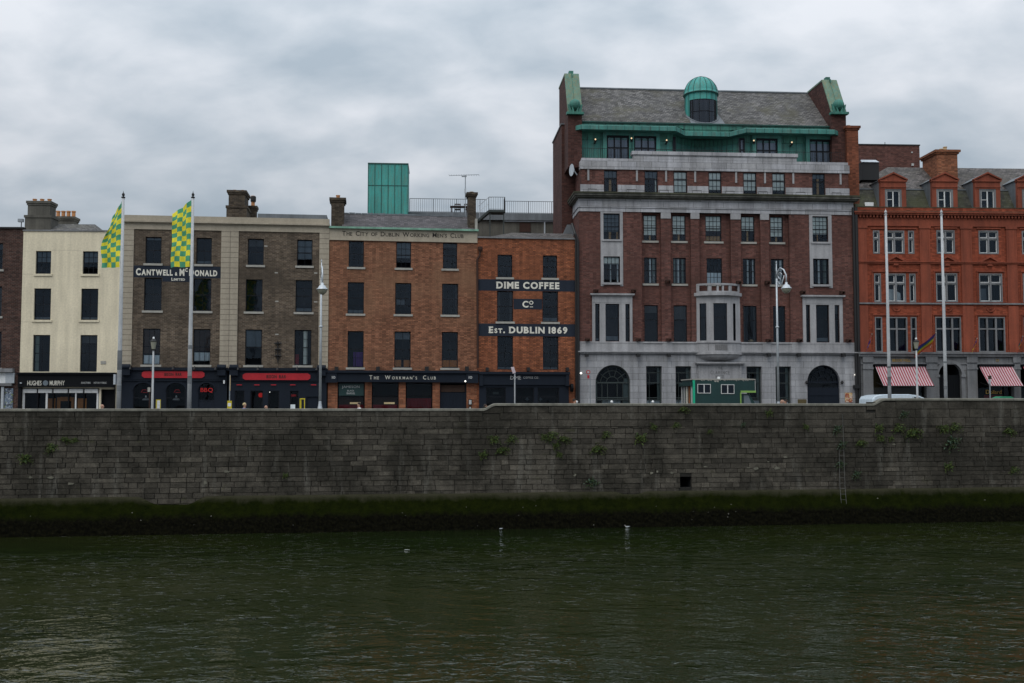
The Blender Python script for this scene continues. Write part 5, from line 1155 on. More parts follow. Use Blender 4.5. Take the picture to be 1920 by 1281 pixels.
# penthouse wall
vw = VW + .95; plan_w = [(uL0 + .4, vw + 3), (uL0 + .4, vw + .3), (uL0 + .8, vw), (c1 - .05, vw), (c2 - .05, VC + .95)]
n = 12; w_ = (c3 - c2) / 2; arcp = [(c2 + (c3 - c2) * k / n, VC + .95 + .75 * math.sin(math.pi * k / n)) for k in range(1, n)]
plan_w2 = [(c3 + .05, VC + .95), (c4 + .05, vw), (uR0 - .8, vw), (uR0 - .4, vw + .3), (uR0 - .4, vw + 3)]
full = plan_w + arcp + plan_w2; zw = Z(1300, 303, vw) - .3
mb = MB(); sweep(mb, full, [(0, zw), (0, zb0 + .02)]); pw = mb.build('copper_wall', 'copper_green', H)
mb = MB(); sweep(mb, full, [(-.06, zb0 - .50), (-.09, zb0 - .12), (-.09, zb0)]); sweep(mb, full, [(0, zb0 - .50), (-.06, zb0 - .50)]); mb.build('copper_band', 'copper_dark', H)
mb = MB()
for x, y in alongp(full, .46): mb.box(x - .010, x + .010, y - .02, y + .01, zw, zb0 - .5); mb.box(x - .010, x + .010, y - .1, y - .05, zb0 - .48, zb0 - .1)
mb.build('standing_seam', 'copper_seam', H)
zwt = Z(1200, 256.5, vw); zwb = zw + .1
def pwin(px0, px1, n, frame=True):
    a, b_ = X(px0, 275, vw - .1), X(px1, 275, vw - .1); mb = MB(); y0, y1 = vw - .16, vw - .09
    if frame:
        m2 = MB(); m2.box(a - .26, a, vw - .28, vw - .005, zw, zwt + .26); m2.box(b_, b_ + .26, vw - .28, vw - .005, zw, zwt + .26); m2.box(a, b_, vw - .28, vw - .005, zwt, zwt + .26); m2.build('copper_pier', 'copper_green', H)
    m3 = MB().box(a, b_, vw - .05, vw - .004, zwb, zwt)
    mb.box(a, a + .1, y0, y1, zwb, zwt); mb.box(b_ - .1, b_, y0, y1, zwb, zwt); mb.box(a + .1, b_ - .1, y0, y1, zwt - .12, zwt)
    for k in range(1, n): x = a + .1 + (b_ - a - .2) * k / n; mb.box(x - .04, x + .04, y0, y1, zwb, zwt - .12)
    zz_ = zwb + (zwt - zwb) * .56; mb.box(a + .1, b_ - .1, y0 + .01, y1, zz_ - .03, zz_ + .03)
    o = mb.build('window', 'dark_frame', H); m3.build('net_curtain', 'net_grey', o)
    MB().poly([(a, vw - .1, zwb), (b_, vw - .1, zwb), (b_, vw - .1, zwt), (a, vw - .1, zwt)]).build('pane', 'glass', o)
for p0, p1 in ((1137, 1179), (1188, 1230), (1416.5, 1457), (1516.5, 1557)): pwin(p0, p1, 3)
for p0, p1 in ((1386, 1396), (1262, 1267)): pwin(p0, p1, 1, False)
for px, py in ((1116.4, 261.5), (1184, 259.5), (1250, 263), (1413.5, 263.8), (1484.7, 267), (1563, 267)):
    c = fF.P(px, py, vw - .35); m2 = MB(); m2.box(c[0] - .06, c[0] + .06, vw - .36, vw - .003 - (.0), c[1] - .22, c[1] - .16); m2.lathe((c[0], vw - .36, c[1] - .1), [(0, -.1), (.09, -.04), (.10, .02)], 10)
    o = m2.build('wall_lamp', 'black_iron', H); MB().lathe((c[0], vw - .36, c[1]), [(0, -.06), (.065, 0), (0, .07)], 10).build('bulb', 'lamp_glow', o)
def railing(root, p0, p1, z0, z1, step=.16, r_=.012, name='railing', mat='black_iron', post=2.0):
    mb = MB(); L = math.dist(p0[:2], p1[:2]); n = int(L / step)
    f = lambda t: (p0[0] + (p1[0] - p0[0]) * t, p0[1] + (p1[1] - p0[1]) * t)
    a, b_ = f(0), f(1); mb.tube([(*a, z1), (*b_, z1)], r_ * 1.6, 5); mb.tube([(*a, z0 + .06), (*b_, z0 + .06)], r_ * 1.2, 5)
    for k in range(n + 1): x, y = f(k / n); big = k % max(1, int(post / step)) == 0; mb.tube([(x, y, z0), (x, y, z1)], r_ * (1.8 if big else .75), 4)
    return mb.build(name, mat, root)
zr = Z(1150, 279, va + .3)
railing(H, (uA0 + .2, va + .25), (uA9 - .2, va + .25), Z(1140, 297, va), zr, .15, .011)
# dome over the bowed dormer
du = X(1314.5, 200, 2.7); dv = 2.75; dr = 31 * (dv + fF.world(du)[1]) / F_PX; zsp = Z(1314.5, 173.5, dv - dr * .7); ztp = Z(1314.5, 145.5, dv)
mb = MB(); mb.lathe((du, dv, 0), [(dr * .97, zev - .1), (dr * .97, zsp)], 40); mb.build('dome_drum', 'copper_bright', H, smooth=True)
hD = ztp - zsp; mb = MB(); mb.lathe((du, dv, zsp), [(dr * .97, -.02), (dr * 1.06, 0), (dr * 1.06, .07)] + [(dr * 1.03 * math.cos(math.pi / 2 * k / 12), .07 + (hD - .07) * math.sin(math.pi / 2 * k / 12)) for k in range(12)] + [(0, hD)], 40); dm = mb.build('dome', 'copper_bright', H, smooth=True)
mb = MB()
for k in range(16):
    t = 2 * math.pi * k / 16 + .1; mb.tube([(du + dr * 1.045 * math.cos(q * math.pi / 24) * math.cos(t), dv + dr * 1.045 * math.cos(q * math.pi / 24) * math.sin(t), zsp + .08 + (hD - .07) * math.sin(q * math.pi / 24)) for q in range(0, 12)], .016, 5)
    if math.sin(t) < .3: mb.tube([(du + dr * .985 * math.cos(t), dv + dr * .985 * math.sin(t), zsp - .55 if abs(math.cos(t)) < .72 else zev), (du + dr * .985 * math.cos(t), dv + dr * .985 * math.sin(t), zsp - .05)], .014, 5)
mb.lathe((du, dv, zsp), [(dr * 1.07, -.02), (dr * 1.09, .02), (dr * 1.07, .06)], 40); mb.build('dome_seam', 'copper_seam', dm)
MB().lathe((du, dv, ztp - .03), [(.16, 0), (.18, .06), (.08, .1), (0, .1)], 12).build('dome_cap', 'copper_seam', dm)
zw1 = Z(1314.5, 185.5, dv - dr); zw0_ = zev - .05; mb = MB(); mb.lathe((du, dv, 0), [(dr * 1.0, zw0_), (dr * 1.0, zw1)], 24, 217, 318)
plain('dome_sky_reflection', (.085, .08, .09), .9, .3, .3, 0); dw = mb.build('dome_window', 'dome_sky_reflection', H, smooth=True)  # pale backing stands for sky reflected in the curved glass
MB().lathe((du, dv, 0), [(dr * 1.015, zw0_), (dr * 1.015, zw1)], 24, 217, 318).build('pane', 'glass', dw, smooth=True)
mb = MB()
for t in (217, 226, 250, 285, 309, 318): x, y = du + dr * 1.02 * math.cos(R(t)), dv + dr * 1.02 * math.sin(R(t)); mb.tube([(x, y, zw0_), (x, y, zw1)], .022 if t in (250, 285) else .05, 5)
for z_ in (zw1, (zw0_ + zw1) / 2 + .1): mb.tube([(du + dr * 1.02 * math.cos(R(t)), dv + dr * 1.02 * math.sin(R(t)), z_) for t in range(217, 319, 6)], .03, 5)
mb.build('glazing_bar', 'dark_frame', dw)
mb = MB(); ring = [(du + dr * 1.10 * math.cos(R(t)), dv + dr * 1.10 * math.sin(R(t))) for t in range(200, 341, 8)]
mb.tube([(x, y, max(zev + .06, zev + (y - ve) * (zrd - zev) / (5.5 - ve) + .06)) for x, y in ring], .06, 6)
mb.prism([(du - dr * .9, ve + .0, zev + .03), (du + dr * 1.2, ve + .0, zev + .03), (du + dr * .98, dv + .0, zev + .05 + (dv - ve) * (zrd - zev) / (5.5 - ve)), (du - dr * .9, dv + .0, zev + .05 + (dv - ve) * (zrd - zev) / (5.5 - ve))], (0, 0, .02)); mb.build('lead_skirt', 'lead_grey', rf)
# ---- G: the red terracotta building
G = bld(fG, 'red_building', 'bright red brick and terracotta building with dormers over striped awnings')
XG = lambda px, py=560, v=0.: fG.u(px, py, v)
ZG = lambda px, py, v=0.: fG.z(px, py, v)
uG1 = 15.5; zGc = ZG(1760, 403); zGp = ZG(1760, 391); zGb = ZG(1760, 661.5)
col2 = lambda d: [(1755.9 + d, 432.4, 1790 + d, 476.4)]
gA = row(fG, [(1755.9, 432.4, 1790, 476.4), (1835, 432.4, 1872, 476.7), (1916, 432.4, 1953, 476.7)])
gB = row(fG, [(1755, 513, 1795.4, 567), (1835.8, 513, 1879.6, 567), (1918, 513, 1961, 567)])
gC = row(fG, [(1754, 594.5, 1802.3, 660.5), (1835, 594.5, 1884.8, 660.5), (1920, 594.5, 1969, 660.5)])
oA = row(fG, [(1636.8, 432.5, 1649.3, 476), (1658, 432.5, 1695.7, 476), (1702.6, 432.5, 1714, 476)]); oB = row(fG, [(1639, 513, 1652, 567), (1661, 513, 1698.6, 567), (1705, 513, 1717, 567)]); oC = row(fG, [(1640.7, 594.5, 1654.5, 660.5), (1662, 594.5, 1701.7, 660.5), (1707.7, 594.5, 1719, 660.5)])
mb = MB(); wall(mb, 0, uG1, zGb, zGc, [(*r, 'w') for r in gA + gB + gC + oA + oB + oC], rev=.22); shell(mb, 0, uG1, 0, 8, 0, zGc, top=True)
mb.build('wall', ['brick_red', 'interior_dark'], G)
def gwin(r, n, st=True):
    a, b_, c, d_ = r; v = .10; mb = MB(); T_ = c + (d_ - c) * .66; s_ = .08
    mb.box(a, a + s_, v - .12, v + .1, c, d_); mb.box(b_ - s_, b_, v - .12, v + .1, c, d_); mb.box(a + s_, b_ - s_, v - .12, v + .1, d_ - s_, d_); mb.box(a + s_, b_ - s_, v - .12, v + .1, c, c + s_)
    for k in range(1, n): x = a + (b_ - a) * k / n; mb.box(x - .055, x + .055, v - .1, v + .1, c + s_, d_ - s_)
    xs = [a + s_] + [q for k in range(1, n) for q in (a + (b_ - a) * k / n - .055, a + (b_ - a) * k / n + .055)] + [b_ - s_]
    for k in range(0, len(xs), 2): mb.box(xs[k], xs[k + 1], v - .09, v + .1, T_ - .05, T_ + .05)
    o = mb.build('window', 'granite_grey', G); m2 = MB(); m3 = MB()
    for k in range(0, len(xs), 2):
        for z0, z1 in ((c + s_, T_ - .05), (T_ + .05, d_ - s_)):
            x0_, x1_ = xs[k], xs[k + 1]; w = .05 if st else .025
            m2.box(x0_, x0_ + w, v, v + .04, z0, z1); m2.box(x1_ - w, x1_, v, v + .04, z0, z1); m2.box(x0_ + w, x1_ - w, v, v + .04, z0, z0 + w); m2.box(x0_ + w, x1_ - w, v, v + .04, z1 - w, z1)
            m3.poly([(x0_, v + .045, z0), (x1_, v + .045, z0), (x1_, v + .045, z1), (x0_, v + .045, z1)])
    m2.build('sash', 'white_frame' if st else 'dark_frame', o); m3.build('pane', 'glass', o); return o
for k, r in enumerate(gA + gB): gwin(r, 2)
for r in (oA[0], oA[2], oB[0], oB[2]): gwin(r, 1)
gwin(oA[1], 2); o = gwin(oB[1], 2); a, b_, c, d_ = oB[1]; MB().prism([(a + .1, .5, c + .1), (b_ - .15, .5, c + .1), (b_ - .2, .5, c + .7), (a + .7, .5, c + .95), (a + .1, .5, c + 1.0)], (0, .05, 0)).build('white_sheet', 'curtain_white', o)
for r in gC: gwin(r, 3, False)
gwin(oC[0], 1, False); gwin(oC[1], 2, False); gwin(oC[2], 1, False)
for o_ in (gA[0], gB[1], oA[1]): a, b_, c, d_ = o_; MB().box(a + .15, (a + b_) / 2 - .1, .45, .46, c + .1, c + (d_ - c) * .5).build('blind', 'blind_grey', G)
zs1, zs0 = ZG(1760, 491.3), ZG(1760, 495.4); zt1, zt0 = ZG(1760, 568.3), ZG(1760, 571)
mb = MB(); mb.box(0, uG1, -.12, -.003, zs0, zs1 - .05); mb.box(0, uG1, -.18, -.003, zs1 - .05, zs1 + .02)
zfA = ZG(1760, 425)
for p0, p1 in ((1610.5, 1626.5), (1726, 1745.5), (1803.5, 1824), (1889, 1908)):
    a, b_ = XG(p0), XG(p1); mb.box(a, b_, -.09, -.002, zGb, zt0 - .1); mb.box(a, b_, -.09, -.002, zt1 + .001, zs0 - .001); mb.box(a, b_, -.09, -.002, zs1 + .021, zfA)
    mb.box(a - .05, b_ + .05, -.14, -.003, zfA - .16, zfA); 
    for q in (a + .12, b_ - .14): mb.box(q, q + .02, -.105, -.088, zs1 + .2, zfA - .35)
mb.box(0, uG1, -.10, -.003, zfA, zfA + .06); mb.box(0, uG1, -.06, -.002, zfA + .06, zGc - .25)
for r in gA + gB + gC + [(oA[0][0], oA[2][1], *oA[0][2:]), (oB[0][0], oB[2][1], *oB[0][2:]), (oC[0][0], oC[2][1], *oC[0][2:])]:
    a, b_, c, d_ = r; mb.box(a - .16, b_ + .16, -.09, -.004, d_ + .10, d_ + .18)
    if r not in gA and d_ < zs0: mb.box(a - .16, a - .10, -.06, -.004, c, d_ + .10); mb.box(b_ + .10, b_ + .16, -.06, -.004, c, d_ + .10)
for px in (1680.5, 1777, 1856.5, 1938):
    u = XG(px); w = .75; z0 = zs1 + .03
    for s in (-1, 1): mb.prism([(u + s * w, -.16, z0), (u + s * (w - .22), -.16, z0), (u, -.16, z0 + .28), (u, -.16, z0 + .40)], (0, .15, 0))
    mb.prism([(u - .2, -.12, zs0 - .12), (u + .2, -.12, zs0 - .12), (u + .14, -.12, zs0 - .005), (u - .14, -.12, zs0 - .005)], (0, .11, 0))
    zz_ = zt0 - .28; mb.tube([(u + .28 * math.cos(math.pi + math.pi * k / 8), -.03, zz_ + .05 + .26 * math.sin(math.pi + math.pi * k / 8)) for k in range(9)], .04, 5); mb.lathe((u, -.03, zz_ - .04), [(0, -.06), (.07, 0), (0, .06)], 8)
mb.build('terracotta_trim', 'red_terracotta', G)
part(G, 'string_course', 'granite_grey', [(0, uG1, -.14, -.003, zt0, zt1)])
zd0, zd1 = ZG(1760, 409.5), ZG(1760, 402)
mb = MB(); mb.box(-.1, uG1, -.3, -.003, zd1 - .1, zd1 + .02); mb.box(-.16, uG1, -.38, .0, zd1 + .02, zd1 + .12); u = 0
while u < uG1: mb.box(u, u + .12, -.22, -.003, zd0, zd1 - .1); u += .24
mb.build('dentil_cornice', 'stone_carved', G).data.materials[0] = MATS['red_terracotta']
part(G, 'parapet', 'brick_red', [(-.05, uG1, -.1, .25, zd1 + .121, zGp + .02)]); part(G, 'parapet_coping', 'stone_mossy', [(-.06, uG1, -.36, -.101, zd1 + .121, zd1 + .16), (-.06, uG1, -.12, .28, zGp + .021, zGp + .07)])
zb_ = ZG(1760, 356, 1.3); zr = ZG(1780, 315, 4.5)
mb = MB(); mb.poly([(.2, .25, zGp - .2), (uG1, .25, zGp - .2), (uG1, 1.3, zb_), (.2, 1.3, zb_)]); mf = mb.build('mansard', 'slate_mossy', G)
mb = MB(); ul = XG(1664, 316, 4.5); mb.poly([(.2, 1.3, zb_), (uG1, 1.3, zb_), (uG1, 4.5, zr), (ul, 4.5, zr)]); mb.poly([(ul, 4.5, zr), (uG1, 4.5, zr), (uG1, 8, zb_), (.2, 8, zb_)]); mb.poly([(.2, 1.3, zb_), (ul, 4.5, zr), (.2, 8, zb_)]); mb.build('roof', 'slate_brown', G)
MB().box(.2, uG1, 1.22, 1.36, zb_ - .05, zb_ + .04).build('lead_roll', 'lead_grey', mf)
for px, apx in ((1674.2, 322.7), (1770.7, 323.5), (1851, 325), (1931, 326)):
    uc = XG(px + .5, 360); w = .91; wi = .60; z0 = zGp - .12; z1 = ZG(px, 354.5); zc_ = ZG(px, 338); za_ = ZG(px, 323)
    mb = MB(); mb.box(uc - w, uc - wi, -.02, .25, z0, z1); mb.box(uc + wi, uc + w, -.02, .25, z0, z1); mb.box(uc - w, uc + w, -.04, .25, z1, zc_ - .12); mb.box(uc - w - .06, uc + w + .06, -.12, .25, zc_ - .12, zc_ - .02); mb.box(uc - w - .02, uc + w + .02, -.08, -.041, z1 + .1, z1 + .16)
    mb.prism([(uc - w, -.04, zc_ - .02), (uc + w, -.04, zc_ - .02), (uc, -.04, za_ - .1)], (0, .28, 0))
    for s in (-1, 1): mb.prism([(uc + s * (w + .1), -.14, zc_ - .02), (uc + s * (w + .1), -.14, zc_ + .07), (uc, -.14, za_), (uc, -.14, za_ - .12)], (0, .3, 0))
    mb.poly([(uc - w, .25, z0), (uc - w, .25, zc_), (uc - w, 2.2, zc_), (uc - w, 1.0, z0)], 1); mb.poly([(uc + w, .25, z0), (uc + w, .25, zc_), (uc + w, 2.2, zc_), (uc + w, 1.0, z0)], 1)
    mb.prism([(uc - w - .1, .16, zc_ + .0), (uc, .16, za_), (uc + w + .1, .16, zc_ + .0)], (0, 2.3, 0), 1)
    mb.box(uc - wi, uc + wi, .6, .62, z0, z1, 2)
    d = mb.build('dormer', ['red_terracotta', 'lead_grey', 'interior_dark'], G)
    m2 = MB(); m2.box(uc - wi, uc - wi + .14, .0, .12, z0, z1); m2.box(uc + wi - .14, uc + wi, .0, .12, z0, z1); m2.box(uc - wi + .14, uc + wi - .14, .0, .12, z1 - .12, z1); m2.box(uc - wi, uc + wi, -.06, .12, z0, z0 + .12); m2.build('window_surround', 'granite_grey', d)
    m2 = MB(); A_, B_ = uc - wi + .14, uc + wi - .14; y = .05
    m2.box(A_, A_ + .05, y, y + .05, z0 + .12, z1 - .12); m2.box(B_ - .05, B_, y, y + .05, z0 + .12, z1 - .12); m2.box(uc - .04, uc + .04, y, y + .05, z0 + .12, z1 - .12); m2.box(A_, B_, y + .002, y + .048, z0 + .12, z0 + .18); m2.box(A_, B_, y + .002, y + .048, z1 - .17, z1 - .12); m2.box(A_ + .05, uc - .04, y + .01, y + .04, (z0 + z1) / 2 - .02, (z0 + z1) / 2 + .02)
    m2.build('sash', 'white_frame', d); MB().poly([(A_, y + .06, z0 + .12), (B_, y + .06, z0 + .12), (B_, y + .06, z1 - .12), (A_, y + .06, z1 - .12)]).build('pane', 'glass', d)
chimney(G, fG, 1589, 1610.5, 236.5, 395, .6, 1.6, 'brick_rust', cap=.14, pots=1, pot_h=.25, potm='pot_buff')
chimney(G, fG, 1757, 1795.5, 281.5, 340, 2.0, 2.4, 'brick_tan', cap=.18, pots=4, pot_h=.30, potm='pot_buff', row_v=True)
mb = MB(); a, b_, c, d_ = fG.rect((1614.5, 302, 1648, 322), 2.0); mb.box(a, b_, 2, 3.2, c - .6, d_ - .1); o = mb.build('roof_hatch', 'black_iron', G); MB().prism([(a, 1.9, d_ - .1), (b_, 1.9, d_ - .1), (b_ - .1, 2.3, d_ + .15), (a + .1, 2.3, d_ + .15)], (0, .1, 0)).build('hatch_lid', 'galvanised', o)
part(G, 'roof_vent', 'white_plastic', [pxbox(fG, (1622, 379.5, 1638, 389), .5, .9)])
# shop storey in grey stone
zf1, zf0 = ZG(1760, 668.5), ZG(1760, 683.5)
opn = [(XG(p0, 720), XG(p1, 720), .35, zf0 - .02) for p0, p1 in ((1636, 1733.5), (1831, 1897), (1911.5, 1978))]
ar = fG.rect((1758.4, 681, 1802, 760)); ar[2] = .02
mb = MB(); wall(mb, 0, uG1, 0, zGb, [(*r, 'w') for r in opn] + [(*ar, 'a')], v=-.10, rev=.30, deep=1.8); mb.poly([(0, -.1, 0), (0, 0, 0), (0, 0, zGb), (0, -.1, zGb)])
mb.poly([(0, -.1, zGb), (uG1, -.1, zGb), (uG1, 0, zGb), (0, 0, zGb)]); mb.build('stone_shopfront', ['ashlar_grey', 'interior_dark'], G)
mb = MB(); mb.box(-.05, uG1, -.42, -.102, zGb - .10, zGb + .02); mb.box(-.02, uG1, -.30, -.102, zf1 - .02, zGb - .10); mb.box(0, uG1, -.18, -.102, zf0, zf0 + .12)
for p0, p1 in ((1616.6, 1635.3), (1734.5, 1756), (1811.7, 1830.3), (1898, 1911)):
    a, b_ = XG(p0, 720), XG(p1, 720); mb.box(a, b_, -.22, -.102, .12, zf0 - .001); mb.box(a - .03, b_ + .03, -.28, -.102, zf0 - .35, zf0 - .22); mb.box(a - .02, b_ + .02, -.27, -.102, zf0 + .121, zf1 - .021)
r_ = (ar[1] - ar[0]) / 2; uc = (ar[0] + ar[1]) / 2; sp = ar[3] - r_
for k in range(16):
    t0, t1 = math.pi * k / 16, math.pi * (k + 1) / 16; q = r_ * 1.24
    mb.prism([(uc - r_ * math.cos(t0), -.2, sp + r_ * math.sin(t0)), (uc - r_ * math.cos(t1), -.2, sp + r_ * math.sin(t1)), (uc - q * math.cos(t1), -.2, sp + q * math.sin(t1)), (uc - q * math.cos(t0), -.2, sp + q * math.sin(t0))], (0, .1, 0))
for s in (-1, 1): mb.box(uc + s * r_ * 1.12 - .16, uc + s * r_ * 1.12 + .16, -.24, -.103, sp - .16, sp + .02); mb.box(uc + s * r_ * 1.12 - .13, uc + s * r_ * 1.12 + .13, -.16, -.103, .1, sp - .161)
mb.build('stone_trim', 'granite_grey', G)
lettering([('BROOKWELL', 1)], fG.rect((1671.5, 673.2, 1706, 678.6)), -.12, 'gold_letters', G, .01, .1, slab=.08)
lettering([('23', 1)], fG.rect((1865.5, 673.5, 1871, 678)), -.12, 'gold_letters', G, 0, .1)
for k, r in enumerate(opn):
    a, b_, c, d_ = r; v = .10; mb = MB(); mb.box(a, a + .08, v, v + .08, c, d_); mb.box(b_ - .08, b_, v, v + .08, c, d_); mb.box(a, b_, v + .002, v + .078, d_ - .1, d_); n = 3
    mb.box(b_ - .55, b_ - .50, v + .002, v + .078, c, d_ - .1)
    o = mb.build('shop_window', 'black_paint', G); MB().poly([(a, v + .085, c), (b_, v + .085, c), (b_, v + .085, d_), (a, v + .085, d_)]).build('pane', 'glass_dim_reflection', o)
    if k == 0: MB().box(a + .06, b_ - .3, v + .12, v + .14, c, d_).build('brown_blind', 'brown_board', o)
    if k == 1: lettering([('D', 1.1), ('ollard', 1)], fG.rect((1849.5, 731, 1879, 738.8)), v - .01, 'gold_letters', o, .01, .06); MB().box(a + .7, a + 2.1, v + .25, v + .3, c, ZG(1860, 741)).build('display_board', 'curtain_red', o)
mb = MB(); mb.box(ar[0] + .03, ar[1] - .03, .12, .18, .03, sp); 
for k in range(1, 10): x = ar[0] + (ar[1] - ar[0]) * k / 10; mb.box(x - .01, x + .01, .10, .119, .03, sp)
mb.build('door', 'black_paint', G)
mtA, nA, bA = _new('awning_cloth'); TA = NT(nA); sA = TA.node('ShaderNodeSeparateXYZ', {0: coords(TA)})
wv = TA.math('GREATER_THAN', TA.math('FRACT', TA.math('MULTIPLY', sA.outputs[0], 1 / .178)), .52)
nA.links.new(weather(TA, TA.mix(wv, (.50, .40, .42), (.30, .022, .045)), coords(TA), .08, .1), bA.inputs['Base Color']); bA.inputs['Roughness'].default_value = .9
def awning(px0, px1, pyt=687, pyb=723.5):
    a, b_ = XG(px0, 690), XG(px1, 690); zt_, zb2 = ZG(1760, pyt), ZG(1760, pyb, -1.6); mb = MB(); n = 12
    for k in range(n):
        t0, t1 = k / n, (k + 1) / n; sg = lambda t: -.03 * math.sin(math.pi * t)
        mb.poly([(a, -.24 - 1.4 * t0, zt_ + (zb2 - zt_) * t0 + sg(t0)), (b_, -.24 - 1.4 * t0, zt_ + (zb2 - zt_) * t0 + sg(t0)), (b_, -.24 - 1.4 * t1, zt_ + (zb2 - zt_) * t1 + sg(t1)), (a, -.24 - 1.4 * t1, zt_ + (zb2 - zt_) * t1 + sg(t1))])
    o = mb.build('awning', 'awning_cloth', G); mb = MB(); mb.tube([(a - .02, -1.65, zb2 - .03), (b_ + .02, -1.65, zb2 - .03)], .04, 6)
    for x in (a + .05, b_ - .05): mb.tube([(x, -1.62, zb2 - .03), (x, -.25, zb2 + .25)], .018, 5)
    mb.build('awning_rail', 'black_iron', o); MB().box(a - .05, b_ + .1, -.36, -.16, zt_ + .01, zt_ + .14).build('awning_box', 'black_paint', o)
awning(1638.5, 1731); awning(1833, 1895); awning(1914, 1976)
# flags on short staffs along the red front
RB = [('flag_red', (.50, .03, .02)), ('flag_orange', (.60, .16, .02)), ('flag_yellow', (.62, .50, .03)), ('flag_greenb', (.03, .22, .08)), ('flag_blue', (.02, .05, .30)), ('flag_violet', (.10, .03, .22))]
for n_, c_ in RB: plain(n_, c_, .9, .08, .08)
def wallflag(px_t, py_t, px_b, py_b, wide, order, label, drop=.55):
    t = fG.P(px_t, py_t, -1.6); b0 = fG.P(px_b, py_b, -.1); root = empty('small_flag', fG.world(t[0], -1.6, b0[1]), fG.a); tag(root, label, 'flag', 'flags hung on the red building')
    dx = b0[0] - t[0]; dz = t[1] - b0[1]
    MB().tube([(-dx * 0, 0, dz), (dx, 1.48, 0)], .02, 6).build('staff', 'sign_white', root)
    nS, nT = 10, 12; mb = MB(); P_ = {}
    for i in range(nS + 1):
        for j in range(nT + 1):
            s, q = i / nS, j / nT   # s along staff from tip, q across the cloth
            bx, by, bz = dx * s * .75, 1.48 * s * .75, dz * (1 - s * .75)
            P_[i, j] = len(mb.v); mb.v.append((bx - wide * q + .03 * math.sin(s * 9 + q * 4), by + .06 * math.sin(q * 8 + s * 5), bz - drop * q - .02))
    for i in range(nS):
        for j in range(nT): mb.f.append((P_[i, j], P_[i + 1, j], P_[i + 1, j + 1], P_[i, j + 1])); mb.m.append(order[int(i / nS * len(order))])
    mb.build('cloth', [n_ for n_, _ in RB], root); return root
wallflag(1755, 624, 1744, 652, 1.25, [5, 4, 3, 2, 1, 0], 'wide rainbow flag blowing left between the lantern and the second white flagpole', .95)
wallflag(1635, 626, 1628, 650, .22, [0, 5, 4, 5], 'limp purple flag at the left end of the red front', .55)
wallflag(1832, 634, 1825, 655, .18, [5, 1, 2], 'limp flag with a yellow end between the arched door and the second striped awning', .45)
wallflag(1918, 630, 1910, 655, .25, [5, 3, 1, 0], 'limp orange tipped flag at the right edge of the photograph', .55)
# ================================================================ BEHIND THE ROOFS
fT = Frame(at_px(688, 84), 84, 4.0)
T_ = fT.root('copper_tower'); tag(T_, 'plain green copper clad tower rising behind the slate roof of the club', 'tower')
a, b_ = 0, fT.u(765, 350); zt_ = fT.z(726, 308)
MB().box(a, b_, 0, 3.4, 0, zt_).build('cladding', 'copper_bright', T_)
mb = MB()
for k in range(0, 7): x = a + (b_ - a) * k / 6; mb.box(x - .02, x + .02, -.04, .01, 10, zt_ + .02)
zz_ = fT.z(726, 348); mb.box(a - .01, b_ + .01, -.03, .01, zz_ - .02, zz_ + .02); mb.box(a - .03, b_ + .03, -.05, 3.45, zt_, zt_ + .09); mb.build('standing_seam', 'copper_seam', T_)
fR = Frame(at_px(766, 86), 86, 4.0)
RT = fR.root('terrace_building'); tag(RT, 'dark flat roofed building behind the coffee house, with a railed roof terrace', 'building')
zt_ = fR.z(900, 400); zd_ = fR.z(900, 413)
uR1 = fR.u(1062, 400); uR2 = fR.u(898, 420)
mb = MB(); mb.box(0, uR1, 0, 8, 0, zd_ - .02, 0); mb.box(-.05, uR1, -.25, 8.1, zd_, zt_, 1); mb.build('wall', ['grey_render', 'lead_grey'], RT)
part(RT, 'louvre', 'rust_brown', [pxbox(fR, (974, 418, 995, 435), -.06, -.003)]); part(RT, 'steel_rail', 'galvanised', [pxbox(fR, (946, 414, 1037, 416), -.12, -.03), pxbox(fR, (1020, 415, 1022.5, 440), -.12, -.03)])
railing(RT, (.05, -.1), (uR2 + .6, -.1), zt_, fR.z(900, 374.5), .17, .014)
railing(RT, (fR.u(947, 390), -.1), (uR1, -.1), zt_, fR.z(900, 377), .17, .014)
# landing with stair
fS = Frame(at_px(898, 82), 82, 4.0)
zl = fS.z(930, 393.5); a, b_ = fS.u(916.5, 392), fS.u(947, 392); zlo = fS.z(898, 410); lo = fS.u(897, 410)
off_ = 0
SR = fS.root('steel_stair'); tag(SR, 'dark teal steel roof stair and railed landing behind the coffee house', 'stair')
mb = MB(); mb.box(a, b_, 0, 1.2, zl - .18, zl); mb.prism([(lo, 0, zlo), (a, 0, zl), (a, 0, zl - .22), (lo, 0, zlo - .22)], (0, .06, 0)); mb.prism([(lo, 1.1, zlo), (a, 1.1, zl), (a, 1.1, zl - .22), (lo, 1.1, zlo - .22)], (0, .06, 0))
for k in range(5): t = (k + .5) / 5; x = lo + (a - lo) * t; z = zlo + (zl - zlo) * t; mb.box(x - .12, x + .12, .06, 1.1, z - .14, z - .10)
for x in (a + .1, b_ - .1): mb.box(x - .04, x + .04, .1, .18, zl - 3.4, zl - .18)
mb.build('landing', 'steel_teal', SR)
railing(SR, (a, .03), (b_, .03), zl, fS.z(930, 369.5), .16, .013); railing(SR, (b_ - .02, .03), (b_ - .02, 1.2), zl, fS.z(930, 369.5), .16, .013)
mb = MB(); q = fS.z(930, 370) - zl; mb.tube([(lo, .03, zlo + q), (a, .03, zl + q), (a + .3, .03, zl + q)], .025, 6); mb.tube([(lo, .03, zlo + q * .5), (a, .03, zl + q * .5)], .015, 5); mb.tube([(lo + .1, .03, zlo), (lo + .1, .03, zlo + q)], .02, 5); mb.build('handrail', 'galvanised', SR)
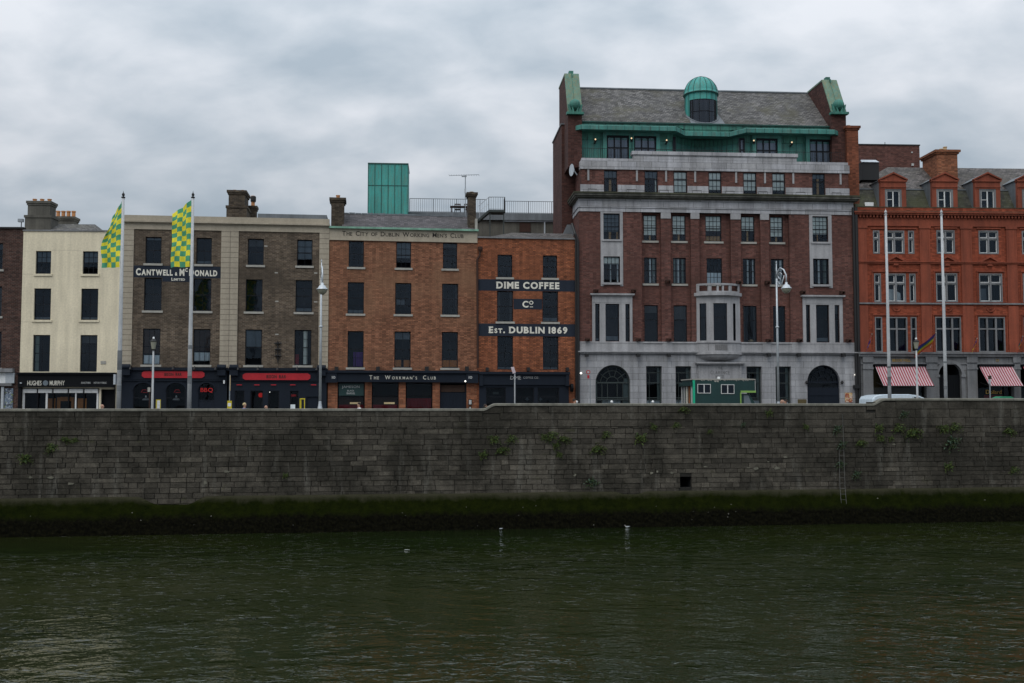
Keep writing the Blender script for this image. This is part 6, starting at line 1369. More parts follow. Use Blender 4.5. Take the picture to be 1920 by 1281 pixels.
# terrace table and chairs, aerial
def wood_chair(px, Y, label, flip=1):
    x = at_px(px, Y, 390); z = 1.55 + (HOR - 398.5) * Y / F_PX; r_ = empty('wooden_chair', (x, Y, zt_), R(4)); tag(r_, label, 'chair', 'chairs on the roof terrace')
    mb = MB(); mb.box(-.25, .25, -.22, .24, .42, .46); mb.build('seat', 'rust_brown', r_)
    mb = MB(); y = .22 * 1
    mb.box(-.25, -.20, y, y + .05, .46, .98); mb.box(.20, .25, y, y + .05, .46, .98); mb.box(-.20, .20, y, y + .04, .90, .98)
    for k in range(5): mb.box(-.16 + k * .08 - .015, -.16 + k * .08 + .015, y + .01, y + .03, .46, .90)
    mb.build('backrest', 'rust_brown', r_)
    for sx in (-1, 1):
        for sy in (-1, 1): MB().box(sx * .22 - .025, sx * .22 + .025, sy * .2 - .025, sy * .2 + .025, 0, .42).build('leg', 'rust_brown', r_)
    return r_
wood_chair(858, 87.2, 'brown slatted wooden chair on the roof terrace, left of the aerial mast'); wood_chair(876, 87.2, 'brown slatted wooden chair on the roof terrace, right of the aerial mast')
tb = empty('terrace_table', (at_px(861, 86.8, 395), 86.8, zt_), R(4)); tag(tb, 'low brown wooden table on the roof terrace beside the chairs', 'table')
MB().box(-.75, .75, -.35, .35, .56, .62).build('tabletop', 'rust_brown', tb)
for sx in (-.62, .62):
    for sy in (-.28, .28): MB().box(sx - .04, sx + .04, sy - .04, sy + .04, 0, .56).build('leg', 'rust_brown', tb)
AY = 85.5; ax = at_px(872.5, AY, 360); az = lambda py: 1.55 + (HOR - py) * AY / F_PX * (1 + .0) + 0
fX = Frame(ax, AY, 0)
an = empty('roof_aerial', (ax, AY, zt_ - .4)); tag(an, 'tall thin television aerial on a mast behind the club roof', 'aerial'); zz = lambda py: fX.z(873, py) - (zt_ - .4)
MB().tube([(0, 0, 0), (0, 0, zz(328))], .035, 6).build('mast', 'steel_grey', an)
mb = MB(); l_, r_ = fX.u(842, 328), fX.u(898, 328); mb.tube([(l_, 0, zz(329.5)), (r_, 0, zz(327.5))], .02, 5)
for k in range(13): x = l_ + (r_ - l_) * k / 12; hh = .25; mb.tube([(x, -hh, zz(328.6)), (x, hh, zz(328.6))], .012, 4)
mb.box(-.3, .1, -.03, .03, zz(332), zz(330)); mb.build('antenna_boom', 'steel_grey', an); MB().box(-.08, .06, -.06, .06, zz(362), zz(354)).build('junction_box', 'galvanised', an)
fK = Frame(at_px(1600, 90), 90, 3.0)
BK = fK.root('brick_block'); tag(BK, 'plain dark red brick block behind the roof of the red building', 'building')
u1_ = fK.u(1724.5, 300); zt_k = fK.z(1665, 272.8); MB().box(0, u1_, 0, 9, 0, zt_k).build('wall', 'brick_wine', BK); part(BK, 'roof_edge', 'black_iron', [(-.05, u1_ + .05, -.05, 9.05, zt_k, zt_k + .1)])
part(BK, 'wall_vent', 'pale_letters', [pxbox(fK, (1709, 284.5, 1711.5, 287), -.08, -.003), pxbox(fK, (1709.5, 306.5, 1713.5, 311), -.08, -.003)])
MB().tube([(fK.u(1662, 272), .3, zt_k), (fK.u(1662, 272), .3, zt_k + .35)], .03, 6).build('vent_pipe', 'black_iron', BK)
# ================================================================ QUAYSIDE
def wplace(px, v, py=640): u = fW.u(px, py, v); x, y, _ = fW.world(u, v); return x, y
def wz(px, py, v): return fW.z(px, py, v)
PV = .124
def flagpole(px_b, px_t, py_t, label, r0=.115, r1=.07, v=1.1, finial=True, mat='pole_grey', bands=None):
    pm = (px_b + px_t) / 2; x, y = wplace(pm, v, 580); h = wz(px_t, py_t, v) - PV; root = empty('flagpole', (x, y, PV)); tag(root, label, 'flagpole', 'tall quayside flagpoles')
    MB().lathe((0, 0, 0), [(0, 0), (.22, 0), (.22, .04), (r0 + .03, .05), (r0 + .02, .5), (r0, .55), (r0 * .94, h * .3), (r0 * .95, h * .3 + .01)], 12).build('base', mat, root)
    MB().tube([(0, 0, .5), (0, 0, h * .31), (0, 0, h)], [r0, r0 * .95, r1], 12).build('shaft', mat, root, smooth=True)
    fm = MB().lathe((0, 0, h), [(r1, 0), (r1 * 1.5, .03), (r1 * 1.5, .07), (.03, .1), (.075, .16), (.075, .22), (.02, .30), (.0, .42)], 10); fm.build('finial', 'black_iron' if finial else 'pole_grey', root)
    if bands:
        for z0, z1 in bands: MB().lathe((0, 0, 0), [(r0 * 1.0, z0), (r0 * 1.03, z0 + .01), (r0 * 1.03, z1 - .01), (r0 * 1.0, z1)], 12).build('sticker_band', 'sticker_grey', root)
    return root, x, y, h
P1 = flagpole(222.5, 230.5, 372, 'tall pale flagpole with a green and yellow chequered flag, before the cream house', bands=[(2.2, 2.5), (3.3, 4.3)])
P2 = flagpole(355, 361, 372, 'tall pale grey flagpole with a chequered flag, in front of the painted name band', bands=[(2.6, 3.0), (4.4, 4.6)])
P3 = flagpole(1666.5, 1662.5, 404, 'bare pale flagpole standing left of the rainbow flag, in front of the red building', .10, .06, finial=False, bands=[(1.9, 2.2), (2.6, 3.1), (3.6, 3.7)])
P4 = flagpole(1773.5, 1765.5, 404, 'bare pale flagpole in front of the arched door of the red building', .10, .06, finial=False, bands=[(2.4, 2.6), (3.9, 4.0)])
plain('flag_mid_green', (.085, .36, .21), .85, .1, .1); plain('flag_bright_yellow', (.84, .74, .05), .85, .1, .1)
def banner(pole, px_l, py_top, py_bot, label, prof, seed, dropk=.8):
    _, x, y, h = pole; k = (y) / F_PX; root = empty('chequered_flag', (x, y, PV)); tag(root, label, 'flag', 'green and yellow chequered flags')
    f0 = Frame(x, y, 0); z1 = f0.z(230, py_top) - PV; z0 = f0.z(230, py_bot) - PV; H_ = z1 - z0; Wd = px_l * k; rr = random.Random(seed)
    nS, nT = 16, 60; mb = MB(); idx = {}
    for i in range(nS + 1):
        for j in range(nT + 1):
            s, t = i / nS, j / nT; wloc = prof(t); drop = dropk * s * (1 - t) ** 1.5
            fold = .16 * math.sin(s * 7 + t * 2.4 + seed) * s + .07 * math.sin(s * 15 + t * 5) + .04 * math.sin(t * 12 + s * 3)
            xx = -.08 - Wd * s * wloc - .03 * math.sin(t * 11 + seed) * s
            idx[i, j] = len(mb.v); mb.v.append((xx, -.02 + fold * .9, z1 - H_ * (t * (1 - .0)) - drop + .02 * math.sin(s * 12)))
    for i in range(nS):
        for j in range(nT): mb.f.append((idx[i, j], idx[i + 1, j], idx[i + 1, j + 1], idx[i, j + 1])); mb.m.append((i * 4 // nS + j * 12 // nT) % 2)
    return mb.build('cloth', ['flag_mid_green', 'flag_bright_yellow'], root, smooth=True)
banner(P1, 35, 377, 502, 'green and yellow chequered flag on the pole before the cream house', lambda t: .62 + .38 * smooth(t * 2.2), 1, 1.25)
banner(P2, 38, 375, 501, 'green and yellow chequered flag on the pole before the painted name band', lambda t: .93 - .06 * math.sin(t * 5), 4, .75)
def lamp_column(px_b, px_t, py_t, head, label, py_head):
    v = 1.0; x, y = wplace((px_b + px_t) / 2, v, 640); h = wz(px_t, py_t, v) - PV; root = empty('street_lamp', (x, y, PV)); tag(root, label, 'street lamp', 'tall silver swan neck street lamps')
    MB().lathe((0, 0, 0), [(0, 0), (.17, 0), (.17, .12), (.13, .16), (.13, 1.2), (.145, 1.24), (.13, 1.3), (.085, 1.55), (.075, 1.7)], 14).build('base', 'galvanised', root, smooth=True)
    hm = h * .62; MB().tube([(0, 0, 1.6), (0, 0, h * .60), (0, 0, h - .8)], [.075, .06, .045], 12).lathe((0, 0, hm), [(.06, -.06), (.10, -.03), (.10, .03), (.06, .06)], 12).build('shaft', 'galvanised', root, smooth=True)
    d = Vector((math.cos(R(head)), math.sin(R(head)), 0)); zh = wz(px_b, py_head, v) - PV; S = .78
    mb = MB(); mb.tube([(0, 0, h - .85), (0, 0, h)], [.05, .022], 8); mb.lathe((0, 0, h), [(.02, 0), (.045, .04), (.02, .09), (0, .16)], 8)
    pth = [Vector((0, 0, h - .75)), Vector((0, 0, h - .45)) + d * .12, Vector((0, 0, h - .30)) + d * .32, Vector((0, 0, h - .42)) + d * .58, Vector((0, 0, h - .75)) + d * S, Vector((0, 0, zh + .26)) + d * S]
    mb.tube(pth, .042, 8)
    for k, rr in enumerate((.16, .12, .09)):
        c = Vector((0, 0, h - .72 - k * .26)) + d * (.20 + .08 * (k == 0)); mb.tube([tuple(c + d * (rr * math.cos(t)) + Vector((0, 0, rr * math.sin(t)))) for t in [q * math.pi / 5 for q in range(9)]], .024, 6)
    mb.tube([tuple(Vector((0, 0, zh + .25))), tuple(Vector((0, 0, zh + .2)) + d * .4), tuple(Vector((0, 0, h - .75)) + d * .62)], .026, 6)
    mb.build('swan_neck', 'galvanised', root, smooth=True)
    hp = d * S; c = (hp.x, hp.y, zh); MB().lathe(c, [(0, .34), (.06, .33), (.08, .22), (.17, .16), (.22, .06), (.30, .0), (.30, -.02)], 20).build('lamp_hood', 'galvanised', root, smooth=True)
    MB().lathe(c, [(.27, -.025), (.22, -.17), (.10, -.28), (0, -.30)], 18).build('lamp_glass', 'glass_milky', root, smooth=True); return root
lamp_column(599.7, 603, 491, -76, 'tall silver street lamp with its hood facing us, left of the club building', 545)
lamp_column(1460, 1455.5, 494, -62, 'tall silver street lamp with its hood to the right, in front of the hotel', 543)
def lantern(px, py_t, label, v=1.0, col='pole_grey', hood='black_iron'):
    x, y = wplace(px, v, 700); root = empty('lantern_post', (x, y, PV)); tag(root, label, 'lamp post', 'shorter quayside lantern posts'); h = wz(px, py_t, v) - PV
    MB().tube([(0, 0, 0), (0, 0, 1.0), (0, 0, h - .72)], [.10, .07, .045], 10).build('shaft', col, root, smooth=True)
    MB().lathe((0, 0, h - .72), [(.045, 0), (.09, .02), (.09, .05), (.10, .08)], 12).build('collar', hood, root); MB().lathe((0, 0, h - .64), [(.09, 0), (.15, .38), (.15, .385)], 4 if False else 14).build('lamp_glass', 'glass_milky', root)
    MB().lathe((0, 0, h - .26), [(.17, 0), (.17, .03), (.12, .10), (.04, .14)], 14).build('lamp_hood', hood, root); MB().lathe((0, 0, h - .10), [(0, -.04), (.06, 0), (.05, .07), (0, .10)], 10).build('finial', 'white_plastic', root); return root
lantern(286.8, 631.5, 'short grey lantern post before the first navy bar front'); lantern(1719, 633, 'grey lantern post with a dark hood before the striped awning')
# signposts
def signpost(name, px, v, py_t, r_, label, boards, mat='steel_grey', cat='sign'):
    x, y = wplace(px, v, 740); root = empty(name, (x, y, PV if v < 2.4 else 0), fW.a); tag(root, label, cat); b0 = root.location.z; h = wz(px, py_t, v) - b0
    MB().tube([(0, 0, 0), (0, 0, h)], r_, 8).build('post', mat, root)
    for nm, m_, (p0, y0, p1, y1), th in boards:
        a, c = fW.P(p0, y1, v); b_, d_ = fW.P(p1, y0, v); u0_ = fW.u(px, 740, v); MB().box(a - u0_, b_ - u0_, -.06 - th, -.055, c - b0, d_ - b0).build(nm, m_, root)
    return root
r_ = signpost('bus_stop_sign', 430.6, 1.4, 703, .03, 'grey bus stop post carrying a yellow timetable box, between the two bar fronts', [('timetable_box', 'yellow_paint', (426.7, 751.5, 435.2, 768), .12), ('timetable_sheet', 'white_plastic', (428, 756, 434, 762), .125), ('flag_plate', 'pot_buff', (430.9, 704, 432.8, 733), .02)])
signpost('notice_board', 297.5, 1.6, 749.5, .03, 'small white notice board with a yellow edge, right of the short lantern post', [('board', 'yellow_paint', (292.8, 749.3, 302, 768), .05), ('sheet', 'white_plastic', (295, 751, 301, 766), .055)])
signpost('small_sign', 280.5, 1.0, 728, .03, 'small grey plate on a brown post, just left of the short lantern post', [('plate', 'stone_sill', (277.2, 726.5, 282.5, 735), .02)], mat='rust_brown')
signpost('yellow_stand', 563.8, 1.5, 747.5, .05, 'tall yellow frame standing before the second bar, left of the silver street lamp', [('frame_top', 'yellow_paint', (562.8, 747, 572.2, 749), .05), ('frame_side', 'yellow_paint', (570.2, 749, 572, 768), .05)], mat='yellow_paint', cat='frame')
signpost('parking_meter', 549.6, 1.5, 760, .05, 'pale square ticket box before the second bar', [('box', 'curtain_white', (545, 758.6, 553.8, 768), .14)], cat='meter')
r_ = signpost('tilted_sign', 965.2, 1.0, 697, .035, 'blank pale back of a tilted road sign before the coffee house', [], mat='pole_grey')
h = wz(965, 694, 1.0) - PV; m_ = MB(); a, b_ = fW.u(957.6, 694, 1.0) - fW.u(965.2, 694, 1.0), fW.u(966.8, 694, 1.0) - fW.u(965.2, 694, 1.0); z1_, z0_ = wz(960, 688, 1.) - PV, wz(960, 701, 1.) - PV
m_.prism([(a, -.06, z1_ - .02), (a + .17, -.06, z1_), (b_, -.06, z0_ + .07), (b_ - .16, -.06, z0_)], (0, .015, 0)); plain('sign_back', (.62, .52, .56), .5, .1); m_.build('plate', 'sign_back', r_)
# clearway sign on the hotel pavement
fF_pt = fF.world(fF.u(1106.5, 730, -1.0), -1.0); r_ = empty('traffic_sign', (fF_pt[0], fF_pt[1], PV), fF.a); tag(r_, 'small red edged parking sign on a thin blue post before the hotel arch', 'sign')
h = fF.z(1106, 703, -1.0) - PV; MB().tube([(0, 0, 0), (0, 0, h)], .03, 8).build('post', 'steel_grey', r_)
q = fF.u(1103, 700, -1.) - fF.u(1106.5, 700, -1.); zc_ = fF.z(1103, 698, -1.) - PV; m_ = MB(); m_.tube([(q, -.05, zc_), (q, -.02, zc_)], .14, 16); m_.build('plate', 'red_paint', r_); MB().tube([(q, -.06, zc_), (q, -.05, zc_)], .085, 16).build('plate_face', 'pale_letters', r_); MB().box(q - .07, q + .07, -.05, -.03, zc_ - .42, zc_ - .2).build('small_plate', 'red_paint', r_)
# pedestrian sign at right
r_ = signpost('double_sign', 1856.4, 1.2, 706, .035, 'grey post with two small plates before the right striped awning', [('plate', 'curtain_brown', (1851.5, 704.5, 1857.5, 711), .03), ('plate', 'galvanised', (1852, 711.5, 1856, 719.5), .03)])
# bollard globes and the green bin
for px, lab in ((1147, 'white globe on a post, below the hotel arched window'), (1224, 'white globe on a post, below the first tall hotel window'), (1081, 'white globe on a post, at the foot of the black drainpipes')):
    v = -1.5; p = fF.world(fF.u(px, 753, v), v); r_ = empty('globe_bollard', (p[0], p[1], PV)); tag(r_, lab, 'bollard', 'white globes along the hotel pavement'); z_ = fF.z(px, 753.8, v) - PV
    MB().tube([(0, 0, 0), (0, 0, z_ - .08)], .035, 8).build('post', 'black_iron', r_); MB().lathe((0, 0, z_), [(0, -.1)] + [(.1 * math.cos(R(q)), .1 * math.sin(R(q))) for q in range(-60, 90, 30)] + [(0, .1)], 12).build('globe', 'white_plastic', r_, smooth=True)
x, y = wplace(1880, 1.4, 745); r_ = empty('recycling_bin', (x, y, PV), fW.a); tag(r_, 'green domed bin behind the quay wall before the right shop window', 'bin'); z1_ = wz(1880, 743.5, 1.4) - PV
MB().box(-.42, .42, -.3, .3, .05, z1_ - .22).build('body', 'bin_green', r_); MB().prism([(-.46, -.34, z1_ - .22), (.46, -.34, z1_ - .22), (.46, -.34, z1_ - .06), (.3, -.34, z1_), (-.22, -.34, z1_), (-.46, -.34, z1_ - .08)], (0, .68, 0)).build('lid', 'bin_green', r_)
for sx in (-.36, .36): MB().tube([(sx - .03, .28, .06), (sx + .03, .28, .06)], .06, 10).build('wheel', 'tyre', r_)
# ---- vehicles
def wheel(root, x, y, r_, w=.2, s=1):
    o = MB().tube([(x, y - w / 2, r_), (x, y + w / 2, r_)], r_, 20).build('wheel', 'tyre', root); MB().tube([(x, y - w / 2 - .01, r_), (x, y - w / 2 + .01, r_)], r_ * .58, 14).build('rim', 'steel_grey', o); return o
VV = 3.9; u0 = fW.u(1633.5, 750, VV); u1 = fW.u(1748, 750, VV); L = u1 - u0; ztop_v = wz(1690, 739.3, VV)
van = empty('parked_van', fW.world(u0, VV, 0), fW.a); tag(van, 'white van with a low sloping bonnet parked behind the quay wall before the red building', 'van')
hv = ztop_v; pf = [(0.0, .35), (0, 1.0), (.10, hv - .30), (.22, hv - .12), (.6, hv - .03), (L * .30, hv), (L * .62, hv), (L * .78, hv - .06), (L * .88, hv - .22), (L * 1.0, hv - .62), (L + .75, hv - .80), (L + .95, hv - 1.0), (L + 1.0, .35)]
def inset_prism(mb, prof, y0, y1, e=.10, m=0):
    c = (sum(p[0] for p in prof) / len(prof), sum(p[1] for p in prof) / len(prof)); sh = [(x + (c[0] - x) * .03, z + (c[1] - z) * .05 if z > 1.2 else z) for x, z in prof]; n = len(prof)
    A_ = [(x, y0, z) for x, z in sh]; B_ = [(x, y0 + e, z) for x, z in prof]; C_ = [(x, y1 - e, z) for x, z in prof]; D_ = [(x, y1, z) for x, z in sh]
    mb.poly(A_[::-1], m); mb.poly(D_, m)
    for P0, P1 in ((A_, B_), (B_, C_), (C_, D_)):
        for k in range(n): mb.poly([P0[k], P0[(k + 1) % n], P1[(k + 1) % n], P1[k]], m)
mb = MB(); inset_prism(mb, pf, 0, 1.85); mb.build('body', 'van_white', van)
MB().prism([(L * .70, -.012, hv - .72), (L * .70, -.012, hv - .16), (L * .80, -.012, hv - .20), (L * .90, -.012, hv - .36), (L * 1.0, -.012, hv - .70)], (0, .01, 0)).build('side_window', 'navy_paint', van)
MB().prism([(L * .90 + .02, .12, hv - .24), (L + .02, .12, hv - .62), (L + .02, 1.73, hv - .62), (L * .90 + .02, 1.73, hv - .24)], (.02, 0, .02)).build('windscreen', 'navy_paint', van)
MB().box(L * .68, L * .685, -.006, .0, .45, hv - .15).box(L * .30, L * .305, -.006, .0, .45, hv - .15).build('door_seam', 'dark_frame', van)
for x in (.8, L + .25): wheel(van, x, .12, .33); wheel(van, x, 1.72, .33)
for y_ in (.15, 1.55): MB().box(L + .93, L + .99, y_, y_ + .25, .75, .95).build('headlight', 'galvanised', van)
TV = 5.2; a_ = lambda px: fW.u(px, 735, TV); u0 = a_(1300); Lt = a_(1416) - u0; zt0_ = wz(1350, 712.5, TV); zoc = wz(1400, 735.5, TV); ucab = a_(1389) - u0
# measured on the truck's near side
tr = empty('camper_truck', fW.world(u0, TV, 0), fW.a); tag(tr, 'dark green box camper truck with white framed windows parked before the hotel', 'truck')
mb = MB(); mb.prism([(0, 0, .55), (ucab, 0, .55), (ucab, 0, zoc), (Lt, 0, zoc), (Lt, 0, zt0_), (0, 0, zt0_)], (0, 2.3, 0)); mb.build('body', 'truck_green', tr)
MB().box(-.02, .10, -.02, .10, .5, zt0_ + .01).build('corner_strip', 'truck_mint', tr)
mb = MB(); mb.prism([(-.05, -.03, zt0_ + .002), (Lt + .02, -.03, zt0_ + .002), (Lt + .02, -.03, zt0_ + .06), (Lt * .8, -.03, zt0_ + .10), (Lt * .5, -.03, zt0_ + .06), (-.05, -.03, zt0_ + .07)], (0, 2.36, 0)); rnd = random.Random(9)
for k in range(26): x = Lt * .97 * k / 26; w = Lt / 26; d0 = rnd.uniform(.01, .09) + (.08 if k in (9, 10) else 0); mb.poly([(x, -.004, zt0_), (x + w, -.004, zt0_), (x + w * .9, -.004, zt0_ - d0), (x + w * .2, -.004, zt0_ - d0 * rnd.uniform(.4, 1))])
mb.build('worn_roof_edge', 'stone_sill', tr)
MB().tube([(Lt * .50, 1.0, zt0_ + .05), (Lt * .50, 1.0, zt0_ + .22)], .09, 10).build('roof_vent', 'white_plastic', tr)
mb = MB(); mb.box(ucab - .02, Lt + .03, -.05, .02, zoc - .03, zoc + .09); mb.box(ucab - .05, ucab + .02, -.04, .02, .55, zoc - .03); mb.build('lime_trim', 'truck_lime', tr)
MB().box(Lt - .01, Lt + .02, -.01, .02, zoc + .09, zt0_).build('edge_strip', 'pale_letters', tr)
for p0, p1, y0_, y1_ in ((1307.6, 1332.4, 720.2, 737.7), (1351.8, 1376.6, 721, 738.6)):
    a = a_(p0) - u0; b_ = a_(p1) - u0; c = wz((p0 + p1) / 2, y1_, TV); d_ = wz((p0 + p1) / 2, y0_, TV); mb = MB(); t = .032
    mb.box(a, b_, -.04, -.003, d_ - t, d_); mb.box(a, b_, -.04, -.003, c, c + t); mb.box(a, a + t, -.04, -.003, c + t, d_ - t); mb.box(b_ - t, b_, -.04, -.003, c + t, d_ - t); m_ = (a + b_) / 2; mb.box(m_ - .025, m_ + .025, -.035, -.003, c + t, d_ - t)
    o = mb.build('window', 'white_frame', tr); MB().box(a + t, b_ - t, -.02, -.003, c + t, d_ - t).build('pane', 'navy_paint', o)
# cab under the overhang
Lc = a_(1424) - u0; mb = MB(); mb.prism([(ucab, .12, .5), (Lc + .75, .12, .5), (Lc + .75, .12, 1.05), (Lc + .1, .12, 1.25), (Lc - .62, .12, zoc - .10), (ucab, .12, zoc - .10)], (0, 2.0, 0)); cb = mb.build('cab', 'truck_green', tr)
MB().prism([(ucab + .22, .10, 1.22), (Lc - .28, .10, 1.22), (Lc - .66, .10, zoc - .18), (ucab + .22, .10, zoc - .18)], (0, .01, 0)).build('cab_window', 'blind_grey', cb)
MB().prism([(Lc + .08, .25, 1.28), (Lc - .56, .25, zoc - .16), (Lc - .56, 2.0, zoc - .16), (Lc + .08, 2.0, 1.28)], (.02, 0, .02)).build('windscreen', 'curtain_white', cb)
MB().box(Lc - .1, Lc + .12, -.12, .1, 1.32, 1.6).build('wing_mirror', 'black_iron', cb)
# rear porch with slats
zr_ = wz(1298, 714, TV); mb = MB(); mb.box(-.10, -.002, .1, 2.2, .6, .75); mb.box(-.18, -.002, .05, 2.25, zr_ - .30, zr_ - .10)
pr = mb.build('rear_porch', 'truck_green', tr)
for y_, m_ in ((.15, 'pale_letters'), (.6, 'poster_warm'), (1.1, 'sign_white'), (1.6, 'pale_letters'), (2.1, 'pale_letters')): MB().box(-.08, -.004, y_, y_ + .10, .75, zr_ - .30).build('porch_post', m_, pr)
for x in (1.0, Lc + .05): wheel(tr, x, .2, .4); wheel(tr, x, 2.1, .4)
# ---- people, mostly hidden by the wall
plain('skin', (.42, .24, .17), .6, .05, 0, 0); plain('hair_dark', (.03, .02, .015), .8, .1, 0, 0); plain('hair_blond', (.50, .40, .22), .8, .1, 0, 0); plain('cloth_white', (.72, .72, .74), .9, .05, .1, 0); plain('cloth_blue', (.10, .14, .35), .9); plain('cloth_dark', (.03, .03, .04), .9); plain('cloth_red', (.32, .05, .03), .9); plain('cloth_green', (.04, .10, .06), .9)
def person(loc, height, yaw, top, hair, label, stride=.18, seed=0, group=None):
    s = height / 1.75; root = empty('person', loc, yaw); tag(root, label, 'person', group)
    J = {'pel': (0, 0, .95, .13, .11), 'abd': (0, 0, 1.12, .12, .10), 'chest': (0, .01, 1.32, .16, .11), 'nk': (0, 0, 1.46, .062, .058), 'hd0': (0, -.02, 1.55, .07, .08), 'hd1': (0, -.025, 1.63, .082, .098), 'hd2': (0, -.02, 1.71, .065, .08)}
    E = [('pel', 'abd'), ('abd', 'chest'), ('chest', 'nk'), ('nk', 'hd0'), ('hd0', 'hd1'), ('hd1', 'hd2')]
    for sd_, sg in (('l', -1), ('r', 1)):
        J['hip' + sd_] = (sg * .10, 0, .90, .095, .095); J['kn' + sd_] = (sg * .10, -stride * sg * .6 - .02, .50, .062, .062); J['an' + sd_] = (sg * .10, -stride * sg * .8 + .08 * (sg > 0), .09, .042, .045); J['to' + sd_] = (sg * .12, -stride * sg * .8 - .16 + .08 * (sg > 0), .035, .038, .03)
        J['sh' + sd_] = (sg * .19, 0, 1.40, .065, .06); J['el' + sd_] = (sg * .25, stride * sg * .4 + .02, 1.14, .043, .043); J['wr' + sd_] = (sg * .25, stride * sg * .9 - .10, .90, .03, .03); J['ha' + sd_] = (sg * .245, stride * sg * 1.0 - .14, .82, .035, .02)
        E += [('pel', 'hip' + sd_), ('hip' + sd_, 'kn' + sd_), ('kn' + sd_, 'an' + sd_), ('an' + sd_, 'to' + sd_), ('chest', 'sh' + sd_), ('sh' + sd_, 'el' + sd_), ('el' + sd_, 'wr' + sd_), ('wr' + sd_, 'ha' + sd_)]
        for q in range(4): J[f'f{q}' + sd_] = (sg * .245, stride * sg * 1.0 - .175 + q * .02, .735 + .008 * abs(q - 1), .009, .009); E.append(('ha' + sd_, f'f{q}' + sd_))
        J['th' + sd_] = (sg * .235, stride * sg * 1.0 - .20, .79, .010, .010); E.append(('ha' + sd_, 'th' + sd_))
    J['nose'] = (0, -.118, 1.615, .014, .016); E.append(('hd1', 'nose'))
    names = list(J); me = bpy.data.meshes.new('body'); me.from_pydata([tuple(c * s for c in J[n][:3]) for n in names], [(names.index(a), names.index(b)) for a, b in E], []); o = bpy.data.objects.new('tmp', me); C.objects.link(o)
    md = o.modifiers.new('s', 'SKIN'); sv = me.skin_vertices[0].data
    for k, n_ in enumerate(names): sv[k].radius = (J[n_][3] * s, J[n_][4] * s); sv[k].use_root = n_ == 'pel'
    sb = o.modifiers.new('b', 'SUBSURF'); sb.levels = 2; sb.render_levels = 2
    dg = bpy.context.evaluated_depsgraph_get(); m2 = bpy.data.meshes.new_from_object(o.evaluated_get(dg)); bpy.data.objects.remove(o)
    for x in ('skin', top, 'cloth_dark'): m2.materials.append(MATS[x])
    for p in m2.polygons:
        z = p.center.z / s; ax_ = abs(p.center.x) / s
        p.material_index = 0 if z > 1.455 else (2 if z < .98 and ax_ < .2 else (1 if z > 1.10 or ax_ < .2 else 0)); p.use_smooth = True
    b_ = bpy.data.objects.new('body', m2); C.objects.link(b_); b_.parent = root
    hm = MB(); N = 12; P0 = (0, .005 * s, 1.665 * s)
    for i in range(7):
        for q in range(N): t = math.pi / 2 * i / 6; r_ = .098 * s * math.cos(t); hm.v.append((r_ * .92 * math.cos(2 * math.pi * q / N), P0[1] + r_ * 1.12 * math.sin(2 * math.pi * q / N), P0[2] + (.10 * math.sin(t) - (.05 if (i == 0 and math.sin(2 * math.pi * q / N) > -.3) else 0)) * s))
    for i in range(6):
        for q in range(N): hm.f.append((i * N + q, i * N + (q + 1) % N, (i + 1) * N + (q + 1) % N, (i + 1) * N + q)); hm.m.append(0)
    hm.build('hair', hair, root, smooth=True)
    for sg in (-1, 1):
        MB().lathe((sg * .032 * s, -.106 * s, 1.64 * s), [(0, -.008), (.009, 0), (0, .008)], 8).build('eye', 'hair_dark', b_); MB().lathe((sg * .083 * s, -.01 * s, 1.62 * s), [(0, -.03), (.013, 0), (0, .03)], 8).build('ear', 'skin', b_)
    MB().box(-.022 * s, .022 * s, -.108 * s, -.098 * s, 1.575 * s, 1.582 * s).build('mouth', 'cloth_red', b_)
    return root
def walker(px, py, v, yaw, top, hair, label, zf=PV):
    x, y = wplace(px, v, 755); zt_ = wz(px, py, v); return person((x, y, zf), (zt_ - zf) * 1.75 / 1.765, yaw, top, hair, label)
walker(673.5, 754.5, 1.6, R(-60), 'cloth_white', 'hair_dark', 'person in a white shirt walking behind the wall, before the green bar sign')
walker(458.5, 755, 1.6, R(70), 'cloth_blue', 'hair_blond', 'blond person in a blue top behind the wall, before the second bar')
walker(499, 760.5, 1.9, R(60), 'cloth_red', 'skin', 'person with only a bare head showing, between the blond person and the ticket box')
walker(191.8, 758.5, 1.9, R(90), 'cloth_dark', 'skin', 'person whose bare head shows by the door of the cream house')
walker(1466.5, 749.8, 1.6, R(-90), 'cloth_white', 'skin', 'pale haired person right of the street lamp before the hotel')
walker(1473.5, 749, 1.8, R(-80), 'cloth_white', 'hair_dark', 'dark haired person in white walking before the hotel, right of the silver lamp')
walker(1077, 747.5, 9.0, R(80), 'cloth_red', 'hair_dark', 'dark haired person at the foot of the drainpipes left of the hotel')
walker(837, 762, 2.1, R(90), 'cloth_dark', 'hair_dark', 'person whose head barely shows before the navy club door') if False else None
walker(910, 757.5, 1.7, R(90), 'cloth_dark', 'hair_dark', 'dark haired person at the step of the wall, before the coffee house')
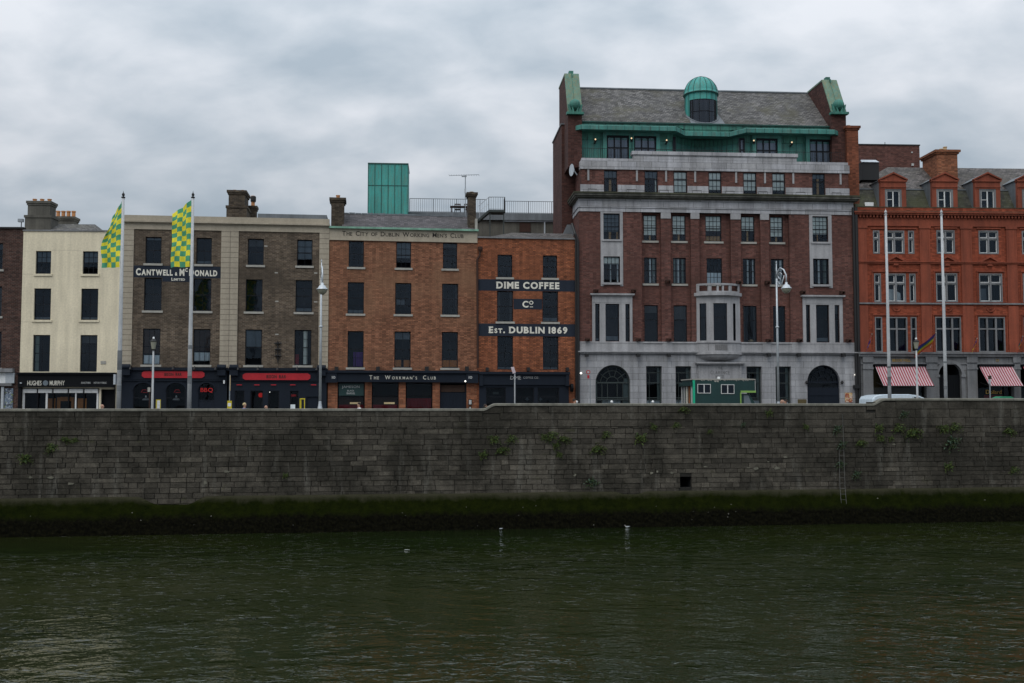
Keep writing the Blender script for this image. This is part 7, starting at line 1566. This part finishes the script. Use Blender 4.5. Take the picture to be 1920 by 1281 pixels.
# ---- ladder down the quay wall
a = fW.u(1571.5, 840), fW.u(1581, 840); zl0 = fW.z(1576, 952); zl1 = fW.z(1576, 776); zlm = fW.z(1576, 842)
lad = fW.root('ladder'); tag(lad, 'narrow rusty steel ladder fixed to the quay wall, reaching down into the moss', 'ladder'); plain('ladder_steel', (.15, .15, .14), .7, .6, .6)
MB().tube([(a[0], -.30, zl0), (a[0], -.13, zlm - 2), (a[0], -.13, zlm)], .017, 6).build('rail', 'ladder_steel', lad); MB().tube([(a[1] + .0, -.30, zl0), (a[1], -.13, zlm - 2), (a[1] - .06, -.13, zl1)], .017, 6).build('rail', 'ladder_steel', lad)
z = zl0 + .15
while z < zl1 - .4:
    yy = -.13 - max(0, (zlm - 2 - z)) / max(.1, (zlm - 2 - zl0)) * .17
    if z < zlm or int(z * 10) % 2: MB().tube([(a[0] if z < zlm else a[1] - .28, yy, z), (a[1], yy, z)], .009, 5).build('rung', 'ladder_steel', lad)
    z += .30
# ---- plants rooted in the wall
plain('leaf_light', (.075, .115, .020), .7, .3, 0, 0); plain('leaf_dark', (.03, .065, .015), .7, .3, 0, 0); plain('leaf_blue', (.05, .09, .06), .7, .3, 0, 0); plain('stem_brown', (.05, .035, .02), .9, .1, 0, 0)
def tuft(seed, blue=False):
    rr = random.Random(seed); mb = MB(); ms = MB()
    for k in range(46):
        an = rr.uniform(0, 2 * math.pi); el = rr.uniform(-.5, 1.2); L = rr.uniform(.35, 1.0) * .5; d = Vector((math.cos(an) * math.cos(el), -abs(math.sin(an)) * .6 * math.cos(el) - .15, math.sin(el))).normalized()
        p = Vector((rr.gauss(0, .10), 0, rr.gauss(0, .08))); drp = rr.uniform(.25, .55) * L; tip = p + d * L - Vector((0, 0, drp)); mid_ = p + d * L * .6
        ms.tube([tuple(p), tuple(mid_), tuple(tip)], .006, 3)
        for q in range(9):
            t = (q + 1.5) / 9.5; c = p * (1 - t) ** 2 + mid_ * 2 * t * (1 - t) + tip * t * t + Vector((rr.gauss(0, .025), rr.gauss(0, .025), rr.gauss(0, .025))); sz = rr.uniform(.03, .065)
            e1 = Vector((rr.uniform(-1, 1), rr.uniform(-1, .2), rr.uniform(-1, 1))).normalized() * sz; e2 = Vector((rr.uniform(-1, 1), rr.uniform(-1, 1), rr.uniform(-1, 1))).normalized() * sz * .6
            mb.poly([tuple(c - e1), tuple(c + e2), tuple(c + e1), tuple(c - e2)], 0 if rr.random() < .6 else 1)
    return mb, ms
PM = []
for k in range(5):
    mb, ms = tuft(40 + k); pr = empty('wall_plant', (0, 0, 0)); lv = mb.build('foliage', ['leaf_blue' if k == 4 else 'leaf_light', 'leaf_dark'], pr); ms.build('stem', 'stem_brown', pr); PM.append(pr)
def land(px):
    for lim, nm in ((60, 'at the far left'), (228, 'under the cream house'), (430, 'under the first bar'), (614, 'under the second bar'), (896, 'under the club'), (1000, 'under the tilted road sign'), (1085, 'under the coffee house'), (1190, 'under the hotel arched window'), (1300, 'under the hotel, left of the truck'), (1400, 'under the green truck'), (1490, 'under the hotel street lamp'), (1563, 'left of the ladder'), (1590, 'beside the ladder'), (1632, 'just right of the ladder'), (1755, 'under the rainbow flag'), (1800, 'under the arched doorway at right'), (2000, 'under the right striped awning')):
        if px < lim: return nm
plants = [(47, 863, 1.15, 0), (95, 842, 1.0, 1), (123, 827, .8, 2), (140, 828, .6, 0), (535, 893, .55, 3), (926, 827, 1.05, 0), (958, 825, .95, 1), (941, 847, 1.05, 2), (905, 854, .85, 3), (1020, 822, .8, 0), (1033, 820, 1.1, 1), (1058, 826, .95, 2), (1042, 837, .75, 3), (1048, 855, .7, 0), (1135, 817, .85, 1), (1120, 845, 1.2, 2), (1200, 823, 1.15, 3), (1225, 803, .75, 0), (1267, 799, .7, 1), (1110, 907, 1.1, 4), (1282, 770, .85, 2), (1441, 776, .75, 3), (1511, 803, .65, 0), (1330, 811, .5, 1), (1394, 798, .5, 4), (1570, 807, .9, 4), (1579, 836, .9, 4), (1576, 873, .9, 4), (1614, 833, .95, 2), (1647, 803, .9, 3), (1650, 824, .9, 0), (1684, 804, 1.15, 1), (1711, 814, 1.4, 2), (1670, 824, .6, 3), (1695, 779, .85, 4), (1769, 807, 1.15, 0), (1789, 802, 1.1, 1), (1785, 832, 1.45, 4), (1777, 876, .95, 3), (1892, 811, 1.05, 2), (1900, 883, .9, 1), (1606, 892, .85, 4)]
grp = {}
for i, (px, py, s, k) in enumerate(plants):
    band = 'high on the wall' if py < 812 else ('halfway down it' if py < 850 else 'low down'); grp.setdefault((land(px), band), []).append(i)
ordn = ['leftmost', 'second', 'third', 'rightmost']
used_proto = set()
for (ld, band), ids in grp.items():
    ids.sort(key=lambda i: plants[i][0]); n = len(ids)
    for j, i in enumerate(ids):
        px, py, s, k = plants[i]; u, z = fW.P(px, py, -.04)
        if k in used_proto: o = copy_tree(PM[k])
        else: o = PM[k]; used_proto.add(k)
        x, y, _ = fW.world(u, -.02); o.location = (x, y, z + .05); o.rotation_euler = (0, random.uniform(-.4, .4), fW.a); o.scale = (s * .80, s * .8, s * .78)
        size = 'large' if s >= 1.1 else ('small' if s < .8 else 'medium'); colr = 'bluish green' if k == 4 else 'green'
        pos = '' if n == 1 else (('left of two ' if j == 0 else 'right of two ') if n == 2 else (ordn[j] if j < n - 1 else 'rightmost') + ' ')
        tag(o, f'{pos}{size} {colr} tuft {ld}, {band}'.strip(), 'plant', 'plants growing out of the quay wall')
plain('gull_white', (.46, .46, .45), .9, .1, 0, 0)
# ---- gulls and a scrap on the water
def gull(px, py, yaw, label):
    rx, ry, rz = ray(px, py); t = (WZ - CAMZ) / rz; x, y = rx * t, ry * t
    r_ = empty('gull', (x, y, WZ), yaw); r_.scale = (.62, .62, .66); tag(r_, label, 'gull', 'gulls floating by the wall'); mb = MB(); n = 12
    st = [(-.20, .02, .015, .09), (-.14, .045, .04, .075), (-.05, .07, .065, .06), (.04, .07, .07, .055), (.10, .05, .06, .075), (.13, .034, .04, .12), (.145, .028, .03, .155), (.165, .033, .032, .185), (.19, .026, .026, .185), (.21, .010, .010, .178)]
    for x_, w_, h_, zc_ in st:
        for q in range(n): t_ = 2 * math.pi * q / n; mb.v.append((x_, w_ * math.cos(t_), zc_ + h_ * math.sin(t_)))
    for i in range(len(st) - 1):
        for q in range(n): mb.f.append((i * n + q, i * n + (q + 1) % n, (i + 1) * n + (q + 1) % n, (i + 1) * n + q)); mb.m.append(0)
    mb.f.append(tuple(range(n))); mb.m.append(0); mb.build('body', 'gull_white', r_, smooth=True)
    for s in (-1, 1): MB().prism([(.07, s * .066, .12), (-.10, s * .06, .125), (-.27, s * .015, .11), (-.12, s * .068, .06), (.05, s * .075, .06)], (0, s * .012, 0)).build('wing', 'galvanised', r_)
    MB().tube([(.205, 0, .178), (.245, 0, .168)], [.010, .003], 6).build('beak', 'cloth_red', r_); return r_
gull(937.5, 993, R(170), 'grey winged gull floating by the wall, the left of two'); gull(1175.5, 989.5, R(175), 'white gull floating by the wall, the right of two, below the hotel arch')
rx, ry, rz = ray(763, 1031); t = (WZ - CAMZ) / rz; r_ = empty('floating_litter', (rx * t, ry * t, WZ + .003)); r_.scale = (.7, .7, .5); tag(r_, 'small white scrap of litter floating in the open water', 'litter')
MB().prism([(-.16, -.03, 0), (.05, -.04, 0), (.18, .02, .0), (.05, .03, 0), (-.12, .02, 0)], (0, 0, .012)).build('scrap', 'white_plastic', r_)
